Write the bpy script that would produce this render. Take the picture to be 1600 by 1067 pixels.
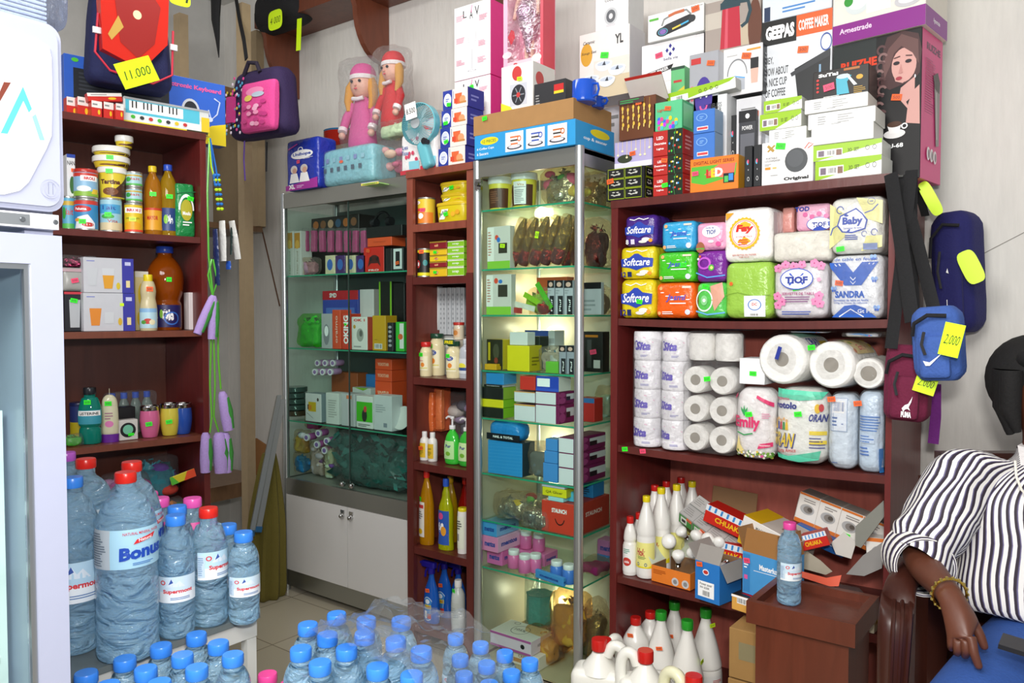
import bpy,math,random
from mathutils import Vector,Matrix,geometry,noise
random.seed(7)
PI = math.pi
for o in list(bpy.data.objects): bpy.data.objects.remove(o)
SC = bpy.context.scene
COL = SC.collection
FPX = 1230.0; YAW = math.radians(37.3); PITCH = math.radians(2.0); CH = 1.4
cam = bpy.data.objects.new('camera',bpy.data.cameras.new('camera')); COL.objects.link(cam)
cam.data.sensor_width = 36; cam.data.lens = FPX/1600*36; cam.data.clip_start = 0.05
cam.location = (0,0,CH); cam.rotation_euler = (PI/2-PITCH,0,YAW)
SC.camera = cam
SC.view_settings.view_transform = 'Standard'; SC.view_settings.look = 'None'
SC.view_settings.gamma = 1.0; SC.view_settings.exposure = 0.1
try: SC.view_settings.use_curve_mapping = False
except Exception: pass
W = bpy.data.worlds.new('world'); SC.world = W; W.use_nodes = True
W.node_tree.nodes['Background'].inputs[0].default_value = (0.86,0.93,1.0,1)
W.node_tree.nodes['Background'].inputs[1].default_value = 0.38
def area(name,loc,target,size,sy,power,col=(1,1,1)):
    l = bpy.data.lights.new(name,'AREA'); l.shape = 'RECTANGLE'; l.size = size; l.size_y = sy
    l.energy = power; l.color = col
    o = bpy.data.objects.new(name,l); COL.objects.link(o); o.location = loc
    o.rotation_euler = (Vector(target)-Vector(loc)).to_track_quat('-Z','Y').to_euler()
    return o
area('camera_flash',(0.05,0.02,1.62),(-1.6,2.1,1.15),0.14,0.09,24,(1,.97,.93))
area('overhead_area_light',(-0.5,-0.8,2.7),(-1.5,2.0,0.8),1.8,0.8,78,(1,.98,.95))  # unseen; lowered and enlarged behind the camera to add frontal fill
area('overhead_area_light',(-2.4,1.6,3.1),(-2.4,1.8,0.0),1.2,0.3,14,(1,.98,.95))
RC = Matrix.Rotation(YAW,3,'Z') @ Matrix.Rotation(PI/2-PITCH,3,'X')
def ray(px,py): return RC @ Vector(((px-800)/FPX,(533.5-py)/FPX,-1))
class Fr:
    def __init__(s,x,y,deg): s.o = Vector((x,y,0)); s.a = math.radians(deg); s.R = Matrix.Rotation(s.a,3,'Z'); s.Ri = s.R.inverted()
    def hit(s,px,py,y=0.0):
        d = s.Ri @ ray(px,py); o = s.Ri @ (Vector((0,0,CH))-s.o)
        t = (y-o.y)/d.y; p = o+d*t; return p.x,p.z
    def hz(s,px,py,z):
        d = s.Ri @ ray(px,py); o = s.Ri @ (Vector((0,0,CH))-s.o); t = (z-CH)/d.z; p = o+d*t; return p.x,p.y
    def w(s,x,y,z): return s.o + s.R @ Vector((x,y,z))
FB = Fr(0,0,0)                 # everything that faces away from the back wall
FL = Fr(-2.65,1.63,80.7)       # the tall rack on the left
FF = Fr(-1.27,0.54,90)         # the drinks fridge
def lin(c): return c/12.92 if c <= 0.04045 else ((c+0.055)/1.055)**2.4
def hx(h):
    h = h.lstrip('#')
    if len(h) == 3: h = ''.join(a*2 for a in h)
    return tuple(lin(int(h[i:i+2],16)/255) for i in (0,2,4))+(1,)
_M = {}
def M(h,kind='paper'):
    """procedural material of one colour; kind sets its surface"""
    k = (h,kind)
    if k in _M: return _M[k]
    m = bpy.data.materials.new(kind+'_'+h.lstrip('#')); m.use_nodes = True; _M[k] = m
    nt = m.node_tree; N = nt.nodes; L = nt.links; b = N['Principled BSDF']; c = hx(h)
    b.inputs['Base Color'].default_value = c
    def noise_(scale,detail=3,vec=None):
        n = N.new('ShaderNodeTexNoise'); n.inputs['Scale'].default_value = scale; n.inputs['Detail'].default_value = detail
        tc = N.new('ShaderNodeTexCoord');
        if vec:
            mp = N.new('ShaderNodeMapping'); mp.inputs['Scale'].default_value = vec; L.new(tc.outputs['Object'],mp.inputs[0]); L.new(mp.outputs[0],n.inputs['Vector'])
        else: L.new(tc.outputs['Object'],n.inputs['Vector'])
        return n
    def bump(n,s,d=.01):
        bp = N.new('ShaderNodeBump'); bp.inputs['Strength'].default_value = s; bp.inputs['Distance'].default_value = d
        L.new(n.outputs['Fac'],bp.inputs['Height']); L.new(bp.outputs[0],b.inputs['Normal'])
    def vary(n,a,bb):
        mx = N.new('ShaderNodeMix'); mx.data_type = 'RGBA'; mx.inputs[6].default_value = tuple(x*a for x in c[:3])+(1,)
        mx.inputs[7].default_value = tuple(min(1,x*bb) for x in c[:3])+(1,)
        L.new(n.outputs['Fac'],mx.inputs[0]); L.new(mx.outputs[2],b.inputs['Base Color'])
    R = b.inputs['Roughness']
    if kind == 'paper': R.default_value = .42; n = noise_(30); vary(n,.94,1.05)
    elif kind == 'matt': R.default_value = .8; n = noise_(25); vary(n,.9,1.08)
    elif kind == 'ink': R.default_value = .4
    elif kind == 'plastic': R.default_value = .28; n = noise_(18); bump(n,.08)
    elif kind == 'gloss': R.default_value = .12; n = noise_(14); bump(n,.05)
    elif kind == 'pack': R.default_value = .22; n = noise_(38,4); bump(n,.55,.012); vary(n,.93,1.06)
    elif kind == 'cloth': R.default_value = .85; n = noise_(160,2); bump(n,.4,.004); vary(n,.85,1.12)
    elif kind == 'tissue': R.default_value = .8; n = noise_(45,5); bump(n,.5,.01); vary(n,.95,1.03)
    elif kind == 'metal': R.default_value = .33; b.inputs['Metallic'].default_value = .85; n = noise_(9,3,(1,1,.06)); bump(n,.03)
    elif kind == 'chrome': R.default_value = .12; b.inputs['Metallic'].default_value = 1
    elif kind == 'wood':
        R.default_value = .34; n = noise_(7,6,(1,1,.12) if False else (3,3,.5)); n.inputs['Distortion'].default_value = 1.2; vary(n,.62,1.3); bump(n,.06)
    elif kind == 'water':
        R.default_value = .03; b.inputs['Transmission Weight'].default_value = .72; b.inputs['IOR'].default_value = 1.3; b.inputs['Specular IOR Level'].default_value = .9
        n = noise_(16,4,(1,1,2.2)); n.inputs['Distortion'].default_value = .8; bump(n,.8,.045)
    elif kind == 'liquid':
        R.default_value = .05; b.inputs['Transmission Weight'].default_value = .45; b.inputs['IOR'].default_value = 1.36
    elif kind in ('glass','film','clear'):
        for x in list(N): N.remove(x)
        out = N.new('ShaderNodeOutputMaterial'); tr = N.new('ShaderNodeBsdfTransparent'); tr.inputs[0].default_value = c
        gl = N.new('ShaderNodeBsdfGlossy'); gl.inputs['Roughness'].default_value = .03 if kind == 'glass' else .12
        mx = N.new('ShaderNodeMixShader'); fr = N.new('ShaderNodeLayerWeight'); fr.inputs[0].default_value = .12 if kind == 'glass' else .35
        mul = N.new('ShaderNodeMath'); mul.operation = 'MULTIPLY'; mul.inputs[1].default_value = {'glass': .35,'clear': .3,'film': .34}[kind]
        L.new(fr.outputs['Fresnel'],mul.inputs[0]); L.new(mul.outputs[0],mx.inputs[0])
        L.new(tr.outputs[0],mx.inputs[1]); L.new(gl.outputs[0],mx.inputs[2])
        if kind != 'glass':
            b = gl; n = noise_(38 if kind == 'film' else 12,5); n.inputs['Distortion'].default_value = 1.5
            bp = N.new('ShaderNodeBump'); bp.inputs['Strength'].default_value = 1.0; bp.inputs['Distance'].default_value = .03
            L.new(n.outputs['Fac'],bp.inputs['Height']); L.new(bp.outputs[0],gl.inputs['Normal']); L.new(bp.outputs[0],fr.inputs['Normal'])
        if kind == 'film':
            df = N.new('ShaderNodeBsdfDiffuse'); m2 = N.new('ShaderNodeMixShader'); m2.inputs[0].default_value = .05
            L.new(mx.outputs[0],m2.inputs[1]); L.new(df.outputs[0],m2.inputs[2]); L.new(m2.outputs[0],out.inputs[0])
        else: L.new(mx.outputs[0],out.inputs[0])
    elif kind == 'foil':
        R.default_value = .16; b.inputs['Metallic'].default_value = .75; n = noise_(22,4); bump(n,1,.03); vary(n,.5,1.5)
    elif kind == 'skin': R.default_value = .45; n = noise_(60,4); vary(n,.85,1.12); bump(n,.12,.004)
    elif kind == 'glow':
        b.inputs['Emission Color'].default_value = c; b.inputs['Emission Strength'].default_value = 9
    return m
_T = {}
def glyphs(s,bold=0.0):
    """outline of a word as points and faces, in a box 0..w by 0..1"""
    k = (s,bold)
    if k in _T: return _T[k]
    cu = bpy.data.curves.new('t','FONT'); cu.body = s; cu.offset = bold; cu.resolution_u = 2; cu.fill_mode = 'BOTH' if False else 'FRONT'
    o = bpy.data.objects.new('t',cu); me = bpy.data.meshes.new_from_object(o)
    vs = [v.co.copy() for v in me.vertices]; fs = [tuple(p.vertices) for p in me.polygons]
    bpy.data.objects.remove(o); bpy.data.curves.remove(cu); bpy.data.meshes.remove(me)
    if not vs: _T[k] = ([],[],1); return _T[k]
    x0 = min(v.x for v in vs); y0 = min(v.y for v in vs); H = max(v.y for v in vs)-y0; Wd = max(v.x for v in vs)-x0
    _T[k] = ([((v.x-x0)/H,(v.y-y0)/H) for v in vs],fs,Wd/H); return _T[k]
class MB:
    def __init__(s): s.v = []; s.f = []; s.m = []; s.s = []; s.mats = []
    def add(s,vs,fs,mat,smooth=False,T=None):
        if mat not in s.mats: s.mats.append(mat)
        mi = s.mats.index(mat); b = len(s.v)
        s.v += [tuple(T @ Vector(v)) for v in vs] if T else [tuple(v) for v in vs]
        s.f += [tuple(i+b for i in f) for f in fs]; s.m += [mi]*len(fs); s.s += [smooth]*len(fs); return s
    def box(s,x0,x1,y0,y1,z0,z1,mat,T=None):
        vs = [(x,y,z) for z in (z0,z1) for y in (y0,y1) for x in (x0,x1)]
        return s.add(vs,[(0,2,3,1),(4,5,7,6),(0,1,5,4),(2,6,7,3),(0,4,6,2),(1,3,7,5)],mat,False,T)
    def quad(s,a,b,c,d,mat): return s.add([a,b,c,d],[(0,1,2,3)],mat)
    def lathe(s,prof,mat,seg=24,c=(0,0,0),T=None,sq=0,lobes=0,la=0):
        vs = []; fs = []; n = len(prof)
        for r,z in prof:
            for i in range(seg):
                a = 2*PI*i/seg; k = r
                if sq: k = r/((abs(math.cos(a))**sq+abs(math.sin(a))**sq)**(1/sq))
                if lobes: k *= 1+la*math.cos(lobes*a)
                vs.append((c[0]+k*math.cos(a),c[1]+k*math.sin(a),c[2]+z))
        for j in range(n-1):
            for i in range(seg):
                i2 = (i+1) % seg; fs.append((j*seg+i,j*seg+i2,(j+1)*seg+i2,(j+1)*seg+i))
        if prof[0][0] > 1e-5: fs.append(tuple(range(seg))[::-1])
        if prof[-1][0] > 1e-5: fs.append(tuple((n-1)*seg+i for i in range(seg)))
        return s.add(vs,fs,mat,True,T)
    def tube(s,pts,r,mat,seg=8,flat=1.0,T=None):
        P = [Vector(p) for p in pts]; vs = []; fs = []; n = len(P); u = None
        for i,p in enumerate(P):
            t = (P[min(i+1,n-1)]-P[max(i-1,0)]).normalized()
            if u is None:
                u = t.orthogonal().normalized() if abs(t.z) > .9 or True else None
                if flat != 1.0: u = Vector((1,0,0)) if abs(t.x) < .8 else Vector((0,0,1))
            u = (u-t*u.dot(t)).normalized(); w = t.cross(u)
            rr = r[i] if isinstance(r,(list,tuple)) else r
            for k in range(seg):
                a = 2*PI*k/seg; vs.append(p+u*(rr*math.cos(a))+w*(rr*flat*math.sin(a)))
        for i in range(n-1):
            for k in range(seg):
                k2 = (k+1) % seg; fs.append((i*seg+k,i*seg+k2,(i+1)*seg+k2,(i+1)*seg+k))
        fs.append(tuple(range(seg))[::-1]); fs.append(tuple((n-1)*seg+i for i in range(seg)))
        return s.add(vs,fs,mat,seg > 4,T)
    def prism(s,pts,y0,y1,mat,T=None):
        """outline (x,z) extruded along y"""
        n = len(pts); vs = [(x,y0,z) for x,z in pts]+[(x,y1,z) for x,z in pts]
        fs = [(i,(i+1) % n,n+(i+1) % n,n+i) for i in range(n)]
        tri = geometry.tessellate_polygon([[Vector((x,z,0)) for x,z in pts]])
        fs += [tuple(t) for t in tri]+[tuple(n+i for i in t)[::-1] for t in tri]
        return s.add(vs,fs,mat,False,T)
    def blob(s,w,d,h,mat,n=10,rnd=.35,bulge=0,wr=0,seed=0,c=(0,0,0),T=None,taper=0,q=2.6,hold=True):
        """rounded cushion or lump: base centre at c, front at c.y; rnd = corner rounding as a share of the half size, wr = wrinkle depth"""
        vs = []; idx = {}; fs = []
        def pt(i,j,k):
            key = (i,j,k)
            if key in idx: return idx[key]
            a = Vector((2*i/n-1,2*j/n-1,2*k/n-1)); hs = Vector((w/2,d/2,h/2)); R = rnd*min(hs)
            a = Vector([math.copysign(1-(1-abs(x))**1.5,x) for x in a])
            p = Vector([a[e]*hs[e] for e in range(3)]); inn = Vector([max(-hs[e]+R,min(hs[e]-R,p[e])) for e in range(3)])
            dv = p-inn
            if dv.length > 1e-9: p = inn+dv.normalized()*min(R,dv.length if dv.length < R else R)
            if bulge:
                A = max(0,1-abs(a.x)**q); C = max(0,1-abs(a.z)**q); B = max(0,1-abs(a.y)**q)
                p.y += a.y*bulge*A*C; p.x += a.x*bulge*.5*B*C; p.z += a.z*bulge*.5*A*B
            if taper: p.x *= 1-taper*(a.z+1)/2
            if wr:
                nn = noise.noise_vector(Vector((p.x,p.y,p.z))*(22 if wr < .01 else 14)+Vector((seed*3.1,seed,0))); p += nn*wr*(.7 if wr >= .006 else 1)
                if wr >= .006: p += noise.noise_vector(Vector((p.x,p.y,p.z))*42+Vector((seed,0,0)))*wr*.45
            if hold: p.x = max(-w/2,min(w/2,p.x)); p.z = max(-h/2,min(h/2,p.z)); p.y = min(d/2,p.y)
            idx[key] = len(vs); vs.append((p.x+c[0],p.y+c[1]+d/2,p.z+c[2]+h/2)); return idx[key]
        for i in range(n):
            for j in range(n):
                fs.append((pt(i,j,0),pt(i,j+1,0),pt(i+1,j+1,0),pt(i+1,j,0))); fs.append((pt(i,j,n),pt(i+1,j,n),pt(i+1,j+1,n),pt(i,j+1,n)))
                fs.append((pt(i,0,j),pt(i+1,0,j),pt(i+1,0,j+1),pt(i,0,j+1))); fs.append((pt(i,n,j),pt(i,n,j+1),pt(i+1,n,j+1),pt(i+1,n,j)))
                fs.append((pt(0,i,j),pt(0,i,j+1),pt(0,i+1,j+1),pt(0,i+1,j))); fs.append((pt(n,i,j),pt(n,i+1,j),pt(n,i+1,j+1),pt(n,i,j+1)))
        return s.add(vs,fs,mat,True,T)
    def ball(s,c,r,mat,sx=1,sy=1,sz=1,seg=14,T=None):
        n = seg//2; prof = [(math.sin(PI*i/n)*1,-math.cos(PI*i/n)) for i in range(n+1)]
        S_ = Matrix.Translation(c) @ Matrix.Diagonal((r*sx,r*sy,r*sz,1)); prof = [(max(a,1e-6) if 0 < i < n else 1e-6,b) for i,(a,b) in enumerate(prof)]
        return s.lathe(prof,mat,seg,T=(T @ S_) if T else S_)
    def obj(s,name,parent=None,loc=None,rz=0,rx=0,ry=0,sharp=40):
        me = bpy.data.meshes.new(name); me.from_pydata(s.v,[],s.f)
        for m in s.mats: me.materials.append(m)
        me.polygons.foreach_set('material_index',s.m); me.polygons.foreach_set('use_smooth',s.s); me.update()
        if any(s.s): me.set_sharp_from_angle(angle=math.radians(sharp))
        o = bpy.data.objects.new(name,me); COL.objects.link(o)
        if parent is not None: o.parent = parent
        if loc is not None: o.location = loc
        o.rotation_euler = (rx,ry,rz); return o
class Cv:
    """a printable face: fn(u,v,h) gives the point at u,v (0..1, left-right, bottom-top) raised h off the surface"""
    def __init__(s,mb,fn,w,h,n=1,m=1,k0=.0002,dk=.00012): s.mb = mb; s.fn = fn; s.w = w; s.h = h; s.n = n; s.m = m; s.k = k0; s.dk = dk
    def _up(s): s.k += s.dk; return s.k
    def rect(s,u0,v0,u1,v1,c):
        k = s._up(); n = max(1,round(s.n*abs(u1-u0)+.49)) if s.n > 1 else 1; m = max(1,round(s.m*abs(v1-v0)+.49)) if s.m > 1 else 1
        vs = [s.fn(u0+(u1-u0)*i/n,v0+(v1-v0)*j/m,k) for j in range(m+1) for i in range(n+1)]
        fs = [(j*(n+1)+i,j*(n+1)+i+1,(j+1)*(n+1)+i+1,(j+1)*(n+1)+i) for j in range(m) for i in range(n)]
        s.mb.add(vs,fs,c,s.n > 1); return s
    def ell(s,u,v,ru,rv,c,seg=22,a0=0,a1=360,inner=0):
        k = s._up(); A = [math.radians(a0+(a1-a0)*i/seg) for i in range(seg+1)]
        out = [s.fn(u+ru*math.cos(a),v+rv*math.sin(a),k) for a in A]
        if inner:
            inn = [s.fn(u+ru*inner*math.cos(a),v+rv*inner*math.sin(a),k) for a in A]; n = seg+1
            s.mb.add(out+inn,[(i,i+1,n+i+1,n+i) for i in range(seg)],c,s.n > 1)
        else:
            P = [(u+ru*math.cos(a),v+rv*math.sin(a)) for a in A]; s._tris([(P[i],P[i+1],(u,v)) for i in range(seg)],c,k)
        return s
    def _tris(s,T_,c,k):
        if s.n <= 1: out = T_
        else:
            out = []; st = list(T_); lim = 1.6/s.n
            while st:
                t = st.pop(); e = [abs(t[i][0]-t[(i+1) % 3][0]) for i in range(3)]; i = e.index(max(e))
                if e[i] <= lim: out.append(t); continue
                a,b,d = t[i],t[(i+1) % 3],t[(i+2) % 3]; m_ = ((a[0]+b[0])/2,(a[1]+b[1])/2); st += [(a,m_,d),(m_,b,d)]
        s.mb.add([s.fn(x,z,k) for t in out for x,z in t],[(3*i,3*i+1,3*i+2) for i in range(len(out))],c,s.n > 1)
    def disc(s,u,v,r,c,**k): return s.ell(u,v,r/s.w,r/s.h,c,**k)
    def poly(s,pts,c):
        k = s._up(); tri = geometry.tessellate_polygon([[Vector((x*s.w,z*s.h,0)) for x,z in pts]])
        s._tris([tuple(tuple(pts[i]) for i in t) for t in tri],c,k); return s
    def line(s,pts,wd,c):
        k = s._up(); P = [Vector((x*s.w,z*s.h)) for x,z in pts]; L_ = []; R_ = []
        for i,p in enumerate(P):
            t = (P[min(i+1,len(P)-1)]-P[max(i-1,0)]); t = t.normalized() if t.length else Vector((1,0)); nn = Vector((-t.y,t.x))*wd/2
            L_.append(p+nn); R_.append(p-nn)
        f = lambda q: s.fn(q.x/s.w,q.y/s.h,k); n = len(P)
        s.mb.add([f(q) for q in L_]+[f(q) for q in R_],[(n+i,n+i+1,i+1,i) for i in range(n-1)],c); return s
    def text(s,t,u,v,hh,c,ww=None,bold=.01,sh=0,rot=0,al='C',arc=0):
        """hh = height as a share of the face; ww = width share (else natural)"""
        pts,fs,asp = glyphs(t,bold)
        if not pts: return s
        k = s._up(); q = abs(rot) == 90; H = hh*(s.w if q else s.h); Wd = ww*(s.h if q else s.w) if ww else asp*H; cr,sr = math.cos(math.radians(rot)),math.sin(math.radians(rot))
        off = {'C': .5,'L': 0,'R': 1}[al]; vs = []
        for x,y in pts:
            a = (x/asp-off)*Wd+sh*(y-.5)*H; b = (y-.5)*H + arc*H*(1-(2*x/asp-1)**2)
            vs.append(s.fn(u+(a*cr-b*sr)/s.w,v+(a*sr+b*cr)/s.h,k))
        s.mb.add(vs,fs,c); return s
    def lines(s,u0,v0,u1,v1,n,c,seed=1,fill=.45):
        rr = random.Random(seed)
        for i in range(n):
            a = v0+(v1-v0)*(i+.25)/n; s.rect(u0,a,u0+(u1-u0)*rr.uniform(.6,1),a+(v1-v0)/n*fill,c)
        return s
    def bars(s,u0,v0,u1,v1,c=None):
        s.rect(u0,v0,u1,v1,M('#f4f4f2','ink')); n = 9; rr = random.Random(3)
        for i in range(n):
            a = u0+(u1-u0)*(i+.6)/(n+.6); s.rect(a,v0+(v1-v0)*.15,a+(u1-u0)/n*rr.uniform(.25,.6),v1-(v1-v0)*.1,c or M('#222222','ink'))
        return s
def plane_cv(mb,o,u,v,n,**k):
    o,u,v,n = Vector(o),Vector(u),Vector(v),Vector(n).normalized()
    return Cv(mb,lambda a,b,h: o+u*a+v*b+n*h,u.length,v.length,**k)
def cyl_cv(mb,r,z0,z1,a0,a1,c=(0,0),rf=None,**k):
    """label round a bottle; a in degrees, 270 = towards the shopper (-y)"""
    def fn(u,v,h):
        a = math.radians(a0+(a1-a0)*u); R = (rf(v) if rf else r)+h+.0006; return Vector((c[0]+R*math.cos(a),c[1]+R*math.sin(a),z0+(z1-z0)*v))
    return Cv(mb,fn,math.radians(abs(a1-a0))*r,z1-z0,n=max(6,int(abs(a1-a0)/12)),m=1,**k)
def tag(o,label,cat,group=None,kind=None):
    if label: o['label'] = label
    if cat: o['category'] = cat
    if group: o['group'] = group
    if kind: o['kind'] = kind
    return o
def empty(name,loc=(0,0,0),rz=0,rx=0,ry=0):
    o = bpy.data.objects.new(name,None); o.empty_display_size = .03; COL.objects.link(o); o.location = loc; o.rotation_euler = (rx,ry,rz); return o
def thing(name,label,cat,loc=(0,0,0),rz=0,group=None,rx=0,ry=0): return tag(empty(name,loc,rz,rx,ry),label,cat,group)
def dup(root,loc,rz=None,label=None,group=None,rot=None,scale=None):
    r = root.copy(); COL.objects.link(r); r.location = loc
    if rz is not None: r.rotation_euler = (0,0,rz)
    if rot is not None: r.rotation_euler = rot
    if scale: r.scale = (scale,)*3 if not isinstance(scale,tuple) else scale
    if label: r['label'] = label
    if group: r['group'] = group
    for ch in list(root.children):
        c = ch.copy(); COL.objects.link(c); c.parent = r
        for g in list(ch.children):
            d = g.copy(); COL.objects.link(d); d.parent = c
    return r
def struct(name,mb,parent=None,**k):
    o = mb.obj(name,parent,**k)
    if parent is None: o['kind'] = 'structure'
    return o
GREEN,ORNG,PINKS,YELS = '#35ff2a','#ff6a2c','#ff4f78','#d6ff1e'
def sticker(parent,x,z,col=GREEN,y=0,w=.022,h=.015,rot=8,digits='500',T=None,depth=.0035):
    """small neon price sticker on the front (plane y) of a thing"""
    mb = MB(); a = math.radians(rot); mb.box(-w/2,w/2,-.0006,.0,-h/2,h/2,M(col,'ink'))
    cv = plane_cv(mb,(-w/2,-.0006,-h/2),(w,0,0),(0,0,h),(0,-1,0)); cv.text(digits,.5,.5,.5,M('#444444','ink'),bold=0)
    o = mb.obj('price_sticker',parent,loc=(x,y-depth,z),ry=-a); return o
# ============================================================ the room
SC.render.film_transparent = False
try:
    SC.cycles.transparent_max_bounces = 24; SC.cycles.max_bounces = 10; SC.cycles.transmission_bounces = 8
    SC.cycles.sample_clamp_indirect = 4
except Exception: pass
def wallmat(name,col,streak):
    m = bpy.data.materials.new(name); m.use_nodes = True; nt = m.node_tree; N = nt.nodes; L = nt.links; b = N['Principled BSDF']
    c = hx(col); b.inputs['Roughness'].default_value = .75
    tc = N.new('ShaderNodeTexCoord'); mp = N.new('ShaderNodeMapping'); mp.inputs['Scale'].default_value = (60,60,9) if streak else (14,14,14)
    n = N.new('ShaderNodeTexNoise'); n.inputs['Scale'].default_value = 1; n.inputs['Detail'].default_value = 5
    L.new(tc.outputs['Object'],mp.inputs[0]); L.new(mp.outputs[0],n.inputs['Vector'])
    n2 = N.new('ShaderNodeTexNoise'); n2.inputs['Scale'].default_value = 1.4; n2.inputs['Detail'].default_value = 5; L.new(tc.outputs['Object'],n2.inputs['Vector'])
    mx = N.new('ShaderNodeMix'); mx.data_type = 'RGBA'; mx.inputs[6].default_value = tuple(x*.8 for x in c[:3])+(1,); mx.inputs[7].default_value = tuple(min(1,x*1.12) for x in c[:3])+(1,)
    ad = N.new('ShaderNodeMath'); ad.operation = 'ADD'; hf = N.new('ShaderNodeMath'); hf.operation = 'MULTIPLY'; hf.inputs[1].default_value = .5
    L.new(n.outputs['Fac'],ad.inputs[0]); L.new(n2.outputs['Fac'],ad.inputs[1]); L.new(ad.outputs[0],hf.inputs[0]); L.new(hf.outputs[0],mx.inputs[0])
    L.new(mx.outputs[2],b.inputs['Base Color'])
    bp = N.new('ShaderNodeBump'); bp.inputs['Strength'].default_value = .35; bp.inputs['Distance'].default_value = .006; L.new(n.outputs['Fac'],bp.inputs['Height']); L.new(bp.outputs[0],b.inputs['Normal'])
    return m
PLASTER = wallmat('grey_white_plaster','#d2d1cd',False); PAPERW = wallmat('ribbed_wall_paint','#dedbd5',True)
WY = 2.84
def tilemat():
    m = bpy.data.materials.new('floor_tiles'); m.use_nodes = True; nt = m.node_tree; N = nt.nodes; L = nt.links; b = N['Principled BSDF']
    tc = N.new('ShaderNodeTexCoord'); br = N.new('ShaderNodeTexBrick'); br.offset = 0; br.inputs['Scale'].default_value = 1
    br.inputs['Brick Width'].default_value = .4; br.inputs['Row Height'].default_value = .4; br.inputs['Mortar Size'].default_value = .0028
    br.inputs['Color1'].default_value = hx('#b9b19d'); br.inputs['Color2'].default_value = hx('#b0a894'); br.inputs['Mortar'].default_value = hx('#857d6c')
    L.new(tc.outputs['Object'],br.inputs['Vector']); L.new(br.outputs['Color'],b.inputs['Base Color']); b.inputs['Roughness'].default_value = .25
    return m
mb = MB(); mb.box(-5,2.2,-2.5,3,-.05,0,tilemat()); struct('floor',mb)
mb = MB(); mb.box(-5,2.2,-2.5,3,3.3,3.35,PLASTER); struct('ceiling',mb)
mb = MB(); mb.box(-5,2.2,WY,WY+.1,0,3.3,PAPERW); struct('wall_back',mb)
mb = MB(); mb.box(-4.5,-4.4,-2.5,WY,0,3.3,PLASTER); struct('wall_left',mb)
mb = MB(); mb.tube([(-.42,WY-.001,1.53),(-.3,WY-.001,1.6),(-.12,WY-.001,1.7),(.1,WY-.001,1.82)],.0012,M('#77736c','matt'),4); struct('wall_crack',mb)   # hairline crack
WOOD,WOODD,WOODL = M('#5f2823','wood'),M('#4a1a18','wood'),M('#8c4a3a','wood')
RED = M('#6a2422','wood'); REDB = M('#bd675a','wood')
ALU = M('#c4c8c8','metal'); ALUG = M('#a5a6a0','metal')
GLASS = M('#f2fbf8','glass'); GEDGE = M('#2f9e78','gloss')
def level(mb,x0,x1,y0,y1,z,mat,t=.024): mb.box(x0,x1,y0,y1,z-t,z,mat)
BX0,BX1,BY,BD = -1.385,-.483,2.385,.43; BT = 1.79
bk = thing('bookcase','tall maroon wooden bookcase full of tissue packs against the back wall','bookcase',((BX0+BX1)/2,BY,0)); bxc = (BX0+BX1)/2; hw = (BX1-BX0)/2
for sx in (-1,1):
    mb = MB(); a,b = (-hw,-hw+.026) if sx < 0 else (hw-.016,hw); mb.box(a,b,0,BD,0,BT-.026,RED)
    mb.obj('side_panel',bk)
mb = MB(); mb.box(-hw,hw,-.004,BD,BT-.026,BT,WOOD); mb.obj('top_panel',bk)
mb = MB(); mb.box(-hw+.027,hw-.017,BD-.012,BD,.05,BT-.027,REDB); mb.obj('back_panel',bk,loc=(0,0,0))
SH_B = [1.385,.945,.485,.075]
for z in SH_B:
    mb = MB(); n = 12
    vs = []; fs = []
    sag = .008 if z in (.945,1.385) else .003
    for i in range(n+1):
        x = -hw+.0265+(2*hw-.043)*i/n; s_ = -sag*(1-(2*i/n-1)**2); vs += [(x,.006,z+s_),(x,BD-.013,z+s_),(x,BD-.013,z+s_-.024),(x,.006,z+s_-.024)]
    for i in range(n):
        for k in range(4): fs.append((i*4+k,i*4+(k+1) % 4,i*4+4+(k+1) % 4,i*4+4+k))
    fs += [(0,3,2,1),(n*4,n*4+1,n*4+2,n*4+3)]
    mb.add(vs,[f[::-1] for f in fs],WOOD); mb.obj('shelf',bk)
for px_,pc in ((975,GREEN),(1003,PINKS)):
    x,z = FB.hit(px_,697 if px_ < 990 else 701,BY); sticker(bk,x-bxc,.933,pc,y=.006,depth=.0)
TX0,TX1,TY,TD,TT = -1.895,-1.425,2.25,.42,1.965
tw = thing('display_tower','tall narrow aluminium and glass showcase lit from inside','display cabinet',((TX0+TX1)/2,TY,0)); txc = (TX0+TX1)/2; tw2 = (TX1-TX0)/2
for x in (-tw2+.012,tw2-.012):
    for y in (.012,TD-.012):
        mb = MB(); mb.lathe([(.0165,0),(.0165,TT)],ALU,16,(x,y,0)); mb.obj('post',tw)
mb = MB(); mb.box(-tw2+.02,tw2-.02,.002,.014,TT-.062,TT-.002,ALUG); mb.box(tw2-.02,tw2-.01,.02,TD-.02,TT-.062,TT-.002,ALUG); mb.box(-tw2+.01,-tw2+.02,.02,TD-.02,TT-.062,TT-.002,ALUG)
mb.box(-tw2+.01,tw2-.01,.014,TD-.01,TT-.02,TT-.004,M('#d8c9a6','paper')); mb.obj('top_frame',tw)
mb = MB(); mb.box(-tw2+.02,tw2-.02,TD-.022,TD-.012,.06,TT-.06,M('#c8c4b4','paper')); mb.obj('back_panel',tw)
mb = MB(); mb.box(-tw2+.02,tw2-.02,.004,TD-.02,.08,.1,M('#b8a888','paper')); mb.box(-tw2+.02,tw2-.02,.002,.012,.02,.1,ALUG); mb.obj('base_panel',tw)
SH_T = [1.735,1.495,1.31,1.105,.945,.79,.635,.46]
SH_T = [FB.hit(752,p,2.27)[1] for p in (329,421,492,578,652,738,811,884)]
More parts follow.
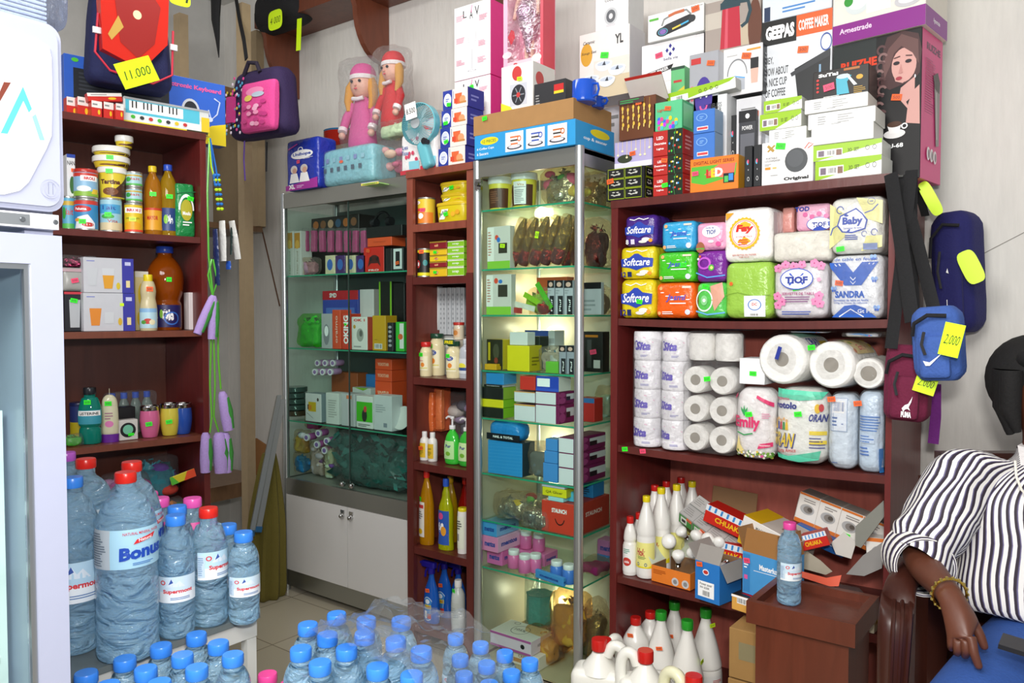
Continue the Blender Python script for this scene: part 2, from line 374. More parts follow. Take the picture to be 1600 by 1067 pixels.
for z in SH_T:
    mb = MB(); mb.box(-tw2+.022,tw2-.022,.022,TD-.03,z-.006,z,GLASS); mb.box(-tw2+.022,tw2-.022,.0205,.022,z-.006,z,GEDGE); mb.box(tw2-.022,tw2-.0205,.022,TD-.03,z-.006,z,GEDGE); mb.obj('glass_shelf',tw)
mb = MB(); mb.box(-tw2+.03,tw2-.03,.006,.010,.105,TT-.066,GLASS); dr = mb.obj('glass_door',tw)
mb = MB(); mb.box(-.014,.014,-.012,.0,-.02,.02,M('#b9b9b9','chrome')); mb.lathe([(.009,0),(.009,.012)],M('#999999','chrome'),12,T=Matrix.Translation((.004,-.013,0)) @ Matrix.Rotation(PI/2,4,'X'))
for z in (TT-.09,): mb.obj('lock',tw,loc=(-tw2+.035,-.004,z))
mb = MB(); mb.box(tw2-.012,tw2-.009,.03,TD-.03,.105,TT-.066,GLASS); mb.obj('side_pane',tw)
mb = MB(); mb.box(-tw2+.009,-tw2+.012,.03,TD-.03,.105,TT-.066,M('#b3aa94','plastic')); mb.obj('side_pane',tw)
for (px_,py_) in ((860,350),(860,452),(862,520),(868,690),(880,940)):
    x,z = FB.hit(px_,py_,TY+TD-.04)
    mb = MB(); mb.lathe([(.012,0),(.016,.01),(.016,.035),(.006,.045)],M('#fff2cc','glow'),12); mb.obj('lamp',tw,loc=(x-txc,TD-.045,z-.02))
    l = bpy.data.lights.new('showcase_lamp','POINT'); l.energy = .6; l.color = (1,.86,.6); l.shadow_soft_size = .03
    o = bpy.data.objects.new('showcase_lamp',l); COL.objects.link(o); o.location = (x,TY+TD-.10,z+.01)
NX0,NX1,NY,ND,NT = -2.325,-1.965,2.33,.38,1.985
nr = thing('narrow_shelf_unit','narrow reddish-brown wooden shelf unit between the two glass showcases','shelf unit',((NX0+NX1)/2,NY,0)); nxc = (NX0+NX1)/2; n2 = (NX1-NX0)/2
for s_ in (-1,1):
    mb = MB(); a,b = (-n2,-n2+.035) if s_ < 0 else (n2-.035,n2)
    mb.box(a,b,0,.02,0,1.56,WOOD); mb.box(a,b,.005,.02,1.56,NT-.03,WOODL); mb.box(a if s_ < 0 else b-.016,a+.016 if s_ < 0 else b,.02,ND,0,NT-.03,M('#7c3e33','wood')); mb.obj('side_panel',nr)
mb = MB(); mb.box(-n2,n2,0,ND,NT-.028,NT,WOODL); mb.obj('top_panel',nr)
mb = MB(); mb.box(-n2+.017,n2-.017,ND-.01,ND,.05,NT-.03,M('#b3aba0','paper')); mb.obj('back_panel',nr)
SH_N = [1.765,1.55,1.14,.787,.435,.11]
for z in SH_N:
    mb = MB(); mb.box(-n2+.017,n2-.017,.021,ND-.011,z-.024,z,WOODL if z > 1.6 else WOOD); mb.box(-n2+.036,n2-.036,.002,.02,z-.03,z,WOODL if z > 1.6 else WOOD); mb.obj('shelf',nr)
CX0,CX1,CY,CD,CTp = -3.325,-2.345,2.45,.36,2.0
cb = thing('display_cabinet','wide aluminium and glass showcase with two white doors below','display cabinet',((CX0+CX1)/2,CY,0)); cxc = (CX0+CX1)/2; c2 = (CX1-CX0)/2
for x in (-c2+.012,c2-.012):
    for y in (.012,CD-.012):
        mb = MB(); mb.lathe([(.017,0),(.017,CTp)],ALU,16,(x,y,0)); mb.obj('post',cb)
mb = MB(); mb.box(-c2+.02,c2-.02,.0,.014,CTp-.075,CTp-.002,ALUG); mb.box(-c2+.01,c2-.01,.014,CD-.01,CTp-.02,CTp-.004,M('#a9a090','paper'));  mb.obj('top_frame',cb)
mb = MB(); mb.box(-c2+.02,c2-.02,CD-.02,CD-.01,.06,CTp-.06,M('#4a5a58','plastic')); mb.obj('back_panel',cb)
mb = MB(); mb.box(-c2+.02,c2-.02,.0,.014,.495,.575,ALUG); mb.box(-c2+.02,c2-.02,.014,CD-.022,.545,.57,M('#8c8c84','paper')); mb.box(-c2+.02,c2-.02,.0,.014,.03,.11,ALUG);  mb.box(-c2+.02,c2-.02,.014,CD-.022,.09,.105,M('#777777','paper')); mb.obj('base_frame',cb)
for i in (0,1):
    mb = MB(); mb.box(-c2+.03 if i == 0 else .002,-.002 if i == 0 else c2-.03,-.004,.008,.112,.493,M('#d9d8d6','plastic'))
    d = mb.obj('door',cb); m2 = MB(); x = -.03 if i == 0 else .03; T_ = Matrix.Translation((x,-.004,.45)) @ Matrix.Rotation(PI/2,4,'X')
    m2.lathe([(.012,0),(.013,.012),(.008,.02),(.001,.022)],M('#c9c9c9','chrome'),14,T=T_); m2.box(x-.012,x+.012,-.010,-.004,.462,.478,M('#c9c9c9','chrome')); m2.obj('handle',d)
SH_C = [FB.hit(450,p,2.47)[1] for p in (431,543,656)]
for z in SH_C:
    mb = MB(); mb.box(-c2+.022,c2-.022,.022,CD-.03,z-.006,z,GLASS); mb.box(-c2+.022,c2-.022,.0205,.022,z-.006,z,GEDGE); mb.obj('glass_shelf',cb)
for i in (0,1):
    mb = MB(); mb.box(-c2+.03 if i == 0 else .004,-.004 if i == 0 else c2-.03,.004 if i == 0 else .010,.008 if i == 0 else .014,.577,CTp-.077,GLASS)
    d = mb.obj('glass_door',cb); m2 = MB(); x = -.03 if i == 0 else .035; T_ = Matrix.Translation((x,.002,.6)) @ Matrix.Rotation(PI/2,4,'X')
    m2.lathe([(.013,0),(.014,.012),(.009,.02),(.001,.022)],M('#c9c9c9','chrome'),14,T=T_); m2.obj('handle',d)
mb = MB(); mb.box(-.006,.002,.0145,.0185,.577,CTp-.077,M('#30403c','gloss')); mb.obj('door_seam',cb)
mb = MB(); mb.box(-c2+.010,-c2+.013,.03,CD-.03,.577,CTp-.077,GLASS); mb.obj('side_pane',cb)
mb = MB(); mb.box(-c2+.010,-c2+.013,.03,CD-.03,.05,.575,M('#9a9a94','metal')); mb.obj('side_panel',cb)
LW,LD,LT = 1.0,.38,2.058
lf = thing('shelf_rack','tall maroon wooden shelf of tinned food and glassware behind the fridge','shelf unit',FL.w(-LW/2,0,0),FL.a); l2 = LW/2
for s_ in (-1,1):
    mb = MB(); a,b = (-l2,-l2+.022) if s_ < 0 else (l2-.022,l2); mb.box(a,b,0,LD,0,LT-.024,RED); mb.obj('side_panel',lf)
mb = MB(); mb.box(-l2,l2,-.004,LD,LT-.024,LT,WOOD); mb.obj('top_panel',lf)
mb = MB(); mb.box(-l2+.023,l2-.023,LD-.012,LD,.05,LT-.025,M('#5e3226','wood')); mb.obj('back_panel',lf)
SH_L = [1.68,1.34,.955,.60]
for z in SH_L:
    mb = MB(); mb.box(-l2+.023,l2-.023,.002,LD-.013,z-.022,z,M('#7a4230','wood') if z < 1.6 else WOOD); mb.obj('shelf',lf)
CREAM = M('#b59f7e','matt'); TAN = M('#86664a','wood')
rk = thing('timber_rack','rough cream timber rack standing in the corner behind the left shelf','rack',(-3.5,2.35,0))
def rpost(px,w,y,z0,z1,name='post',m=CREAM,d=.05):
    x,_ = FB.hit(px,400,y); mb = MB(); mb.box(x+3.5-w/2,x+3.5+w/2,y-2.35,y-2.35+d,z0,z1,m); mb.obj(name,rk)
rpost(378,.055,2.42,0,3.0); rpost(400,.05,2.7,1.9,3.0); rpost(281,.06,2.3,1.6,3.0)
mb = MB(); mb.box(-1.0,-.35,.02,.4,.38,.46,TAN); mb.obj('shelf',rk)
mb = MB(); mb.box(-.9,-.4,.02,.4,1.87,1.9,TAN); mb.obj('shelf',rk)
mb = MB(); mb.box(-.9,-.4,.1,.4,2.62,2.65,TAN); mb.obj('shelf',rk)
mb = MB(); mb.box(-.9,-.4,.40,.42,1.90,2.62,M('#8d7a5d','matt')); mb.obj('back_panel',rk)
x0w,x1w = -3.74,-1.9; zw = 2.95
ws = thing('wall_shelf','brown wooden wall shelf on curved brackets high on the back wall','shelf',(x0w,WY-.24,zw))
BR = M('#6e3a26','wood')
mb = MB(); mb.box(0,x1w-x0w,0,.238,0,.025,BR); mb.box(0,x1w-x0w,0,.02,.0251,.08,BR); mb.obj('shelf_board',ws)
def bracket(x,h=.34):
    pts = [(.0,0),(.237,0),(.237,-h)]; pts += [(.237-.045,-h)]+[(.237-.045-.17*math.sin(t)**1.0*1,-.05-(h-.1)*math.cos(t)) for t in [i*PI/2/8 for i in range(9)]]
    T = Matrix.Translation((x,0,-.001)) @ Matrix.Rotation(PI/2,4,'Z'); mb = MB(); mb.prism(pts,-.015,.015,BR,T=T); return mb.obj('bracket',ws)
bracket(.06); bracket(.78); bracket(1.6)
# ============================================================ builders of goods
def K(h): return M(h,'ink')
class Cx: pass
def faces(mb,w,d,h,y0=0):
    F_ = Cx()
    F_.f = plane_cv(mb,(-w/2,y0,0),(w,0,0),(0,0,h),(0,-1,0)); F_.r = plane_cv(mb,(w/2,y0,0),(0,d,0),(0,0,h),(1,0,0))
    F_.t = plane_cv(mb,(-w/2,y0,h),(w,0,0),(0,d,0),(0,0,1)); F_.l = plane_cv(mb,(-w/2,y0+d,0),(0,-d,0),(0,0,h),(-1,0,0)); return F_
def carton(name,label,cat,loc,rz,w,d,h,col,deco=None,st=(),group=None,side=None,top=None,kind='paper',rx=0,ry=0):
    """closed printed box; base centre of the front edge at loc"""
    mb = MB(); m = M(col,kind); ms = M(side,kind) if side else m; mt = M(top,kind) if top else ms; x = w/2; e = min(.0015,h/12)
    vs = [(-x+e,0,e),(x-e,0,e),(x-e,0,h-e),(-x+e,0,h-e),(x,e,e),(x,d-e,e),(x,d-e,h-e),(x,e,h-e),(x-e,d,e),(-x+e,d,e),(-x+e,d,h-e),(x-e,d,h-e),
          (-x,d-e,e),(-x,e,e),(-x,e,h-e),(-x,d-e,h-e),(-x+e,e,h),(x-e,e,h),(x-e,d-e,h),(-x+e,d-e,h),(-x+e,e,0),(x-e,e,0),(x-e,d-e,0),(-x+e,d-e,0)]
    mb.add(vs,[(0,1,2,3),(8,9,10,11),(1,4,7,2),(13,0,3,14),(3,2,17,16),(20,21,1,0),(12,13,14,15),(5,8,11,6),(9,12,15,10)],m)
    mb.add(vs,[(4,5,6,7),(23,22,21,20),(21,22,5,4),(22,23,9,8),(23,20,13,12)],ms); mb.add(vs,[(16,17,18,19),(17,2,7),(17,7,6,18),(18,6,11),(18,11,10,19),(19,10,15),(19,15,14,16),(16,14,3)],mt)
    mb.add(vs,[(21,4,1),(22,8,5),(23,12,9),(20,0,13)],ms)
    if deco: deco(faces(mb,w,d,h))
    o = mb.obj(name,None,loc,rz,rx,ry); tag(o,label,cat,group)
    for s_ in st:
        u,v,c = s_[:3]; q = s_[3] if len(s_) > 3 else 1
        sticker(o,(u-.5)*w,v*h,c,w=.022*q,h=.014*q,rot=random.uniform(-12,12))
    return o
def spot(fr,px0,px1,pt,z0,y,pm=None):
    """pixels of a front face -> centre x, width, height of the thing standing at z0"""
    pm = pm if pm is not None else pt+20
    a,_ = fr.hit(px0,pm,y); b,_ = fr.hit(px1,pm,y); _,z = fr.hit((px0+px1)/2,pt,y); return (a+b)/2,b-a,z-z0
def bx(fr,px0,px1,pt,z0,y,d,col,name,label,cat='box',rz=0,gap=.0012,**k):
    xc,w,h = spot(fr,px0,px1,pt,z0,y); z0 += gap
    o = carton(name,label,cat,fr.w(xc,y,z0),fr.a+math.radians(rz),w-.0015,d,h-gap,col,**k); o_top[0] = z0+h-gap; return o
o_top = [0]
def pack(name,label,cat,loc,rz,w,d,h,col,deco=None,st=(),group=None,bulge=.006,rnd=.3,kind='pack',wr=.002,rx=0,ry=0,film=False,n=12,side=None):
    """soft plastic-wrapped pack"""
    k_ = .003 if film else 0; mb = MB(); mb.blob(w-k_,d-k_,h-k_,M(col,kind),n,rnd,bulge,wr,random.random()*9,c=(0,0,k_/2))
    q = 2.6; fn = lambda u,v,hh: Vector(((u-.5)*w,-bulge*max(0,1-abs(2*u-1)**q)*max(0,1-abs(2*v-1)**q)-hh-.0012-wr*.6,v*h))
    F_ = Cx(); F_.f = Cv(mb,fn,w,h,8,8); F_.r = Cv(mb,lambda u,v,hh: Vector((w/2+hh+.001+bulge*.2*(1-(2*v-1)**2),d*u,v*h)),d,h,4,4)
    F_.t = Cv(mb,lambda u,v,hh: Vector(((u-.5)*w,d*v,h+hh+.001)),w,d,4,4)
    if deco: deco(F_)
    o = mb.obj(name,None,loc,rz,rx,ry); tag(o,label,cat,group)
    if film:
        m2 = MB(); m2.blob(w,d+.003,h,M('#ffffff','film'),n,rnd,bulge*1.5,.003,random.random()*9,c=(0,-.006,0)); m2.obj('plastic_wrap',o)
    for s_ in st:
        u,v,c = s_[:3]; sticker(o,(u-.5)*w,v*h,c,y=-bulge*(1-(2*u-1)**2)*.8-.003,rot=random.uniform(-12,12))
    return o
def pk(fr,px0,px1,pt,z0,y,d,col,name,label,cat='pack',rz=0,gap=.0015,**k):
    xc,w,h = spot(fr,px0,px1,pt,z0,y); z0 += gap
    o = pack(name,label,cat,fr.w(xc,y,z0),fr.a+math.radians(rz),w-.002,d,h-gap-.001,col,**k); o_top[0] = z0+h-gap; return o
def rprof(pts,n=4):
    """smooth a profile with Catmull-Rom"""
    out = []
    for i in range(len(pts)-1):
        p0 = pts[max(i-1,0)]; p1 = pts[i]; p2 = pts[i+1]; p3 = pts[min(i+2,len(pts)-1)]
        for j in range(n):
            t = j/n; q_ = tuple(max(0 if c == 0 else -9,.5*((2*p1[c])+(-p0[c]+p2[c])*t+(2*p0[c]-5*p1[c]+4*p2[c]-p3[c])*t*t+(-p0[c]+3*p1[c]-3*p2[c]+p3[c])*t**3)) for c in (0,1)); out.append((q_[0],max(min(p1[1],p2[1]),min(max(p1[1],p2[1]),q_[1]))))
    out.append(pts[-1]); return out
def cap_mb(r,h,col,knurl=True,kind='plastic'):
    mb = MB(); mb.lathe([(r*.96,0),(r,h*.08),(r,h*.85),(r*.93,h),(.0001,h)],M(col,kind),36,lobes=18 if knurl else 0,la=.012); return mb
def bottle(name,label,cat,loc,rz,prof,body,cap,label_fn=None,group=None,st=(),lab=None,seg=24,sq=0,flat=1,cap_kind='plastic',rx=0,ry=0):
    """prof = [(r,z)...] body profile; cap = (r,z,h,colour); lab = (z0,z1,a0,a1,colour) with label_fn(canvas)"""
    t = thing(name,label,cat,loc,rz,group,rx,ry)
    mb = MB(); mb.lathe(prof,body,seg,sq=sq,T=Matrix.Diagonal((1,flat,1,1)) if flat != 1 else None); mb.obj('body',t)
    if cap: cap_mb(cap[0],cap[2],cap[3],kind=cap_kind).obj('cap',t,loc=(0,0,cap[1]))
    R = lambda z: max([prof[i][0]+(prof[i+1][0]-prof[i][0])*((z-prof[i][1])/((prof[i+1][1]-prof[i][1]) or 1)) for i in range(len(prof)-1) if prof[i][1] <= z <= prof[i+1][1]] or [.01])
    if lab:
        z0,z1,a0,a1,c = lab; mb = MB()
        def fn(u,v,h,z0=z0,z1=z1):
            a = math.radians(a0+(a1-a0)*u); r = R(z0+(z1-z0)*v)+h+.0006
            if sq: r = r/((abs(math.cos(a))**sq+abs(math.sin(a))**sq)**(1/sq))
            return Vector((r*math.cos(a),r*math.sin(a)*flat-(h+.0006)*(flat != 1),z0+(z1-z0)*v))
        r_ = R((z0+z1)/2); cv = Cv(mb,fn,math.radians(abs(a1-a0))*r_,z1-z0,n=max(8,int(abs(a1-a0)/9)),m=4)
        cv.rect(0,0,1,1,c if not isinstance(c,str) else M(c,'ink'))
        if label_fn: label_fn(cv)
        mb.obj('label_sheet',t)
    for a,z,c in st:
        o = sticker(t,0,0,c,rot=random.uniform(-9,9)); r = R(z)+.002; o.location = (r*math.cos(math.radians(a)),r*math.sin(math.radians(a))*flat,z); o.rotation_euler = (0,0,math.radians(a-270))
    return t
def at(fr,px,py,y):   # centre point px at plane y
    return fr.hit(px,py,y)[0]
def tin(name,label,cat,loc,rz,r,h,deco,col='#d8d8d0',rim='#c9c9c4',group=None,st=(),lid=None,seg=32):
    mb = MB(); mb.lathe([(r*.97,0),(r,.002),(r,.004),(r*.975,.006),(r*.975,h-.006),(r,h-.004),(r,h-.001),(r*.96,h),(r*.94,h-.003),(.0001,h-.003)],M(rim,'metal'),seg)
    fn = lambda u,v,hh: Vector(((r*.975+hh+.0004)*math.cos(PI*(1+u)),(r*.975+hh+.0004)*math.sin(PI*(1+u)),.007+(h-.014)*v))
    cv = Cv(mb,fn,PI*r,h-.014,20,1); cv.rect(-.5,0,1.5,1,M(col,'ink'))
    if deco: deco(cv)
    o = mb.obj(name,None,loc,rz); tag(o,label,cat,group)
    if lid:
        m2 = MB(); m2.lathe([(r*1.02,0),(r*1.03,.003),(r*1.03,.009),(r*.98,.012),(.0001,.012)],M(lid,'plastic'),seg); m2.obj('lid',o,loc=(0,0,h-.009))
    for a,z,c in st:
        s_ = sticker(o,0,0,c); s_.location = (r*1.01*math.cos(math.radians(a)),r*1.01*math.sin(math.radians(a)),z); s_.rotation_euler = (0,0,math.radians(a-270))
    return o
def bag(name,label,cat,loc,rz,w,d,h,parts,group=None,seed=1,wrap='film',wr=.012,base=None,rx=0,ry=0,tint='#ffffff'):
    """crumpled clear bag: an inner lump (base colour) and film skin; parts(t) may add things inside"""
    t = thing(name,label,cat,loc,rz,group,rx,ry)
    if base:
        mb = MB(); mb.blob(w*.8,d*.8,h*.74,M(base[0],base[1]),14,.8,0,wr,seed,c=(0,d*.05,0))
        rr = random.Random(seed); c0 = base[0].lstrip('#'); tn = ['#'+''.join('%02x' % min(255,int(int(c0[i:i+2],16)*f_)) for i in (0,2,4)) for f_ in (.6,.85,1.15,1.4)]
        for i in range(70 if base[1] in ('foil','pack') else 0):
            a = rr.uniform(0,2*PI); e = rr.uniform(-1,1); q = math.sqrt(1-e*e)*.42; C0 = Vector((w*q*math.cos(a)*rr.uniform(.7,1),d*.48+d*q*math.sin(a)*.9,h*(.45+.40*e))); z_ = min(w,h)*rr.uniform(.08,.2)
            P = [C0+Vector((rr.uniform(-z_,z_),rr.uniform(-z_,z_)*.5,rr.uniform(-z_,z_))) for _ in range(4)]
            for p_ in P: p_.z = max(.003,min(h*.95,p_.z)); p_.x = max(-w*.47,min(w*.47,p_.x)); p_.y = max(.004,min(d*.95,p_.y))
            mb.add(P,[(0,1,2),(0,2,3)],M(rr.choice(tn),base[1]))
        mb.obj('contents',t)
    if parts: parts(t)
    if wrap:
        mb = MB(); mb.blob(w,d,h,M(tint,wrap),16,.7,0,wr,seed+3); mb.obj('plastic_bag',t)
    return t
def tag_card(name,label,loc,rz,w,h,text,round_=False,col='#d9ff1c',rx=0,ry=0,rot=0,parent=None):
    """neon hand-written price card"""
    mb = MB(); pts = []
    if round_:
        for i in range(24):
            a = 2*PI*i/24; e = .55; c_,s_ = math.cos(a),math.sin(a); pts.append((math.copysign(abs(c_)**e,c_)*w/2,math.copysign(abs(s_)**e,s_)*h/2))
    else: pts = [(-w/2,-h/2),(w/2,-h/2),(w/2,h/2),(-w/2,h/2)]
    mb.prism(pts,-.0008,.0008,M(col,'ink'))
    if text:
        cv = plane_cv(mb,(-w/2,-.0009,-h/2),(w,0,0),(0,0,h),(0,-1,0)); cv.text(text,.52,.48,.34,K('#26331c'),bold=-.005,sh=.15,ww=.72)
    o = mb.obj(name,parent,loc,rz,rx,ry)
    if parent is None: tag(o,label,'price tag')
    return o
# ============================================================ maroon bookcase, top row: pads and napkins
WH,BL,DB,PK = K('#ffffff'),K('#2340b4'),K('#1d2a8a'),K('#e05a9c')
y1 = BY+.015; z1 = SH_B[0]
def softcare(top,mid,num):
    def f(F_):
        c = F_.f; c.poly([(.04,.62),(.3,.66),(.45,.78),(.55,.78),(.7,.66),(.96,.62),(.94,.36),(.7,.34),(.5,.26),(.3,.34),(.06,.38)],K(mid))
        c.text('Softcare',.5,.52,.24,WH,ww=.76,bold=.02,sh=.2); c.text(num,.12,.14,.16,DB if top != '#4b2a86' else WH,bold=.02)
        c.rect(.24,.06,.36,.22,K('#1c2a66') if top != '#4b2a86' else K('#e8e0f6')); c.ell(.72,.2,.13,.06,K('#fff8f0')); c.ell(.62,.13,.13,.045,K('#f3efe8')); c.ell(.86,.16,.06,.06,K('#f0a030'))
        c.line([(.2,.88),(.35,.84),(.5,.9),(.65,.84),(.8,.88)],.003,WH)
    return f
def stackpx(items,z0):
    z = z0
    for it in items:
        it(z); z = o_top[0]
stackpx([
 lambda z: pk(FB,968,1022,436,z,y1,.15,'#e2cc1e','sanitary_pad_pack','yellow sanitary pad pack at the bottom left of the top shelf, green sticker',deco=softcare('y','#2a45b0','12'),st=[(.62,.42,GREEN)]),
 lambda z: pk(FB,968.5,1024,385,z,y1,.15,'#e2cc1e','sanitary_pad_pack','yellow sanitary pad pack in the middle of the leftmost stack',deco=softcare('y','#2a45b0','12')),
 lambda z: pk(FB,975,1025,334,z,y1,.12,'#4b2a86','sanitary_pad_pack','dark purple sanitary pad pack topping the leftmost stack',deco=softcare('#4b2a86','#2a45b0','8'))],z1)
pk(FB,1030,1047,338,z1,y1+.17,.12,'#3d2470','sanitary_pad_pack','dark purple pad pack half hidden behind the purple topmost one')
def jasmin(F_):
    c = F_.f; c.text('Jasmi',.55,.56,.22,K('#4456c8'),ww=.46,bold=.02,sh=.3); c.rect(.4,.4,.8,.43,WH); c.disc(.84,.17,.009,K('#dfe4ff')); c.rect(.7,.84,.92,.9,K('#ffd9c8')); c.disc(.16,.84,.006,K('#ffb070')); c.disc(.12,.14,.006,K('#ffb070'))
    for i in range(6): c.ell(.2+.13*i,.72-.1*(i % 3),.05,.014,WH)
    c.lines(.2,.1,.6,.2,2,WH,4)
stackpx([
 lambda z: pk(FB,1024,1086,441,z,y1,.14,'#f2641c','sanitary_pad_pack','orange pad pack under the green one',deco=jasmin,group=None),
 lambda z: pk(FB,1027,1086,393,z,y1,.14,'#49c428','sanitary_pad_pack','bright green pad pack between the blue and orange ones',deco=jasmin,st=[(.74,.55,GREEN)]),
 lambda z: pk(FB,1033,1086,345,z,y1,.14,'#3aa8dc','sanitary_pad_pack','sky blue pad pack stacked above the green one',deco=jasmin)],z1)
def legs(F_):
    c = F_.f; c.ell(.3,.5,.3,.32,K('#e8f4ee'),inner=.86); c.poly([(.5,.9),(.9,1),(.98,.6),(.66,.2),(.56,.5)],K('#d9a088')); c.line([(0,.2),(.4,.1),(1,.16)],.005,K('#6ab4e8')); c.ell(.3,.5,.12,.14,K('#8ad48c')); c.text('.',.3,.5,.1,WH)
def swirl(F_):
    c = F_.f; c.ell(.3,.6,.24,.2,K('#c65ad0'),inner=.7); c.ell(.55,.45,.1,.1,K('#58b848')); c.ell(.56,.45,.05,.05,K('#e8f080')); c.line([(0,.3),(.4,.14),(1,.2)],.004,K('#60a8f0')); c.disc(.14,.82,.004,K('#ff7040')); c.disc(.08,.74,.004,K('#f4f4f4'))
def tiofs(F_):
    c = F_.f; c.ell(.55,.66,.32,.22,WH); c.text('TIOF',.55,.64,.16,DB,ww=.34,bold=.03); c.text('dada da',.5,.8,.07,DB,ww=.3); c.ell(.16,.1,.16,.2,K('#a86848')); c.ell(.55,.3,.1,.05,WH); c.ell(.8,.2,.09,.09,K('#e05a9c')); c.rect(0,.02,.3,.08,K('#68b848')); c.ell(.9,.34,.05,.06,K('#e88ab8'))
stackpx([
 lambda z: pk(FB,1088,1134,441,z,y1,.13,'#5cc858','sanitary_pad_pack','green pad pack with a bare leg picture, below the purple swirl pack',deco=legs,st=[(.36,.88,GREEN)]),
 lambda z: pk(FB,1088,1134,391,z,y1,.13,'#7a2a98','sanitary_pad_pack','violet pad pack with a swirl, between green leg pack and pink pack',deco=swirl),
 lambda z: pk(FB,1088,1133,347,z,y1,.13,'#f0a8c8','sanitary_pad_pack','small pale pink pad pack beside the red round-seal napkins',deco=tiofs)],z1)
def fay(F_):
    c = F_.f; pts = []
    for i in range(48): a = 2*PI*i/48; r = 1.0 if i % 2 else .93; pts.append((.46+.33*r*math.cos(a),.52+.31*r*math.sin(a)))
    c.poly(pts,K('#f0b81c')); c.ell(.46,.52,.27,.255,WH); c.ell(.46,.52,.26,.245,K('#d6281e'),inner=.95); c.text('Fay',.47,.6,.17,K('#d6281e'),ww=.36,bold=.06,sh=.2)
    c.text('ECONOMY PACK',.46,.46,.035,K('#d6281e'),ww=.34); c.lines(.34,.3,.6,.42,3,K('#d6281e'),3); c.poly([(.06,.92),(.24,.92),(.07,.78)],K('#e8a020')); c.text('SERVIETTES EN PAPIER',.46,.12,.028,K('#c86050'),ww=.5); c.text('100 PCS',.46,.08,.025,K('#c86050'),ww=.2)
    F_.r.rect(.1,.5,.3,.9,K('#d8d0d0'))
def greenp(F_):
    c = F_.f; c.line([(.02,.42),(.3,.46),(.7,.38),(.98,.42)],.002,K('#7aa030')); c.rect(.44,.03,.88,.4,K('#f2f4f6')); c.ell(.66,.24,.14,.1,K('#3a78c8'),inner=.86); c.text('DC',.66,.25,.05,K('#d84020'),bold=.02); c.bars(.56,.04,.74,.09); c.disc(.16,.62,.006,K(ORNG))
def tiof(F_):
    c = F_.f
    for u,v in ((.1,.9),(.24,.96),(.4,.93),(.55,.95),(.9,.92),(.78,.97),(.1,.4),(.2,.3),(.12,.24),(.88,.4),(.82,.3),(.9,.26)):
        for k_ in range(5): a = k_*72+u*99; c.ell(u+.05*math.cos(math.radians(a)),v+.045*math.sin(math.radians(a)),.035,.035,K('#e48ab8'))
        c.ell(u,v,.015,.015,K('#c03a80'))
    c.ell(.47,.7,.31,.19,K('#3a58c0')); c.ell(.47,.7,.29,.172,WH); c.text('TIOF',.47,.68,.13,K('#2a3f9c'),ww=.42,bold=.06); c.text('SERVIETTE DE TABLE',.5,.44,.045,K('#a83a78'),ww=.6,bold=.02); c.lines(.26,.28,.76,.4,3,K('#8a5a88'),5); c.lines(.2,.06,.8,.14,2,K('#4a60b0'),5)
    c.disc(.88,.68,.006,K('#e0a0c0'))
def sandra(F_):
    c = F_.f; B = K('#2a62c4')
    c.text('de table en feuille',.5,.93,.05,B,ww=.8,sh=.2); c.poly([(.0,.88),(.3,.88),(.46,.72),(.62,.88),(.92,.88),(.62,.52),(.3,.52),(.02,.8)],B); c.line([(.18,.86),(.46,.6),(.76,.86)],.003,WH); c.line([(.1,.86),(.46,.54),(.84,.86)],.002,WH)
    c.text('SANDRA',.4,.38,.11,B,ww=.56,bold=.05); c.text('Serviettes de table en feuille',.42,.29,.035,B,ww=.66); c.text('150g de Ouate de cellulose',.42,.245,.03,B,ww=.62)
    c.poly([(.06,.02),(.3,.2),(.5,.22),(.7,.16),(.9,.02)],B); c.line([(.2,.03),(.42,.15),(.66,.03)],.003,WH); c.text('Gt Pld',.7,.12,.06,WH,ww=.3)
    for u,v in ((.82,.94),(.85,.6),(.1,.46),(.9,.16)):
        c.ell(u-.03,v+.02,.03,.03,K('#8ab0e8')); c.ell(u+.03,v+.02,.03,.03,K('#8ab0e8')); c.ell(u-.02,v-.02,.02,.02,B); c.ell(u+.02,v-.02,.02,.02,B)
def baby(F_):
    c = F_.f; Y = K('#ece8a0'); B = K('#3a56b8')
    c.poly([(0,.1),(.3,.3),(.3,.7),(0,.9)],Y); c.poly([(.5,.98),(.98,.9),(.98,.5),(.7,.6)],Y); c.poly([(.6,.04),(.98,.1),(.98,.3),(.7,.3)],Y)
    c.poly([(.14,.5),(.2,.68),(.36,.74),(.5,.8),(.62,.7),(.72,.58),(.68,.42),(.44,.36),(.24,.38)],B); c.poly([(.17,.51),(.22,.66),(.37,.72),(.5,.77),(.61,.68),(.69,.57),(.66,.44),(.44,.385),(.26,.4)],WH)
    c.text('Baby',.44,.56,.17,B,ww=.38,bold=.05); c.text('Serviettes de table',.44,.45,.035,B,ww=.34); c.line([(.66,.7),(.8,.74),(.9,.84)],.003,B); c.line([(.14,.5),(.06,.46),(.02,.34)],.003,B)
    for u,v,r in ((.2,.78,.07),(.84,.36,.06),(.66,.34,.05)): c.ell(u,v,r,r,B,inner=.8,a1=300)
    c.lines(.3,.24,.56,.34,3,B,6); c.ell(.78,.9,.07,.06,B,inner=.9); c.text('100',.78,.9,.03,B); c.rect(.64,.06,.9,.17,K('#8a9ac8'))
pk(FB,1132,1207,409,z1,y1,.17,'#9cc84e','napkin_pack','plain lime green napkin pack with a white paper label at its corner',deco=greenp); z2 = o_top[0]
pk(FB,1130,1206,324,z2,y1,.15,'#f4f1ee','napkin_pack','white napkin pack with a red and gold round seal',deco=fay,bulge=.004)
pk(FB,1208,1293,409,z1,y1-.005,.16,'#f4f0f4','napkin_pack','white napkin pack with pink flowers and a blue-rimmed oval',deco=tiof,st=[(.46,.54,GREEN)],film=True); z2 = o_top[0]
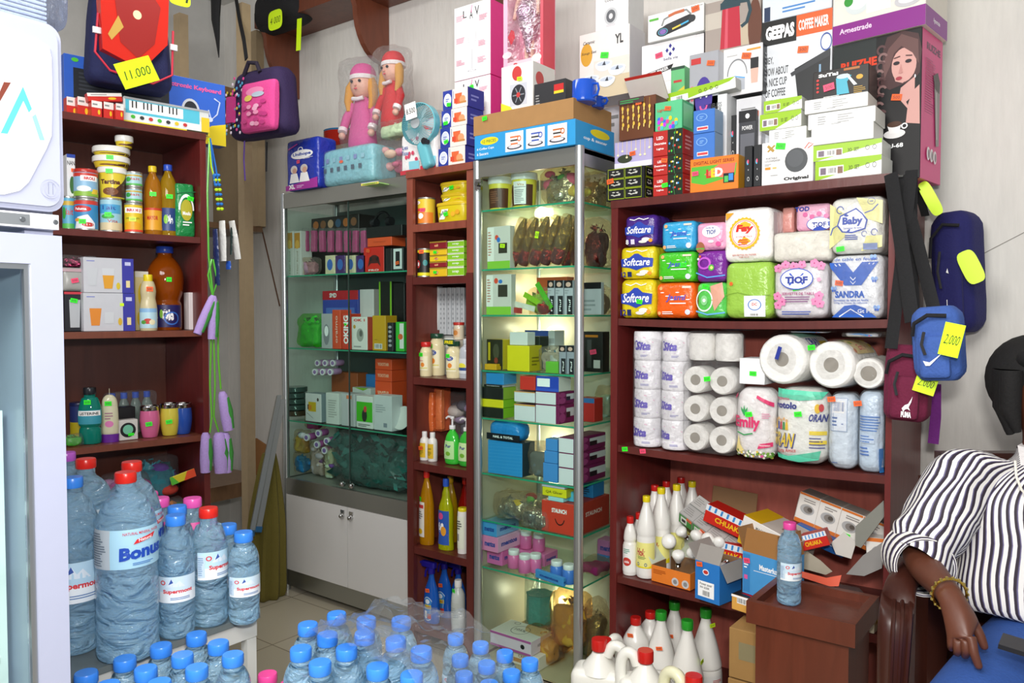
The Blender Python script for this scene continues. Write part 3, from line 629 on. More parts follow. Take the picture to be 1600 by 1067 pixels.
o = pk(FB,1207,1300,360,z2,y1,.17,'#f3efe4','napkin_pack','cream folded napkin bundle with no print, lying between two shelves of print',kind='tissue',film=True,deco=lambda F_: F_.t.rect(.04,.3,.96,.9,K('#d8a0bc')))
z3 = o_top[0]
pk(FB,1243,1298,314,z3+.004,y1+.07,.09,'#efb8cf','napkin_pack','pink flowered napkin pack half hidden above the cream bundle',deco=lambda F_: (F_.f.text('TOD',.2,.82,.18,K('#2a3f9c'),bold=.04),F_.f.ell(.7,.22,.36,.26,K('#3a58c0')),F_.f.ell(.7,.22,.34,.24,WH),F_.f.text('TIOF',.7,.2,.18,K('#2a3f9c'),ww=.4,bold=.04),[F_.f.ell(.3+.2*i,.6-.1*(i % 2),.07,.09,K('#e070a8')) for i in range(4)]))
pk(FB,1221,1241,322,z3+.004,y1+.11,.08,'#d99a90','napkin_pack','small salmon pink pack behind the white seal napkins')
pk(FB,1296,1381,397,z1,y1-.005,.17,'#f2f4f8','napkin_pack','white napkin pack with bold blue chevrons and butterflies',deco=sandra,film=True,st=[(.2,.56,ORNG)]); z2 = o_top[0]
pk(FB,1297,1382,302,z2,y1-.005,.17,'#f6f6ee','napkin_pack','white and pale yellow napkin pack in clear film at the top right',deco=baby,film=True,st=[(.22,.09,GREEN)])
# ============================================================ second row: toilet rolls and kitchen rolls
z1 = SH_B[1]; TISS = M('#f0eeea','tissue')
def sita_stack(px0,px1,label,ph):
    xc,w,H = spot(FB,px0,px1,512,z1,y1,600); r = w/2-.001; n = 4; hh = .098
    t = thing('toilet_roll_stack',label,'toilet rolls',FB.w(xc,y1+r,z1+.001),0,'printed toilet roll columns')
    for i in range(n):
        mb = MB(); mb.lathe(rprof([(r*.93,0),(r*.99,.008),(r,hh*.5),(r*.99,hh-.008),(r*.93,hh)],2)+[(.02,hh),(.02,hh-.02),(.0001,hh-.02)],M('#f0eef2','pack'),32)
        cv = cyl_cv(mb,r,0,hh,200,340); off = (ph+i*.05)
        cv.text('Sita',.42+off,.5,.3,K('#6a5ac0'),ww=.44,bold=.05,sh=.25); cv.ell(.20+off,.52,.07,.17,K('#4a3aa8'),inner=.75)
        cv.line([(.3,.78),(.6,.8),(.85,.62)],.0015,K('#e68ab8')); cv.line([(.3,.22),(.6,.28),(.95,.2)],.0015,K('#c8a8d8')); cv.lines(.5,.12,.74,.2,2,K('#8a8ac0'),i)
        mb.obj('toilet_roll',t,loc=(random.uniform(-.002,.002),0,i*(hh+.0008)),rz=random.uniform(-.15,.15))
    mb = MB(); mb.blob(2*r+.001,2*r+.006,n*hh+.004,M('#ffffff','film'),14,.9,0,.004,ph*10,c=(0,-r-.003,0)); mb.obj('plastic_wrap',t)
sita_stack(982,1025,'leftmost column of four printed toilet rolls',0)
sita_stack(1025.5,1069,'second column of four printed toilet rolls from the left',-.12)
def roll_mb(r,h,core=.02,wrap=TISS):
    """paper roll along z"""
    mb = MB(); mb.lathe([(core,.002),(r*.9,0),(r*.98,.005),(r,.012),(r,h-.012),(r*.98,h-.005),(r*.9,h),(core,h-.002)],wrap,32)
    mb.f.pop(); mb.m.pop(); mb.s.pop(); mb.f.pop(); mb.m.pop(); mb.s.pop()   # leave the core open
    mb.lathe([(core,h-.002),(core*.98,h*.5),(core,.002)][::-1],M('#9a948a','matt'),24); return mb
a,_ = FB.hit(1064,640,y1); b,_ = FB.hit(1150,640,y1); rr = (b-a)/4-.0015
t = thing('toilet_roll_pack','large clear-wrapped pack of plain toilet rolls showing six open ends','toilet rolls',FB.w((a+b)/2,y1,z1+.002))
rz_ = .048; proto = None
for j in range(3):
    for i in range(2):
        x,zc = FB.hit((1096,1124+6)[i] if False else (1085,1128)[i],(597,640,683)[j]+(0,7)[i],y1); mb = roll_mb(rr*.97,.1,.0175); o = mb.obj('toilet_roll',t,loc=((i-.5)*2*rr,.102,rz_+(2-j)*rz_*1.98),rx=PI/2)
        mb2 = MB(); mb2.lathe([(.0001,0),(.0168,0)],M('#6b665e','matt'),20); mb2.obj('roll_core',o,loc=(0,0,.03))
mb = MB(); mb.blob(4*rr+.002,.11,rz_*6+.012,M('#ffffff','film'),16,.5,.006,.004,4,c=(0,-.008,0)); mb.obj('plastic_wrap',t)
sticker(t,.004,.245,GREEN,y=-.014)
zt = z1+rz_*6+.014
t = thing('toilet_roll_pack','clear bag of plain rolls standing on the six-roll pack','toilet rolls',FB.w((a+b)/2+.005,y1+.004,zt))
for i in range(2):
    mb = roll_mb(rr*.97,.088); mb.obj('toilet_roll',t,loc=((i-.5)*2*rr,rr,.002))
mb = MB(); mb.blob(4*rr,2*rr+.008,.098,M('#ffffff','film'),14,.6,.004,.006,8,c=(0,-.006,0)); mb.obj('plastic_wrap',t)
def upright(px0,px1,pt,col,label,deco,d=.1,kind='pack',st=(),two=True,y=y1,z=None):
    xc,w,h = spot(FB,px0,px1,pt,z1 if z is None else z,y,650); t = thing('kitchen_roll_pack',label,'kitchen rolls',FB.w(xc,y,(z1 if z is None else z)+.0015))
    mb = MB(); mb.blob(w-.003,d,h-.004,M(col,kind),14,.75,.004,.002,random.random()*9)
    fn = lambda u,v,hh: Vector(((u-.5)*w,-.0068-hh+(abs(2*u-1)**4)*d*.3+(abs(2*v-1)**6)*.012,v*h)); cv = Cv(mb,fn,w,h,10,8)
    if deco: deco(cv)
    mb.obj('wrapper',t)
    m2 = MB(); m2.blob(w,d+.006,h,M('#ffffff','film'),14,.75,.004,.004,random.random()*9,c=(0,-.008,0)); m2.obj('plastic_wrap',t)
    for u,v,c in st: sticker(t,(u-.5)*w,v*h,c,y=-.012)
    return t
def emily(c):
    for i in range(60): c.ell(random.uniform(.04,.96),random.uniform(.03,.12),.03,.018,K(random.choice(['#f4f0d8','#7aa848','#f8f8f0','#5a8838','#e8c850'])),seg=7)
    c.poly([(.02,.1),(.14,.34),(.2,.2),(.3,.12),(.1,.08)],K('#f0dc90')); c.text('Emily',.36,.5,.2,K('#d8386c'),ww=.68,bold=.04); c.line([(.1,.37),(.3,.34),(.52,.37)],.004,K('#3aa05a'))
    for k_ in (-1,0,1): c.poly([(.3,.6),(.3+.05*k_-.03,.68),(.3+.09*k_,.76-abs(k_)*.03),(.3+.05*k_+.03,.68)],K('#3aa05a'))
    c.poly([(.64,.16),(.97,.2),(.97,.26),(.68,.23)],K('#d8386c')); c.poly([(.6,.86),(.98,.74),(.98,.8),(.62,.9)],K('#d8386c')); c.poly([(.0,.86),(.1,.92),(.1,.88),(0,.82)],K('#d8386c')); c.text('Decoration',.8,.215,.025,WH,ww=.24); c.ell(.74,.06,.04,.02,PK); c.lines(.74,.58,.96,.66,3,K('#d88aa8'),3)
def oran(c):
    T_ = K('#5ad0ac'); c.poly([(.02,.97),(.98,.95),(.9,.86),(.5,.83),(.04,.86)],T_); c.poly([(.04,.12),(.3,.1),(.9,.2),(.86,.08),(.5,.03),(.06,.06)],T_)
    c.text('rotolo',.24,.76,.09,DB,ww=.44,bold=.05); c.text('megatutto',.16,.84,.045,K('#d8386c'),ww=.3); c.text('GRAN',.16,.3,.2,K('#26348c'),ww=.52,bold=.06,sh=.2); c.text('GRAN',.15,.31,.19,K('#f2d21c'),ww=.50,bold=.03,sh=.2)
    c.text('Carta Amica',.24,.17,.05,K('#d8303c'),ww=.42,rot=6,sh=.15); c.text('ORAN',.84,.62,.1,K('#26348c'),ww=.3,bold=.04,sh=.2); c.rect(.7,.4,.98,.45,K('#f2d830')); c.rect(.7,.28,.98,.33,K('#f2d830')); c.lines(.7,.22,.98,.38,4,DB,6,.3)
    for i in range(5): u = .03+.06*i; c.ell(u,.56+.02*(i % 2),.025,.02,K('#e8b878')); c.poly([(u-.03,.44),(u+.03,.44),(u+.02,.54),(u-.02,.54)],K(['#f2c820','#2a4ab0','#d8303c','#3a9a50','#f2c820'][i]))
    c.ell(.84,.74,.05,.06,K('#f2c820')); c.ell(.9,.75,.04,.05,K('#d8303c'))
upright(1147,1209,606,'#f6f2f2','kitchen roll pack with pink script lettering and daisies',emily,st=[(.42,.63,GREEN)])
upright(1209,1291,606,'#f3f4ee','kitchen roll pack with mint green bands and yellow-blue letters',oran,d=.12,st=[(.5,.66,GREEN)])
def bluet(c): c.rect(.14,.5,.72,.94,K('#a8bcd8')); c.rect(.17,.51,.69,.93,K('#e6eef8')); c.bars(.22,.74,.62,.9,K('#5a78b0')); c.text('6',.55,.6,.08,K('#3a58a8'),rot=90); c.lines(.2,.56,.44,.7,3,K('#5a78b0'),4); c.lines(.2,.07,.5,.1,1,K('#5a78b0'))
def bluet2(c): c.lines(.06,.5,.9,.7,6,K('#5a8ad0'),5); c.rect(.1,.36,.7,.46,K('#cfe0f4')); c.lines(.12,.36,.68,.46,3,K('#5a8ad0'),8); c.lines(.1,.2,.6,.32,3,K('#4a7ac8'),9); c.rect(.86,.0,.98,.3,K('#3a8ad8'))
upright(1292,1338,615,'#dbe8f4','pale blue tissue pack with a barcode panel',bluet,st=[(.2,.92,ORNG)])
upright(1340,1380,611,'#cfe2f4','pale blue tissue pack with blue text at the right end of the shelf',bluet2,st=[(.05,.84,ORNG)])
t = bx(FB,1155,1195,560,z1+.002+spot(FB,1147,1209,606,z1,y1,650)[2]+.006,y1+.02,.1,'#f0f0f2','tissue_box','plain white tissue block standing on the pink script kitchen rolls','box',kind='tissue',st=[(.56,.42,GREEN)])
def lying(px,py,R_,lab,zb,yy,ln=.22,rz=-7,core=True,deco=None,rv=1):
    x,z = FB.hit(px,py,yy); r = R_/FPX*2.45
    t = thing('kitchen_roll',lab,'kitchen roll',FB.w(x,yy,zb+.002),math.radians(rz))
    mb = roll_mb(r,ln,.022,M('#f1f0ec','tissue')); o = mb.obj('paper_roll',t,loc=(0,ln,r),rx=PI/2); o2 = MB(); o2.lathe([(.0001,0),(.0215,0)],M('#8a857c','matt'),20); o2.obj('roll_core',o,loc=(0,0,ln-.03))
    m2 = MB(); m2.blob(2*r+.004,ln+.02,2*r+.006,M('#ffffff','film'),16,.95,0,.005,px,c=(0,-.012,-.0015)); cv = Cv(m2,lambda u,v,h: Vector(((r+.002+h)*math.cos(math.radians(20+80*v)),.03+(ln-.05)*u,r+(r+.002+h)*math.sin(math.radians(20+80*v)))),ln-.05,r*1.4,6,8)
    deco(cv); m2.obj('plastic_wrap',t); return t,r
zb = z1+.002+spot(FB,1209,1291,606,z1,y1,650)[2]+.004
t,r = lying(1221,565,38,'large kitchen roll lying end-out with a green and navy wrapper',zb,y1+.0,deco=lambda c: (c.rect(.05,.5,.95,.95,K('#9ad8bc')),c.text('ORAN',.4,.3,.3,K('#26348c'),ww=.5),c.rect(.6,.1,.9,.3,K('#f2d21c'))))
m_ = MB(); m_.box(-.006,.006,-.002,-.001,-.02,.02,K('#2a3a98')); m_.obj('tape_strip',t,loc=(-.002,-.016,r+.02),ry=.3)
t,r = lying(1298,574,34.5,'second kitchen roll lying end-out with a flowery yellow wrapper',zb-.004,y1-.004,ln=.2,deco=lambda c: (c.rect(.05,.1,.95,.9,K('#f0dca0')),c.text('Emily',.5,.3,.3,K('#d8386c'),ww=.4),[c.ell(random.random(),random.random(),.05,.08,K(random.choice(['#7aa848','#e8c850','#d88a60']))) for i in range(12)]))
sticker(t,-.05,r+.05,GREEN,y=-.016)
lying(1357,580,22,'narrow lying kitchen roll at the right, partly behind the maroon bag',zb,y1+.0,ln=.18,rz=0,deco=lambda c: c.rect(.1,.3,.9,.8,K('#e8e8e0')))
def capa(w,h,seed=0):
    def f(t):
        mb = MB(); mb.blob(w*.9,.06,h*.85,M('#e9eef4','pack'),12,.6,.004,.006,seed); cv = plane_cv(mb,(-w*.42,-.008,h*.05),(w*.84,0,0),(0,0,h*.75),(0,-1,0))
        cv.poly([(.1,.7),(.5,.95),(.9,.5),(.8,.1),(.6,.4),(.3,.6)],K('#3a94dc')); cv.text('4',.78,.32,.3,K('#e0453c'),bold=.05); cv.text('capas',.5,.55,.14,WH,ww=.3); mb.obj('paper_block',t,loc=(0,.01,.002))
    return f
zz = FB.hit(1140,520,y1+.03)[1]
bag('tissue_bag','clear bag with blue print drooping over the plain rolls','bag',FB.w(at(FB,1146,520,y1+.05),y1-.01+.06,zt+.102),0,.115,.10,.03,capa(.11,.06,2),seed=2)
bag('tissue_bag','grey clear bag of tissue lying above the white block','bag',FB.w(at(FB,1205,520,y1+.1),y1+.25,zb+.11),0,.13,.1,.12,None,seed=4,base=('#cfccc8','tissue'))
zr = zb+.158
bag('tissue_bag','blue and white tissue bag lying on the first kitchen roll','bag',FB.w(at(FB,1268,520,y1+.1),y1+.05,zr),0,.13,.1,.048,capa(.12,.045,5),seed=5)
bag('tissue_bag','blue and white tissue bag in the top right corner of the shelf','bag',FB.w(at(FB,1348,520,y1+.06),y1+.03,zr-.01),0,.11,.1,.052,capa(.10,.048,8),seed=6)
# ============================================================ third row: bleach bottles and bulb cartons
z1 = SH_B[2]; WPL = M('#eceae4','plastic')
BLEACH = rprof([(.030,0),(.036,.006),(.036,.05),(.0355,.135),(.034,.155),(.0355,.165),(.0355,.18),(.032,.205),(.022,.245),(.0145,.27),(.0125,.285)],3)
BLEACH[0] = (.030,0)
def hek(c):
    c.text('Hek',.42,.62,.3,K('#b8283c'),ww=.36,bold=.03,sh=.15); c.lines(.3,.34,.7,.46,3,K('#4a7a30'),3); c.poly([(0,.2),(.4,.06),(.7,.05),(1,.2),(1,0),(0,0)],K('#e8d820'))
    for u in (.32,.62): c.ell(u,.14,.05,.07,K('#3a5a8a'),inner=.6)
def bleach(px,pt,pb,lab,capc,y,seed=0,s=1.0):
    x = at(FB,px,820,y); t = bottle('bleach_bottle',lab,'bottle',FB.w(x,y,z1+.0012),math.radians(seed*17),BLEACH,WPL,(.0145,.283,.022,capc),hek,'white bleach bottles',lab=(.04,.135,190,350,'#efe98a'))
    h = FB.hit(px,pt,y)[1]-z1; t.scale = (min(1.02,h/.305),)*2+(h/.305,); return t
Yc,Rc = '#e8d21c','#c8201c'
bleach(1010,775,895,'white bleach bottle with a yellow cap standing foremost',Yc,y1+.045,.3)
bleach(1033,762,0,'white bleach bottle with a yellow cap, second from the front',Yc,y1+.125,.1)
bleach(1057,757,0,'white bleach bottle with a yellow cap, third from the front',Yc,y1+.205,-.2)
bleach(1081,752,0,'white bleach bottle with a yellow cap, hindmost beside the bulb cartons',Yc,y1+.30,.2)
RB = rprof([(.022,0),(.025,.004),(.025,.05),(.0245,.09),(.021,.10),(.023,.11),(.019,.135),(.012,.15),(.011,.158)],3)
def rb(px,pt,lab,y,prof=RB,s=1):
    x = at(FB,px,820,y); t = bottle('cleaner_bottle',lab,'bottle',FB.w(x,y,z1+.0012),0,prof,WPL,(.0125,.156,.02,Rc),lambda c: (c.ell(.5,.4,.26,.16,K('#c83a30')),c.text('sida',.5,.4,.1,WH,ww=.3,bold=.02),c.lines(.3,.7,.7,.9,3,K('#5aa088'))),'small white bottles with red caps',lab=(.01,.09,200,340,'#f2f2ee'))
    h = FB.hit(px,pt,y)[1]-z1; t.scale = (1,1,h/.176); return t
rb(978,806,'small white bottle with a red cap in the left corner of the shelf',y1+.035)
rb(992,800,'small white bottle with a red cap just behind the corner one',y1+.10)
for px,pt,y,lab in ((1022,758,y1+.2,'left'),(1041,752,y1+.28,'middle'),(1064,746,y1+.36,'right')):
    x = at(FB,px,800,y); t = bottle('bleach_bottle','white bottle with a red cap in the back row, '+lab+'most of three' if lab != 'middle' else 'white bottle with a red cap, middle of three in the back row','bottle',FB.w(x,y,z1+.0012),0,BLEACH,WPL,(.0145,.283,.022,Rc),None,'white bleach bottles')
    h = FB.hit(px,pt,y)[1]-z1; t.scale = (1,1,h/.305)
def cbox(name,label,px,py,y,w,d,h,col,deco=None,rz=0,ry=0,rx=0,z=None,**k):
    """box whose lower front-left corner shows at px,py on the plane y"""
    x,zz = FB.hit(px,py,y); o = carton(name,label,'box',(0,0,0),math.radians(rz),w,d,h,col,deco,rx=math.radians(rx),ry=math.radians(ry),**k)
    R_ = o.rotation_euler.to_matrix(); o.location = Vector((x,y,zz if z is None else z))-R_ @ Vector((-w/2,0,0)); return o
def open_box(name,label,px,py,y,w,d,h,col,inner='#8a6a4c',deco=None,rz=0,ry=0,rx=0,z=None,flaps=(1,1,1,0),fa=(40,60,50,80),fl=.6,t=.0015,fcol=None,st=()):
    """carton standing open: walls plus flaps (front, right, left, back)"""
    x,zz = FB.hit(px,py,y); th = thing(name,label,'box',(0,0,0),math.radians(rz),None,math.radians(rx),math.radians(ry)); m = M(col,'paper'); mi = M(inner,'paper')
    mb = MB()
    for (a,b,c,e) in ((-w/2,w/2,0,t),(-w/2,w/2,d-t,d)): mb.box(a,b,c,e,0,h,m)
    for (a,b) in ((-w/2,-w/2+t),(w/2-t,w/2)): mb.box(a,b,t,d-t,0,h,m)
    mb.box(-w/2+t,w/2-t,t,d-t,0,t,mi); mb.box(-w/2+t,w/2-t,t,t*1.5,t,h,mi); mb.box(-w/2+t,w/2-t,d-t*1.5,d-t,t,h,mi); mb.box(-w/2+t,-w/2+1.5*t,t*1.6,d-t*1.6,t,h,mi); mb.box(w/2-1.5*t,w/2-t,t*1.6,d-t*1.6,t,h,mi)
    if deco: deco(faces(mb,w,d,h))
    mb.obj('carton',th)
    L_ = min(w,d)*fl; fm = M(fcol or inner,'paper')
    for k_,on in enumerate(flaps):
        if not on: continue
        mb = MB(); ln = w if k_ in (0,3) else d; mb.box(-ln/2+.001,ln/2-.001,0,t,0,L_,fm); o = mb.obj('flap',th); a = math.radians(fa[k_])
        o.location = [(0,0,h),(w/2,d/2,h),(-w/2,d/2,h),(0,d,h)][k_]; o.rotation_euler = [(a,0,0),(a,0,PI/2),(a,0,-PI/2),(a,0,PI)][k_]
    for u,v,c in st: sticker(th,(u-.5)*w,v*h,c)
    th.location = Vector((x,y,zz if z is None else z))-th.rotation_euler.to_matrix() @ Vector((-w/2,0,0)); return th
yf = BY+.002
open_box('bulb_carton','open orange carton of spotlight bulbs on the front edge of the shelf',1018,903,yf+.03,.15,.15,.055,'#e8802c',deco=lambda F_: (F_.f.ell(.62,.3,.09,.25,K('#c9c9c9')),F_.f.ell(.62,.3,.05,.14,K('#8a8a8a')),F_.f.ell(.88,.3,.09,.25,K('#c9c9c9')),F_.f.ell(.88,.3,.05,.14,K('#8a8a8a')),F_.f.lines(.05,.5,.4,.8,3,K('#a85010'))),rz=-6,z=z1+.001,flaps=(0,0,1,1),fa=(0,0,30,50),fcol='#dfe8d4')
def lblu(F_): F_.f.rect(.12,.1,.78,.5,WH); F_.f.text('Power saver',.45,.43,.07,K('#222222'),ww=.5); F_.f.text('9W 6500K',.4,.34,.06,K('#222222'),ww=.4); F_.f.bars(.3,.12,.62,.28); F_.f.ell(.45,.75,.13,.08,K('#e8f0fa')); F_.f.ell(.45,.75,.1,.05,K('#c83a30'))
open_box('bulb_carton','open bright blue bulb carton with a white barcode label hanging over the shelf edge',1086,938,yf-.035,.092,.12,.125,'#2a7ac8',deco=lblu,rz=-12,z=z1+.001,flaps=(1,1,1,0),fa=(-28,150,35,0),fcol='#9a9590',st=[(.2,.92,ORNG)])
open_box('bulb_carton','open sky blue bulb carton set at an angle behind the water bottle',1160,926,yf-.03,.135,.12,.13,'#4a98d4',deco=lambda F_: (F_.f.text('Masterlux',.7,.72,.13,WH,ww=.5,bold=.03),F_.f.line([(.3,.6),(.95,.62)],.0015,WH),F_.f.rect(.02,.05,.2,.95,K('#3a84c2')),F_.f.lines(.04,.6,.16,.8,3,WH),F_.f.rect(.05,.35,.14,.45,PK),F_.r.rect(.1,.1,.9,.3,K('#3a84c2'))),rz=-16,z=z1+.052,flaps=(1,1,1,0),fa=(-15,-10,18,0),fcol='#9a6c3c',st=[(.13,.8,PINKS)])
cbox('small_box','flat yellow and black box with a barcode under the sky blue carton',1143,951,yf-.055,.16,.13,.048,'#e0a850',lambda F_: (F_.f.bars(.12,.5,.32,.9),F_.f.rect(.0,.86,1,1,WH),F_.f.text('SOLAR',.55,.3,.3,K('#222222'),ww=.4,bold=.04),F_.t.rect(0,0,1,1,K('#1c1c1c')),F_.t.poly([(.1,.2),(.6,.1),(.5,.5)],K('#c8203c'))),rz=-12,z=z1+.001)
def whites(F_):
    for i in range(4):
        for f in (F_.t,):
            f.rect(i/4+.005,.02,(i+1)/4-.005,.48,K('#b9b7b4')); f.rect(i/4+.005,.52,(i+1)/4-.005,.98,K('#c9c6c2')); f.lines(i/4+.03,.1,(i+1)/4-.05,.4,4,K('#9a9794'),i); f.lines(i/4+.03,.6,(i+1)/4-.05,.9,4,K('#a5a29e'),i+7)
        F_.f.rect(i/4+.01,.05,(i+1)/4-.01,.95,K('#4a9a48')); F_.f.rect(i/4+.04,.15,(i+1)/4-.1,.8,K('#e8ece4')); F_.f.rect(i/4+.06,.3,(i+1)/4-.12,.6,K('#3a3a38'))
cbox('bulb_box_tray','block of eight grey and green bulb boxes tilted down to the right',1060,814,y1+.15,.24,.11,.05,'#8c8f8a',whites,rz=-8,ry=25,rx=30,st=[(.2,.95,ORNG),(.45,.95,ORNG)])
cbox('cardboard_flap','plain brown cardboard sheet leaning on the back of the shelf',1110,800,BY+BD-.05,.17,.004,.1,'#9a7450',None,rx=-6,ry=3)
def chuaka(F_):
    f = F_.f; f.rect(0,.66,1,1,K('#e8eef2'))
    for i in range(8): f.poly([(.06+i*.12,.98),(.1+i*.12,.98),(.09+i*.12,.7),(.05+i*.12,.7)],K('#3a8ad0'))
    f.text('CHUAKA',.5,.38,.3,K('#f2c020'),ww=.56,bold=.03)
o = cbox('bulb_box','long red and white box with yellow letters tilted on the heap',1098,813,y1+.10,.19,.07,.062,'#cc2418',chuaka,ry=15,rz=-6)
o = cbox('bulb_box','lower red and white box with yellow letters behind the blue carton',1100,868,y1+.09,.17,.07,.06,'#cc2418',chuaka,ry=4,rz=2)
def aifi(F_):
    f = F_.f; f.rect(0,0,1,.32,K('#ecc01c')); f.text('AIFIFA',.36,.16,.18,K('#222222'),ww=.36,bold=.04); f.text('MAGIC SPOTLITE',.5,.78,.1,K('#777777'),ww=.46); f.text('7W 15W 9W',.62,.6,.09,K('#777777'),ww=.26); f.ell(.16,.62,.07,.13,K('#999999'),inner=.9); F_.t.rect(0,0,.34,1,K('#d8a818')); F_.t.rect(.6,.3,.8,.7,K('#8a5a4a'))
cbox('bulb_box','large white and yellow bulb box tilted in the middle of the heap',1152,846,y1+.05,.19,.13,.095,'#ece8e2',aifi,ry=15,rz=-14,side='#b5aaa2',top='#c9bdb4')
def spots(F_):
    f = F_.f; n = 4; f.rect(0,.0,1,.13,K('#e07a30'))
    for i in range(n):
        u = (i+.5)/n; f.rect(i/n,.93,(i+1)/n-.01,1,K('#e07a30')); f.line([(i/n,.02),(i/n,.98)],.0012,K('#b8b0a8')); f.ell(u,.5,.085,.17,K('#b5b5b5')); f.ell(u+.01,.5,.055,.12,K('#8a8580')); f.ell(u+.03,.52,.03,.07,K('#5a544e')); f.lines(u-.06,.72,u+.09,.86,2,K('#9a9490'),i); F_.t.rect(i/n+.01,.05,(i+1)/n-.015,.95,K('#9c9088'))
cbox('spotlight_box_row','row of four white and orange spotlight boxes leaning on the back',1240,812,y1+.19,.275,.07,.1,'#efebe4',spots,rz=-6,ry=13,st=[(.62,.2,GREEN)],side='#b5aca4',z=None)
cbox('bulb_box','mid blue box underneath the spotlight boxes',1240,838,y1+.16,.16,.09,.045,'#2a6ab8',lambda F_: F_.f.lines(.1,.3,.8,.7,3,WH),ry=14,rz=-5)
cbox('bulb_box','small red and blue-striped box right of the water bottle',1252,862,y1+.05,.09,.05,.045,'#cc2418',chuaka,ry=-22,rz=6)
cbox('spotlight_box','single white and orange spotlight box at the right end under the grey flap',1362,882,y1+.11,.07,.07,.08,'#efebe4',lambda F_: (F_.f.ell(.5,.45,.3,.26,K('#a5a5a5')),F_.f.ell(.56,.45,.18,.16,K('#6a645e')),F_.f.rect(0,.86,1,1,K('#e07a30'))),ry=-4)
def sheet(name,label,pts,y,col,rz=0,rx=0,ry=0,t=.002,cat='cardboard'):
    P = [FB.hit(a,b,y) for a,b in pts]; cx = sum(p[0] for p in P)/len(P); cz = min(p[1] for p in P); mb = MB(); mb.prism([(p[0]-cx,p[1]-cz) for p in P],0,t,M(col,'paper')); return tag(mb.obj(name,None,(cx,y,cz),math.radians(rz),math.radians(rx),math.radians(ry)),label,cat)
sheet('cardboard_flap','grey cardboard flap with a pale corner label sticking up at the right',[(1335,823),(1377,783),(1379,808),(1345,856),(1336,852)],y1+.08,'#7c7c72',rx=-12)
sheet('cardboard_flap','dark grey torn cardboard lying at the right end of the shelf',[(1322,897),(1345,868),(1375,846),(1376,888),(1350,900)],y1+.03,'#6c6864',rx=-25)
sheet('cardboard_flap','tan open lid behind the water bottle',[(1246,886),(1252,858),(1280,876),(1300,893),(1290,898)],y1+.06,'#a59a86',rx=-20)
sheet('cardboard_flap','orange-red folded lid edge right of the water bottle',[(1252,902),(1252,893),(1290,903),(1313,899),(1310,916),(1296,916)],y1-.005,'#e0522c',rx=-20)
sheet('cardboard_flap','white folded card scrap standing above the loose bulbs',[(1297,848),(1316,832),(1336,848),(1330,873),(1306,866)],y1+.09,'#c9c4bc',rx=-15)
open_box('display_box','shallow open carton showing a row of little amber bulbs',1310,934,y1+.0,.10,.06,.034,'#d8ccb0',rz=-3,z=z1+.001,flaps=(0,0,0,0))
def bulb(name,label,px,py,y,r,rot,col='#f0efea',group='loose white LED bulbs'):
    x,z = FB.hit(px,py,y); t = thing(name,label,'bulb',(x,y,z),0,group); t.rotation_euler = rot
    mb = MB(); mb.lathe(rprof([(.4*r,-.9*r),(.7*r,-.4*r),(r,.2*r),(.9*r,.7*r),(.5*r,.98*r),(.001,1.05*r)],3),M(col,'plastic'),18); mb.obj('globe',t)
    mb = MB(); mb.lathe([(.001,-1.8*r),(.2*r,-1.78*r),(.42*r,-1.6*r),(.44*r,-1.5*r),(.4*r,-1.45*r),(.44*r,-1.35*r),(.4*r,-1.3*r),(.44*r,-1.2*r),(.42*r,-.9*r)],M('#b8b8b8','chrome'),16); mb.obj('screw_base',t); return t
BL_ = [(1046,846,.10,.026,(1.2,.5,0),'on its side behind the orange carton'),(1060,870,.045,.022,(.2,.1,0),'upright inside the orange carton'),(1082,862,.06,.02,(1.9,.3,.5),'with a ribbed round face beside the upright one'),(1066,832,.12,.02,(.6,-.4,0),'highest of the loose ones next to the bottles'),(1090,835,.11,.022,(2.2,.6,0),'under the grey and green boxes'),(1108,842,.10,.023,(1.4,-.8,0),'half under the tilted red box'),(1124,846,.10,.02,(1.7,.9,.4),'farthest right of the loose ones'),(1126,890,.0,.028,(1.9,.2,0),'large one inside the bright blue carton')]
for i,(px,py,dy,r,rot,lab) in enumerate(BL_): bulb('led_bulb','white LED bulb '+lab,px,py,y1+dy,r,rot)
for i in range(6):
    px = 1334+i*8.2; x,z = FB.hit(px,918,y1+.015+.0*i); t = thing('filament_bulb','tiny amber bulb in the row in the shallow carton','bulb',(x,y1+.018,z1+.006),0,'tiny amber bulbs in a row')
    mb = MB(); mb.lathe(rprof([(.004,0),(.0055,.01),(.0062,.026),(.0045,.034),(.001,.037)],2),M('#e0c040','liquid'),12); mb.obj('globe',t)
bag('bulb_bag','small clear bag of yellowish little bulbs under the spotlight boxes','bag',FB.w(at(FB,1300,880,y1+.08),y1+.07,z1+.002),0,.16,.10,.075,None,seed=9,base=('#b5a878','foil'))
bag('bulb_bag','clumsy heap of clear wrapped white bulbs under the grey and green boxes','bag',FB.w(at(FB,1100,860,y1+.16),y1+.16,z1+.002),0,.19,.09,.12,None,seed=11,base=('#d9d9d6','plastic'))
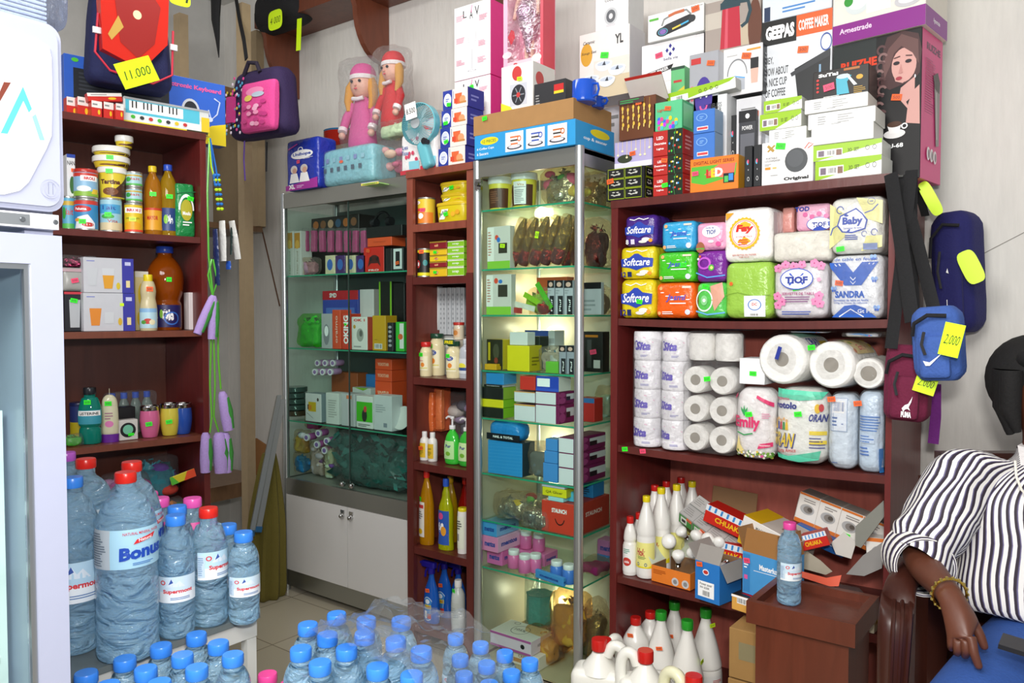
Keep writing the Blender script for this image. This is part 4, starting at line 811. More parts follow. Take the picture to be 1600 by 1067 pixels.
# ============================================================ bottom row and the jugs on the floor
z0 = SH_B[3]
CONE = rprof([(.050,0),(.056,.008),(.057,.05),(.056,.10),(.052,.106),(.056,.112),(.054,.13),(.042,.19),(.026,.25),(.017,.285),(.016,.30)],3)
def cone(px,py,y,z,col,lab,seed,prof=CONE,cap=(.02,.298,.034),sc=1):
    x = at(FB,px,py,y); t = bottle('toilet_cleaner_bottle',lab,'bottle',FB.w(x,y,0),math.radians(seed),prof,WPL,cap+(col,),lambda c: (c.rect(.3,.1,.7,.5,K('#2a48a8')),c.lines(.3,.55,.7,.8,3,K('#c83a30'))),'white bottles with long tapering necks',lab=(.02,.09,230,330,'#e6e6e2'),seg=28)
    h = FB.hit(px,py,y)[1]; t.location.z = z+.001; t.scale = (sc,sc,(h-z)/(cap[1]+cap[2])); return t
G_ = '#2a9a2c'
cone(1054,940,y1+.22,z0,G_,'white tapered bottle with a green cap at the back beside the red-capped ones',10); cone(1103,951,y1+.17,z0,G_,'white tapered bottle with a green cap farthest right',60)
cone(1033,955,y1+.09,z0,G_,'white tapered bottle with a green cap and orange sticker on the left',20); cone(1074,969,y1+.03,z0,G_,'white tapered bottle with a green cap in front, yellow sticker',90)
for o,c,u in ((bpy.data.objects['toilet_cleaner_bottle'],ORNG,.2),(bpy.data.objects['toilet_cleaner_bottle.001'],YELS,.28),(bpy.data.objects['toilet_cleaner_bottle.002'],ORNG,.2),(bpy.data.objects['toilet_cleaner_bottle.003'],YELS,.19)):
    sticker(o,.0,u,c,y=-.050 if u < .25 else -.034)
RBT = rprof([(.042,0),(.046,.006),(.046,.12),(.045,.2),(.04,.225),(.026,.255),(.017,.27),(.016,.28)],3)
cone(981,961,y1+.04,z0,Rc,'white round-shouldered bottle with a red cap and orange sticker',0,RBT,(.019,.278,.03)); cone(1003,952,y1+.15,z0,Rc,'white round-shouldered bottle with a red cap behind',0,RBT,(.019,.278,.03))
sticker(bpy.data.objects['toilet_cleaner_bottle.004'],0,.245,ORNG,y=-.036)
def jug(px,py,y,w,h,lab,rz=0,liq='#efeee6',red=Rc,hs=1):
    x,zz = FB.hit(px,py,y); t = thing('jerrycan',lab,'jerrycan',FB.w(x,y,zz-h),math.radians(rz),'white plastic jerrycans on the floor')
    mb = MB(); d = w*.62; mb.blob(w,d,h*.72,M(liq,'plastic'),12,.5,.004,.001,px)
    n = 10; T_ = Matrix.Translation((w*.0,d/2,h*.70))
    mb.lathe([(w*.36,0),(w*.30,h*.06),(.024,h*.16),(.02,h*.19)],M(liq,'plastic'),24,T=Matrix.Translation((0,d/2,h*.68)))
    mb.obj('body',t)
    mb = MB(); pts = [(w*.16*hs,d/2,h*.84),(w*.26*hs,d/2,h*.94),(w*.42*hs,d/2,h*.93),(w*.50*hs,d/2,h*.80),(w*.49*hs,d/2,h*.5)]; P = [Vector(p) for p in pts]; S = []
    for i in range(len(P)-1):
        for j in range(4):
            a = P[max(i-1,0)]; b = P[i]; c = P[i+1]; e = P[min(i+2,len(P)-1)]; q = j/4; S.append(.5*((2*b)+(-a+c)*q+(2*a-5*b+4*c-e)*q*q+(-a+3*b-3*c+e)*q**3))
    mb.tube(S,.017,M(liq,'plastic'),10); mb.obj('handle',t)
    cap_mb(.024,.034,red).obj('cap',t,loc=(0,d/2,h-.034)); return t
jug(931,1008,2.05,.165,.31,'white jerrycan with a red cap in front of the lit showcase',20)
jug(1014,1006,2.12,.15,.30,'white jerrycan with a red cap in the middle, beside the green-capped bottles',195)
jug(958,1003,2.24,.12,.28,'white jerrycan set sideways between two others, its big handle uppermost',80,hs=1.3)
jug(1104,1044,2.05,.20,.30,'pale jerrycan with yellowish contents, red cap and green sticker',170,'#e8e6c4')
sticker(bpy.data.objects['jerrycan.003'],0,.285,GREEN,y=.12); bpy.data.objects['jerrycan.003'].children[-1].rotation_euler = (0,0,PI)
for i,(z,w,lab) in enumerate(((0.0,.1,'lowest'),(.155,.105,'middle'),(.31,.1,'topmost'))):
    x = at(FB,1164,1000,2.30); carton('cardboard_box',lab+' brown cardboard box in the stack behind the side table','box',FB.w(x+.02,2.25,z+.001),0,w,.12,.15,'#a07a45',lambda F_: F_.f.rect(.3,.4,.8,.75,K('#8a8060')),kind='matt')
# ============================================================ cartons on top of the bookcase
z1 = BT; yt = BY+.01; BK,GD = K('#16161a'),K('#c9a03a')
def floral(F_):
    for cv in (F_.f,F_.r):
        for i in range(2):
            for j in range(3):
                u = i*.46+.06+.2*(j % 2)-.1*(j % 2)*2; cv.line([(u,.05+j*.32),(u+.42,.05+j*.32),(u+.42,.34+j*.32),(u,.34+j*.32),(u,.05+j*.32)],.0018,K('#b8d020'))
                for k_ in range(7): cv.ell(u+.2+.09*math.cos(k_),.2+j*.32+.06*math.sin(k_*2),.04,.02,K('#c9c9c0'),seg=8)
bx(FB,947,1007,262,z1,yt+.0,.13,'#16161a','light_set_box','black box with yellow-green brick lines and white flowers',deco=floral,st=[(.12,.62,ORNG,1.2)]); ztb = o_top[0]
bx(FB,960,1019,219,ztb,yt+.01,.10,'#b9b0dc','light_set_box','small lilac winter-scene box on the black flowered box',deco=lambda F_: (F_.f.rect(0,0,1,.2,K('#e8e6f4')),F_.f.ell(.28,.34,.2,.16,K('#38402c')),[F_.f.line([(.1+.12*i,1),(.1+.12*i,.55+.15*math.sin(i*2))],.0015,K('#f0d890')) for i in range(8)],[F_.f.ell(.1+.12*i,.5+.15*math.sin(i*2),.03,.04,K('#fff4c0')) for i in range(8)]),st=[(.5,.5,ORNG)]); zl = o_top[0]
def curtain(F_):
    f = F_.f
    for i in range(6):
        u = .1+.15*i; f.line([(u,.95),(u,.3)],.001,GD)
        for j in range(3): f.ell(u+.01*j,.78-.2*j-.05*(i % 2),.03,.05,K('#e8c04a')); f.ell(u,.7-.2*j-.05*(i % 2),.015,.05,K('#f2d878'))
    f.rect(0,.86,.7,1,K('#4a3a3a')); f.lines(.05,.88,.6,.98,2,K('#3aa050'))
o = bx(FB,967,1025,152,zl,yt+.0,.1,'#6a3c22','light_set_box','brown box of golden star curtain lights with its lid open',deco=curtain,side='#5a1420',st=[(.55,.86,ORNG)])
w_ = o.dimensions.x; mb = MB(); mb.box(-w_/2,w_/2,0,.002,0,.085,M('#8a5a38','paper')); mb.box(-w_/2,w_/2,-.0015,-.0005,0,.085,M('#d8d0c8','paper')); mb.box(-w_/2,w_/2,.0,.002,.0855,.095,M('#b82a20','paper')); mb.obj('lid_flap',o,loc=(.01,.075,o.dimensions.z+.002),rx=math.radians(38))
def ledd(F_):
    f = F_.f; f.rect(.5,0,1,1,K('#142414')); f.text('LED',.24,.72,.13,WH,bold=.02); f.text('Decorative',.25,.5,.1,WH,ww=.4,bold=.02); f.text('Lights',.25,.28,.1,WH,ww=.24,bold=.02)
    for i in range(14): f.ell(.56+.06*(i % 7)+.01*(i % 3),.15+.1*((i*5) % 8),.028,.05,K(['#e8402c','#f2d020','#3a9ae8','#48c848','#e8e8e8'][i % 5]),seg=8)
    f.line([(.75,0),(.7,.4),(.78,1)],.003,K('#3a6a3a')); F_.r.lines(.2,.2,.8,.8,4,K('#e8a0a0'))
z = z1
for i,(pt,lab,st_) in enumerate(((273,'lowest',[(.42,.5,GREEN)]),(243,'middle',[(.4,.75,ORNG)]),(203,'topmost',[]))):
    bx(FB,1020,1067,pt,z,yt-.005,.09,'#b8241e','decorative_light_box',lab+' red and black decorative lights box in a stack of three',deco=ledd,st=st_,group='red decorative lights boxes'); z = o_top[0]
bx(FB,1021,1066,158,z,yt,.09,'#5cc48c','light_set_box','green box of coloured lights crowning the red stack',deco=lambda F_: ([F_.f.ell(.2+.1*(i % 7),.1+.1*(i % 4),.06,.08,K(['#e84a8c','#f2d020','#3a6ae8','#48c8c8','#c83ae8'][i % 5]),seg=8) for i in range(16)],F_.f.text('Lights',.3,.7,.12,K('#c83a30'),ww=.3),F_.r.rect(.1,.1,.9,.9,K('#8ad8a0'))),st=[(.52,.74,ORNG)],side='#4ab070')
def blueb(F_): F_.f.ell(.4,.68,.26,.16,K('#8ab8f0'),inner=.86); F_.f.lines(.3,.6,.5,.74,2,K('#8ab8f0')); F_.f.rect(.18,.12,.7,.28,WH); F_.f.rect(.2,.15,.68,.25,K('#d84a50'))
z = z1
bx(FB,1078,1154,245,z,yt-.005,.1,'#f08020','light_set_box','bright orange and green LED series box on the shelf top',deco=lambda F_: (F_.f.text('DIGITAL LIGHT SERIES',.5,.86,.1,K('#8a2a10'),ww=.84,bold=.02),F_.f.poly([(.03,.3),(.3,.2),(.94,.4),(.97,.76),(.03,.76)],K('#58b838')),F_.f.poly([(.3,.5),(.6,.76),(.95,.76),(.9,.3)],K('#f0705a')),F_.f.text('L',.4,.52,.26,K('#c8281c'),bold=.05),F_.f.text('E',.5,.53,.26,K('#f0d020'),bold=.05),F_.f.text('D',.61,.54,.26,K('#f4f8f0'),bold=.05),F_.f.rect(.7,.2,.92,.48,K('#10181c')),F_.f.rect(.72,.22,.8,.4,K('#50c060')),F_.f.rect(.81,.26,.9,.46,K('#4090e8'))),st=[(.12,.56,PINKS)],side='#e0a01c'); z = o_top[0]
for pt,lab in ((208,'lower'),(171,'upper')):
    bx(FB,1083,1117,pt,z,yt+.01,.07,'#3f78cc','bulb_box',lab+' of two small cornflower blue boxes with a red label',deco=blueb,side='#8aa8c8'); z = o_top[0]
def phone(F_): F_.f.ell(.4,.6,.12,.06,K('#4ac0e8')); F_.f.ell(.45,.62,.1,.05,K('#e84a6a')); F_.f.text('IPS',.5,.42,.1,WH,rot=90); F_.f.ell(.5,.2,.14,.05,WH,inner=.8); F_.r.rect(.1,.1,.9,.9,K('#2a2c30'))
zb = z1
for px0,px1,pt,yy,lab,zz in ((1163,1176,228,-.005,'front left',z1),(1177,1190,226,-.005,'front right',z1),(1122,1137,184,.03,'left',z),(1139,1152,180,.03,'second',z)):
    bx(FB,px0,px1,pt,z1 if zz == z1 else ztb+.0,yt+yy+(.11 if zz != z1 else 0),.07,'#16181c','phone_cable_box','slim black upright cable box, '+lab+(' one of the lower pair' if zz == z1 else ' of the upper slim pair'),deco=phone,group='slim black cable boxes')
bx(FB,1154,1182,172,z1,yt+.12,.06,'#3a3b40','phone_cable_box','wider black hanging-tab box behind the slim black ones',deco=lambda F_: (F_.f.rect(0,.86,1,1,BK),F_.f.ell(.5,.93,.12,.03,WH),F_.f.rect(.1,.35,.9,.72,K('#6a6c74')),F_.f.text('POWER',.5,.79,.05,WH,ww=.6)))
def orig(F_): f = F_.f; f.ell(.68,.52,.22,.28,K('#4a4d50')); f.ell(.66,.56,.16,.2,K('#55585c')); f.text('Original',.68,.1,.1,K('#1a1a1a'),ww=.48,bold=.05); f.line([(.12,.92),(.24,.78)],.008,K('#b8923c')); f.line([(.26,.92),(.12,.78)],.005,K('#b8923c')); f.text('PORTABLE',.2,.62,.045,K('#666666'),ww=.22); f.text('LOUDSPEAKER',.22,.56,.045,K('#666666'),ww=.3); f.rect(.07,.36,.18,.42,K('#d8901c')); f.rect(.22,.37,.3,.41,K('#d8c070')); f.lines(.06,.44,.2,.5,2,K('#999999')); f.line([(.84,.76),(.92,.88),(1.0,.84),(.9,.76)],.0025,K('#e05a4a')); f.lines(.18,.2,.4,.24,1,K('#aaaaaa'))
bx(FB,1190,1271,219,z1,yt-.005,.12,'#f2f0f0','speaker_box','white box printed with a round dark grey portable speaker',deco=orig,st=[(.38,.88,GREEN,1.3)]); zo = o_top[0]
def gw(flip=0,nodeco=False):
    def f(F_):
        c = F_.f
        if not nodeco: c.poly([(0,0),(.36,0),(1,.75),(1,1),(0,1)] if flip else [(0,0),(.05,0),(1,.74),(1,1),(0,1)],K('#9cc81e'))
        if nodeco: c.lines(.15,.2,.3,.8,4,K('#aaaaaa'),3); c.lines(.45,.2,.7,.8,4,K('#b5b5b5'),8); c.line([(.36,.2),(.5,.2)],.0015,K('#999999'))
        else:
            c.rect(.06,.22,.44,.68,WH); c.rect(.08,.26,.17,.62,K('#7a6a7a')); c.bars(.2,.26,.33,.62); c.rect(.35,.26,.43,.62,K('#8a6a5a')); c.text('3O  SET',.6,.5,.22,K('#5a6a20'),ww=.16)
            for u in (.8,.9): c.ell(u,.52,.03,.14,K('#666666'),inner=.8)
    return f
z = z1
GWL = [(1273,1378,243,'bottom',gw(),'#f4f5f1',0),(1270,1378,218,'second',gw(),'#f4f5f1',.004),(1267,1365,192,'third, plain white and creased',None,'#eeeeec',0),(1262,1368,168,'fourth, plain white with grey print',gw(0,True),'#f4f4f4',.006),(1257,1356,146,'topmost, with a thin blue stripe',gw(0,True),'#f4f5f4',0)]
for px0,px1,pt,lab,dc,col,dy in GWL:
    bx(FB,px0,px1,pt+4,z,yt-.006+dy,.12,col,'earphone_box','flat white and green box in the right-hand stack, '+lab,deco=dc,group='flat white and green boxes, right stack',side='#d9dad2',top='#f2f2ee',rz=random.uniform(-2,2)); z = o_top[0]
zr_ = z
z = zo
for px0,px1,pt,lab,dc in ((1201,1260,199,'lowest, white with grey print',gw(0,True)),(1187,1252,174,'middle, mostly green',gw(1)),(1193,1253,153,'topmost',gw(1))):
    bx(FB,px0,px1,pt+1,z,yt+.004,.11,'#f4f5f1','earphone_box','flat box of the short stack over the round speaker, '+lab,deco=dc,group='flat white and green boxes, short stack',side='#e2e4da'); z = o_top[0]
def sutai(F_):
    f = F_.f; f.text('SuTai',.28,.84,.12,WH,ww=.36,bold=.05); f.poly([(.44,.1),(.66,.1),(.62,.5),(.7,.7),(.56,.74),(.42,.66)],K('#4ab0c8')); f.poly([(.5,.62),(.62,.78),(.8,.36),(.74,.34),(.62,.66)],K('#e4ecee')); f.ell(.55,.7,.12,.08,K('#c8dce0')); f.ell(.84,.6,.06,.08,K('#e0a830')); f.rect(.56,.88,.84,.96,K('#b06a28')); [f.ell(.09,.3+.13*i,.025,.04,K('#d8302c')) for i in range(4)]; f.lines(.74,.06,.96,.3,4,K('#b8923c')); f.lines(.2,.02,.5,.1,2,WH)
bx(FB,1270,1358,106,zr_,yt+.02,.10,'#1a1512','juicer_box','black and gold box picturing a turquoise blender jug',deco=sutai,st=[(.3,.4,PINKS,1.4)],side='#2a1c14')
yb = yt+.15
def ruiz(F_):
    f = F_.f; H_,SK = K('#4a2f30'),K('#d8a49c'); f.poly([(0,.74),(.5,.86),(.5,1),(0,1)],K('#2a3030')); f.text('RUIZHE',.3,.84,.06,K('#e0401c'),ww=.42,bold=.05)
    f.poly([(.62,.98),(.8,1),(.96,.96),(1,.85),(.98,.7),(.92,.66),(.66,.62),(.56,.66),(.52,.5),(.46,.4),(.54,.58),(.56,.72),(.58,.9)],H_)
    f.poly([(.98,.62),(.9,.58),(.86,.5),(.84,.38),(.99,.36)],SK); f.poly([(.78,.62),(.93,.68),(.93,.56),(.84,.52),(.9,.44),(.76,.55)],SK)
    f.ell(.81,.77,.135,.115,SK); f.poly([(.68,.75),(.72,.67),(.8,.65),(.92,.7),(.94,.78)],SK); f.poly([(.64,.9),(.78,.98),(.96,.92),(.97,.76),(.9,.84),(.78,.9),(.7,.86),(.66,.78),(.6,.7),(.58,.8)],K('#6a4a48'))
    for i in range(9): u = .5+.012*i; f.ell(.56+.02*math.sin(i*1.7),.9-.055*i,.055,.035,K('#8a6a68' if i % 2 else '#5c3f40'),a0=20,a1=300,inner=.55)
    f.ell(.73,.79,.035,.012,K('#2a2028')); f.ell(.86,.79,.035,.012,K('#2a2028')); f.line([(.7,.825),(.77,.832)],.003,K('#4a3030')); f.line([(.83,.83),(.9,.822)],.003,K('#4a3030')); f.poly([(.755,.72),(.78,.78),(.80,.72),(.775,.715)],K('#c48a84')); f.ell(.76,.685,.035,.012,K('#a83a48')); f.ell(.935,.68,.008,.012,K('#e8e8f0'))
    f.ell(.72,.315,.12,.03,K('#e8e6e6')); f.poly([(.64,.38),(.8,.38),(.77,.32),(.67,.32)],K('#f2f0f0')); f.ell(.72,.38,.08,.02,K('#4a2c1c')); f.ell(.83,.36,.035,.02,WH,inner=.6); f.text('U-68',.74,.235,.03,WH,ww=.16,bold=.03)
    r = F_.r; r.text('RUIZHE',.55,.9,.05,K('#5a3050'),ww=.66,bold=.04); r.lines(.16,.45,.66,.82,22,K('#a83a70'),3,.3); r.poly([(.5,.72),(.72,.76),(.84,.7),(.82,.26),(.68,.25),(.56,.66)],K('#8a8684')); r.poly([(.5,.72),(.72,.76),(.84,.7),(.8,.62),(.58,.64)],K('#3a3636')); r.line([(.66,.62),(.72,.3)],.006,K('#d0cccc')); [r.ell(.32+.16*i,.18-.005*i,.08,.045,K('#e8e0e4')) for i in range(3)]; [r.ell(.34+.16*i,.18-.005*i,.04,.03,K('#8a7a80')) for i in range(3)]
xr,wr_,hr = spot(FB,1299,1441,60,z1,yb,180)
carton('appliance_box','tall black and pink carton printed with a curly-haired woman portrait','box',FB.w(xr+.002,yb-.01,z1+.001),math.radians(-7),wr_,.19,hr,'#141214',ruiz,side='#d84a86',top='#c88aa8',st=[(.74,.56,ORNG,1.3)]); zc = z1+hr+.002
def cook(F_):
    f = F_.f; f.rect(0,0,1,.24,K('#8c2a8c')); f.text('Agnestrade',.26,.14,.09,K('#e8d0e8'),ww=.36,bold=.03); f.ell(.28,.46,.14,.14,K('#d8e0e0')); f.ell(.28,.48,.11,.1,K('#f2f6f4')); f.rect(.38,.3,.64,.5,WH); f.ell(.51,.5,.13,.05,K('#7a4a20')); f.ell(.51,.62,.14,.08,K('#e0a030')); f.ell(.82,.34,.14,.08,K('#c9c8cc')); f.ell(.82,.35,.1,.05,K('#e8e8ec')); f.ell(.72,.86,.14,.16,K('#8a8c90')); f.ell(.18,.5,.05,.06,K('#3a9a3c')); f.ell(.51,.4,.12,.06,K('#f2f0ec')); F_.r.rect(0,0,1,.24,K('#8a3090')); F_.r.text('Agnestrade',.5,.12,.07,WH,ww=.3)
xr2,w2_,_ = spot(FB,1301,1444,60,z1,yb,60); carton('cookware_box','white and purple cookware carton on the woman-portrait carton','box',FB.w(xr2+.005,yb-.02,zc),math.radians(-7),w2_+.01,.2,.24,'#ece6dc',cook,side='#ded6ca')
def geep(F_):
    f = F_.f; f.rect(0,.86,.5,1,K('#181818')); f.text('GEEPAS',.26,.93,.08,WH,ww=.42,bold=.06); f.rect(.5,.88,1,1,K('#e8642c')); f.text('COFFEE MAKER',.74,.94,.06,WH,ww=.42,bold=.03)
    for i,s_ in enumerate(('HEY,','HOW ABOUT','A NICE CUP','OF COFFEE','WITH ME')): f.text(s_,.05,.77-.062*i,.045,K('#3a3a3c'),bold=.01,al='L',ww=(.12,.34,.32,.3,.24)[i])
    C_ = K('#26282a'); f.poly([(.48,.7),(.98,.78),(.98,.9-.12),(.96,.18),(.8,.18),(.8,.5),(.54,.5)],C_); f.poly([(.42,.68),(.98,.78),(.98,.74),(.44,.66)],K('#3a3c40')); f.rect(.54,.44,.68,.5,K('#b8b8bc')); f.ell(.64,.26,.16,.16,K('#9aa2a8')); f.ell(.64,.22,.14,.12,K('#3c3028')); f.poly([(.34,.36),(.44,.44),(.5,.42),(.5,.36),(.42,.34),(.42,.2),(.36,.2)],C_); f.rect(.48,.02,.98,.16,K('#1e2022')); f.line([(.84,.7),(.84,.5)],.006,K('#8ab0d0')); f.ell(.92,.82,.08,.05,K('#3a58a8'),inner=.85); f.ell(.14,.14,.14,.05,K('#e4e4e8')); f.ell(.14,.17,.1,.06,K('#f0f0f2')); f.ell(.14,.2,.08,.02,K('#3a2418'))
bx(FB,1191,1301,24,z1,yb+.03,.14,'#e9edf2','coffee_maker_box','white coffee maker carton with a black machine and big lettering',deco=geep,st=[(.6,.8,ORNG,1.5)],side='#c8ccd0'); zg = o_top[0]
bx(FB,1191,1300,-14,zg,yb+.03,.14,'#dfe8f0','appliance_box','pale blue-white carton cut by the top of the picture above the coffee maker',deco=lambda F_: (F_.f.rect(.03,0,.12,.6,K('#2a3a5a')),F_.f.lines(.3,.2,.8,.5,2,K('#4a8ad0'))))
def karo(F_): f = F_.f; f.ell(.36,.42,.26,.34,K('#8a8c90'),a0=0,a1=180,inner=.9); f.rect(.14,.1,.56,.36,K('#b5bac4')); f.line([(.14,.3),(.3,.4),(.56,.34)],.004,K('#58a8f0')); f.poly([(.72,.2),(.88,.2),(.9,.5),(.7,.5)],K('#e0b8a8')); f.rect(.7,.5,.9,.72,K('#26262a')); f.rect(.6,.88,.95,.92,K('#e0a040')); f.lines(.1,.82,.5,.86,1,K('#bbbbbb')); f.rect(.5,.74,.56,.76,K('#e8702c')); F_.r.lines(.2,.2,.8,.85,8,K('#8a8a8e'))
zk = FB.hit(1160,140,yt+.06)[1]
bx(FB,1077,1123,82,z1+.002+.226,yt+.1,.08,'#a9abb2','speaker_box','small grey box with a smiling purple mini speaker',deco=lambda F_: (F_.f.ell(.5,.4,.3,.28,K('#4a3a98')),F_.f.ell(.4,.46,.05,.06,WH),F_.f.ell(.6,.46,.05,.06,WH),F_.f.ell(.5,.3,.14,.08,K('#e05a9c'),a0=180,a1=360,inner=.6),F_.f.rect(.06,.86,.4,.94,K('#c83a3a')),F_.f.lines(.06,.2,.16,.6,5,K('#d86a7a'))),st=[(.75,.84,ORNG,1.2)],side='#c2c4ca')
ob = bx(FB,1083,1136,150,z1,yt+.1,.10,'#e6e8ea','speaker_box','white wireless speaker box behind the cornflower blue boxes',deco=lambda F_: (F_.f.text('WIRELESS',.6,.9,.045,K('#555555'),ww=.5),F_.f.text('SPEAKER',.6,.85,.045,K('#555555'),ww=.5)),st=[(.3,.84,GREEN,1.2)]); zw_ = o_top[0]
bx(FB,1150,1190,152,z1,yt+.14,.06,'#e0e0e4','speaker_box','white box with an orange sticker behind the wide black cable box',deco=lambda F_: F_.f.lines(.2,.84,.8,.9,2,K('#888888')),st=[(.75,.82,ORNG,1.2)]); zs_ = o_top[0]
o = bx(FB,1042,1150,133,zw_,yt+.09,.13,'#f4f5f1','earphone_box','long flat white and lime box lying across under the karaoke speaker box',deco=lambda F_: (F_.f.poly([(0,0),(0,1),(1,1),(.92,.7),(.3,.1)],K('#9cc81e')),F_.f.rect(.06,.1,.32,.6,WH),F_.f.bars(.14,.14,.24,.56),[F_.f.ell(.5+.08*i,.5,.02,.16,K('#5a6a20'),inner=.7) for i in range(4)]),side='#b8bab4',ry=math.radians(-4)); zfl = o_top[0]+.004
bx(FB,1130,1192,72,zs_+.012,yt+.14,.09,'#ecebec','speaker_box','white box with a pink microphone and a round-handled speaker',deco=karo,st=[(.6,.78,ORNG,1.4)],side='#26282c')
bx(FB,1048,1070,104,zw_+.06 if False else FB.hit(1060,141,yt+.08)[1],yt+.14,.06,'#6ac080','light_set_box','narrow green box standing left of the smiling speaker box',deco=lambda F_: (F_.f.poly([(0,0),(1,.3),(1,0)],K('#d8c840')),F_.f.rect(.2,.45,.8,.53,K('#c83a3a')),F_.f.rect(0,.9,1,1,K('#2a4a3a'))))
def bella(F_): f = F_.f; f.text('bella vie',.55,.55,.07,K('#3a3a6a'),ww=.26); [f.poly([(.54+.06*a-.03,.76+.1*b),(.54+.06*a,.76+.1*b+.06),(.54+.06*a+.03,.76+.1*b),(.54+.06*a,.76+.1*b-.06)],K('#2a2a8a')) for a,b in ((-1,0),(1,0),(0,1),(0,-1))]; f.poly([(.02,.26),(.6,.4),(.56,.28),(.02,.14)],BK); f.text('COFFEE MAKER',.28,.27,.08,WH,ww=.46,rot=9,bold=.03); f.text('6 PIECES SET',.2,.1,.05,K('#c84a4a'),ww=.32,rot=9)
bx(FB,1003,1100,62,BT+.001,yb+.04,.12,'#f0eef0','coffee_maker_box','white coffee maker box with a dark blue diamond flower logo',deco=lambda F_: None,side='#1e1e22',st=[]); zbv = o_top[0]
o = bpy.data.objects['coffee_maker_box.001']; mb = MB(); w_,d_,h_ = o.dimensions; mb.box(-w_/2,w_/2-.03,-.001,-.0004,h_-.14,h_,M('#f3f1f3','ink')); cv = plane_cv(mb,(-w_/2,-.001,h_-.14),(w_-.03,0,0),(0,0,.14),(0,-1,0))
Fq = Cx(); Fq.f = cv; bella(Fq); mb.obj('printed_panel',o); sticker(o,-.05,h_-.045,PINKS,w=.028,h=.018)
def boom(F_):
    f = F_.f; B_ = K('#26282c'); f.poly([(.22,.22),(.3,.12),(.7,.3),(.82,.42),(.82,.62),(.76,.7),(.34,.52),(.24,.42)],B_); f.ell(.28,.28,.12,.17,B_); f.ell(.28,.28,.09,.13,K('#58a0b8'),inner=.8); f.ell(.28,.28,.06,.09,K('#8a6ab8')); f.ell(.8,.52,.06,.13,K('#34383c'))
    f.line([(.26,.5),(.3,.72),(.5,.86),(.7,.88),(.78,.68)],.006,K('#8a8c8c')); f.line([(.38,.8),(.5,.86),(.66,.88)],.010,K('#c86a40')); f.line([(.45,.3),(.6,.38)],.006,K('#e8d050')); f.line([(.6,.38),(.74,.46)],.006,K('#50b8e8')); f.rect(.03,.76,.2,.84,K('#58b838')); f.text('S69 pro',.88,.92,.06,K('#333333'),ww=.2)
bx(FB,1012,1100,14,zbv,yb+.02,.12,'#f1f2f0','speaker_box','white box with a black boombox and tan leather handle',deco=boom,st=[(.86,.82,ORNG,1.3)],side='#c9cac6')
def therm(F_): f = F_.f; f.rect(0,0,1,1,K('#a89c94')); f.rect(0,.5,.3,.8,K('#c9c0b4')); f.rect(.3,.1,.8,.5,K('#c8b8a0')); f.ell(.9,.4,.12,.5,K('#6a4030')); f.poly([(.28,.1),(.66,.1),(.62,.88),(.32,.88)],K('#c02c40')); f.poly([(.36,.1),(.42,.1),(.42,.88),(.38,.88)],K('#d8586a')); f.rect(.28,.82,.64,.94,K('#2c4650')); f.poly([(.3,.94),(.36,1),(.6,1),(.64,.94)],K('#2c4650')); f.line([(.62,.9),(.78,.88),(.82,.7),(.76,.5),(.66,.44)],.012,K('#2c4650'))
bx(FB,1102,1189,-4,FB.hit(1140,84,yb+.03)[1],yb+.03,.11,'#a89c94','thermos_box','carton printed with a red vacuum jug on a kitchen scene',deco=therm)
def yl(F_): f = F_.f; f.rect(0,0,1,.3,K('#d8c8a8')); f.rect(.3,.3,1,.56,K('#e8e2d8')); f.ell(.15,.68,.12,.17,K('#e0a83a')); f.text('Ceramic',.2,.86,.05,K('#333333'),ww=.24,sh=.3); f.text('Soup Set',.2,.7,.05,K('#333333'),ww=.3,sh=.3); f.text('YL',.8,.82,.14,K('#333338'),ww=.16,bold=.03)
def bowls(f):
    for u,v in ((.5,.5),(.76,.4),(.24,.32),(.56,.26)): f.ell(u,v,.17,.11,K('#e8f0f8'),a0=180,a1=360); f.ell(u,v,.17,.045,WH); f.ell(u,v,.13,.03,K('#c8d4e4')); f.poly([(u-.03,v-.02),(u+.02,v+.04),(u+.04,v-.03)],K('#3a404c'))
zq = FB.hit(945,150,yb)[1]
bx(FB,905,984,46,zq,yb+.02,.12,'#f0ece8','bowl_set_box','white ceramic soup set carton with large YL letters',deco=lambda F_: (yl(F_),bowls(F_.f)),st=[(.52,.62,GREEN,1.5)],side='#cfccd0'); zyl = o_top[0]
carton('bowl_set_box','ceramic bowl carton seen dimly behind the brown curtain-lights box','box',FB.w(at(FB,955,200,2.69),2.69,BT+.001),0,.12,.1,zq-BT-.003,'#d9d6dc',lambda F_: (bowls(F_.f),F_.f.lines(.3,.8,.8,.94,2,K('#888888'))))
bx(FB,930,982,-10,zyl,yb+.04,.12,'#f1f1f3','fan_box','white box with a small round fan at the top of the picture',deco=lambda F_: (F_.f.ell(.48,.38,.2,.24,K('#c8ccd0')),F_.f.ell(.48,.38,.14,.18,K('#5a5e64')),F_.f.ell(.48,.38,.06,.08,K('#e0e0e4')),F_.f.rect(.34,.1,.62,.16,K('#d8d8dc')),F_.f.text('COOLING',.5,.84,.08,K('#555555'),ww=.4)),side='#d9d8d8')
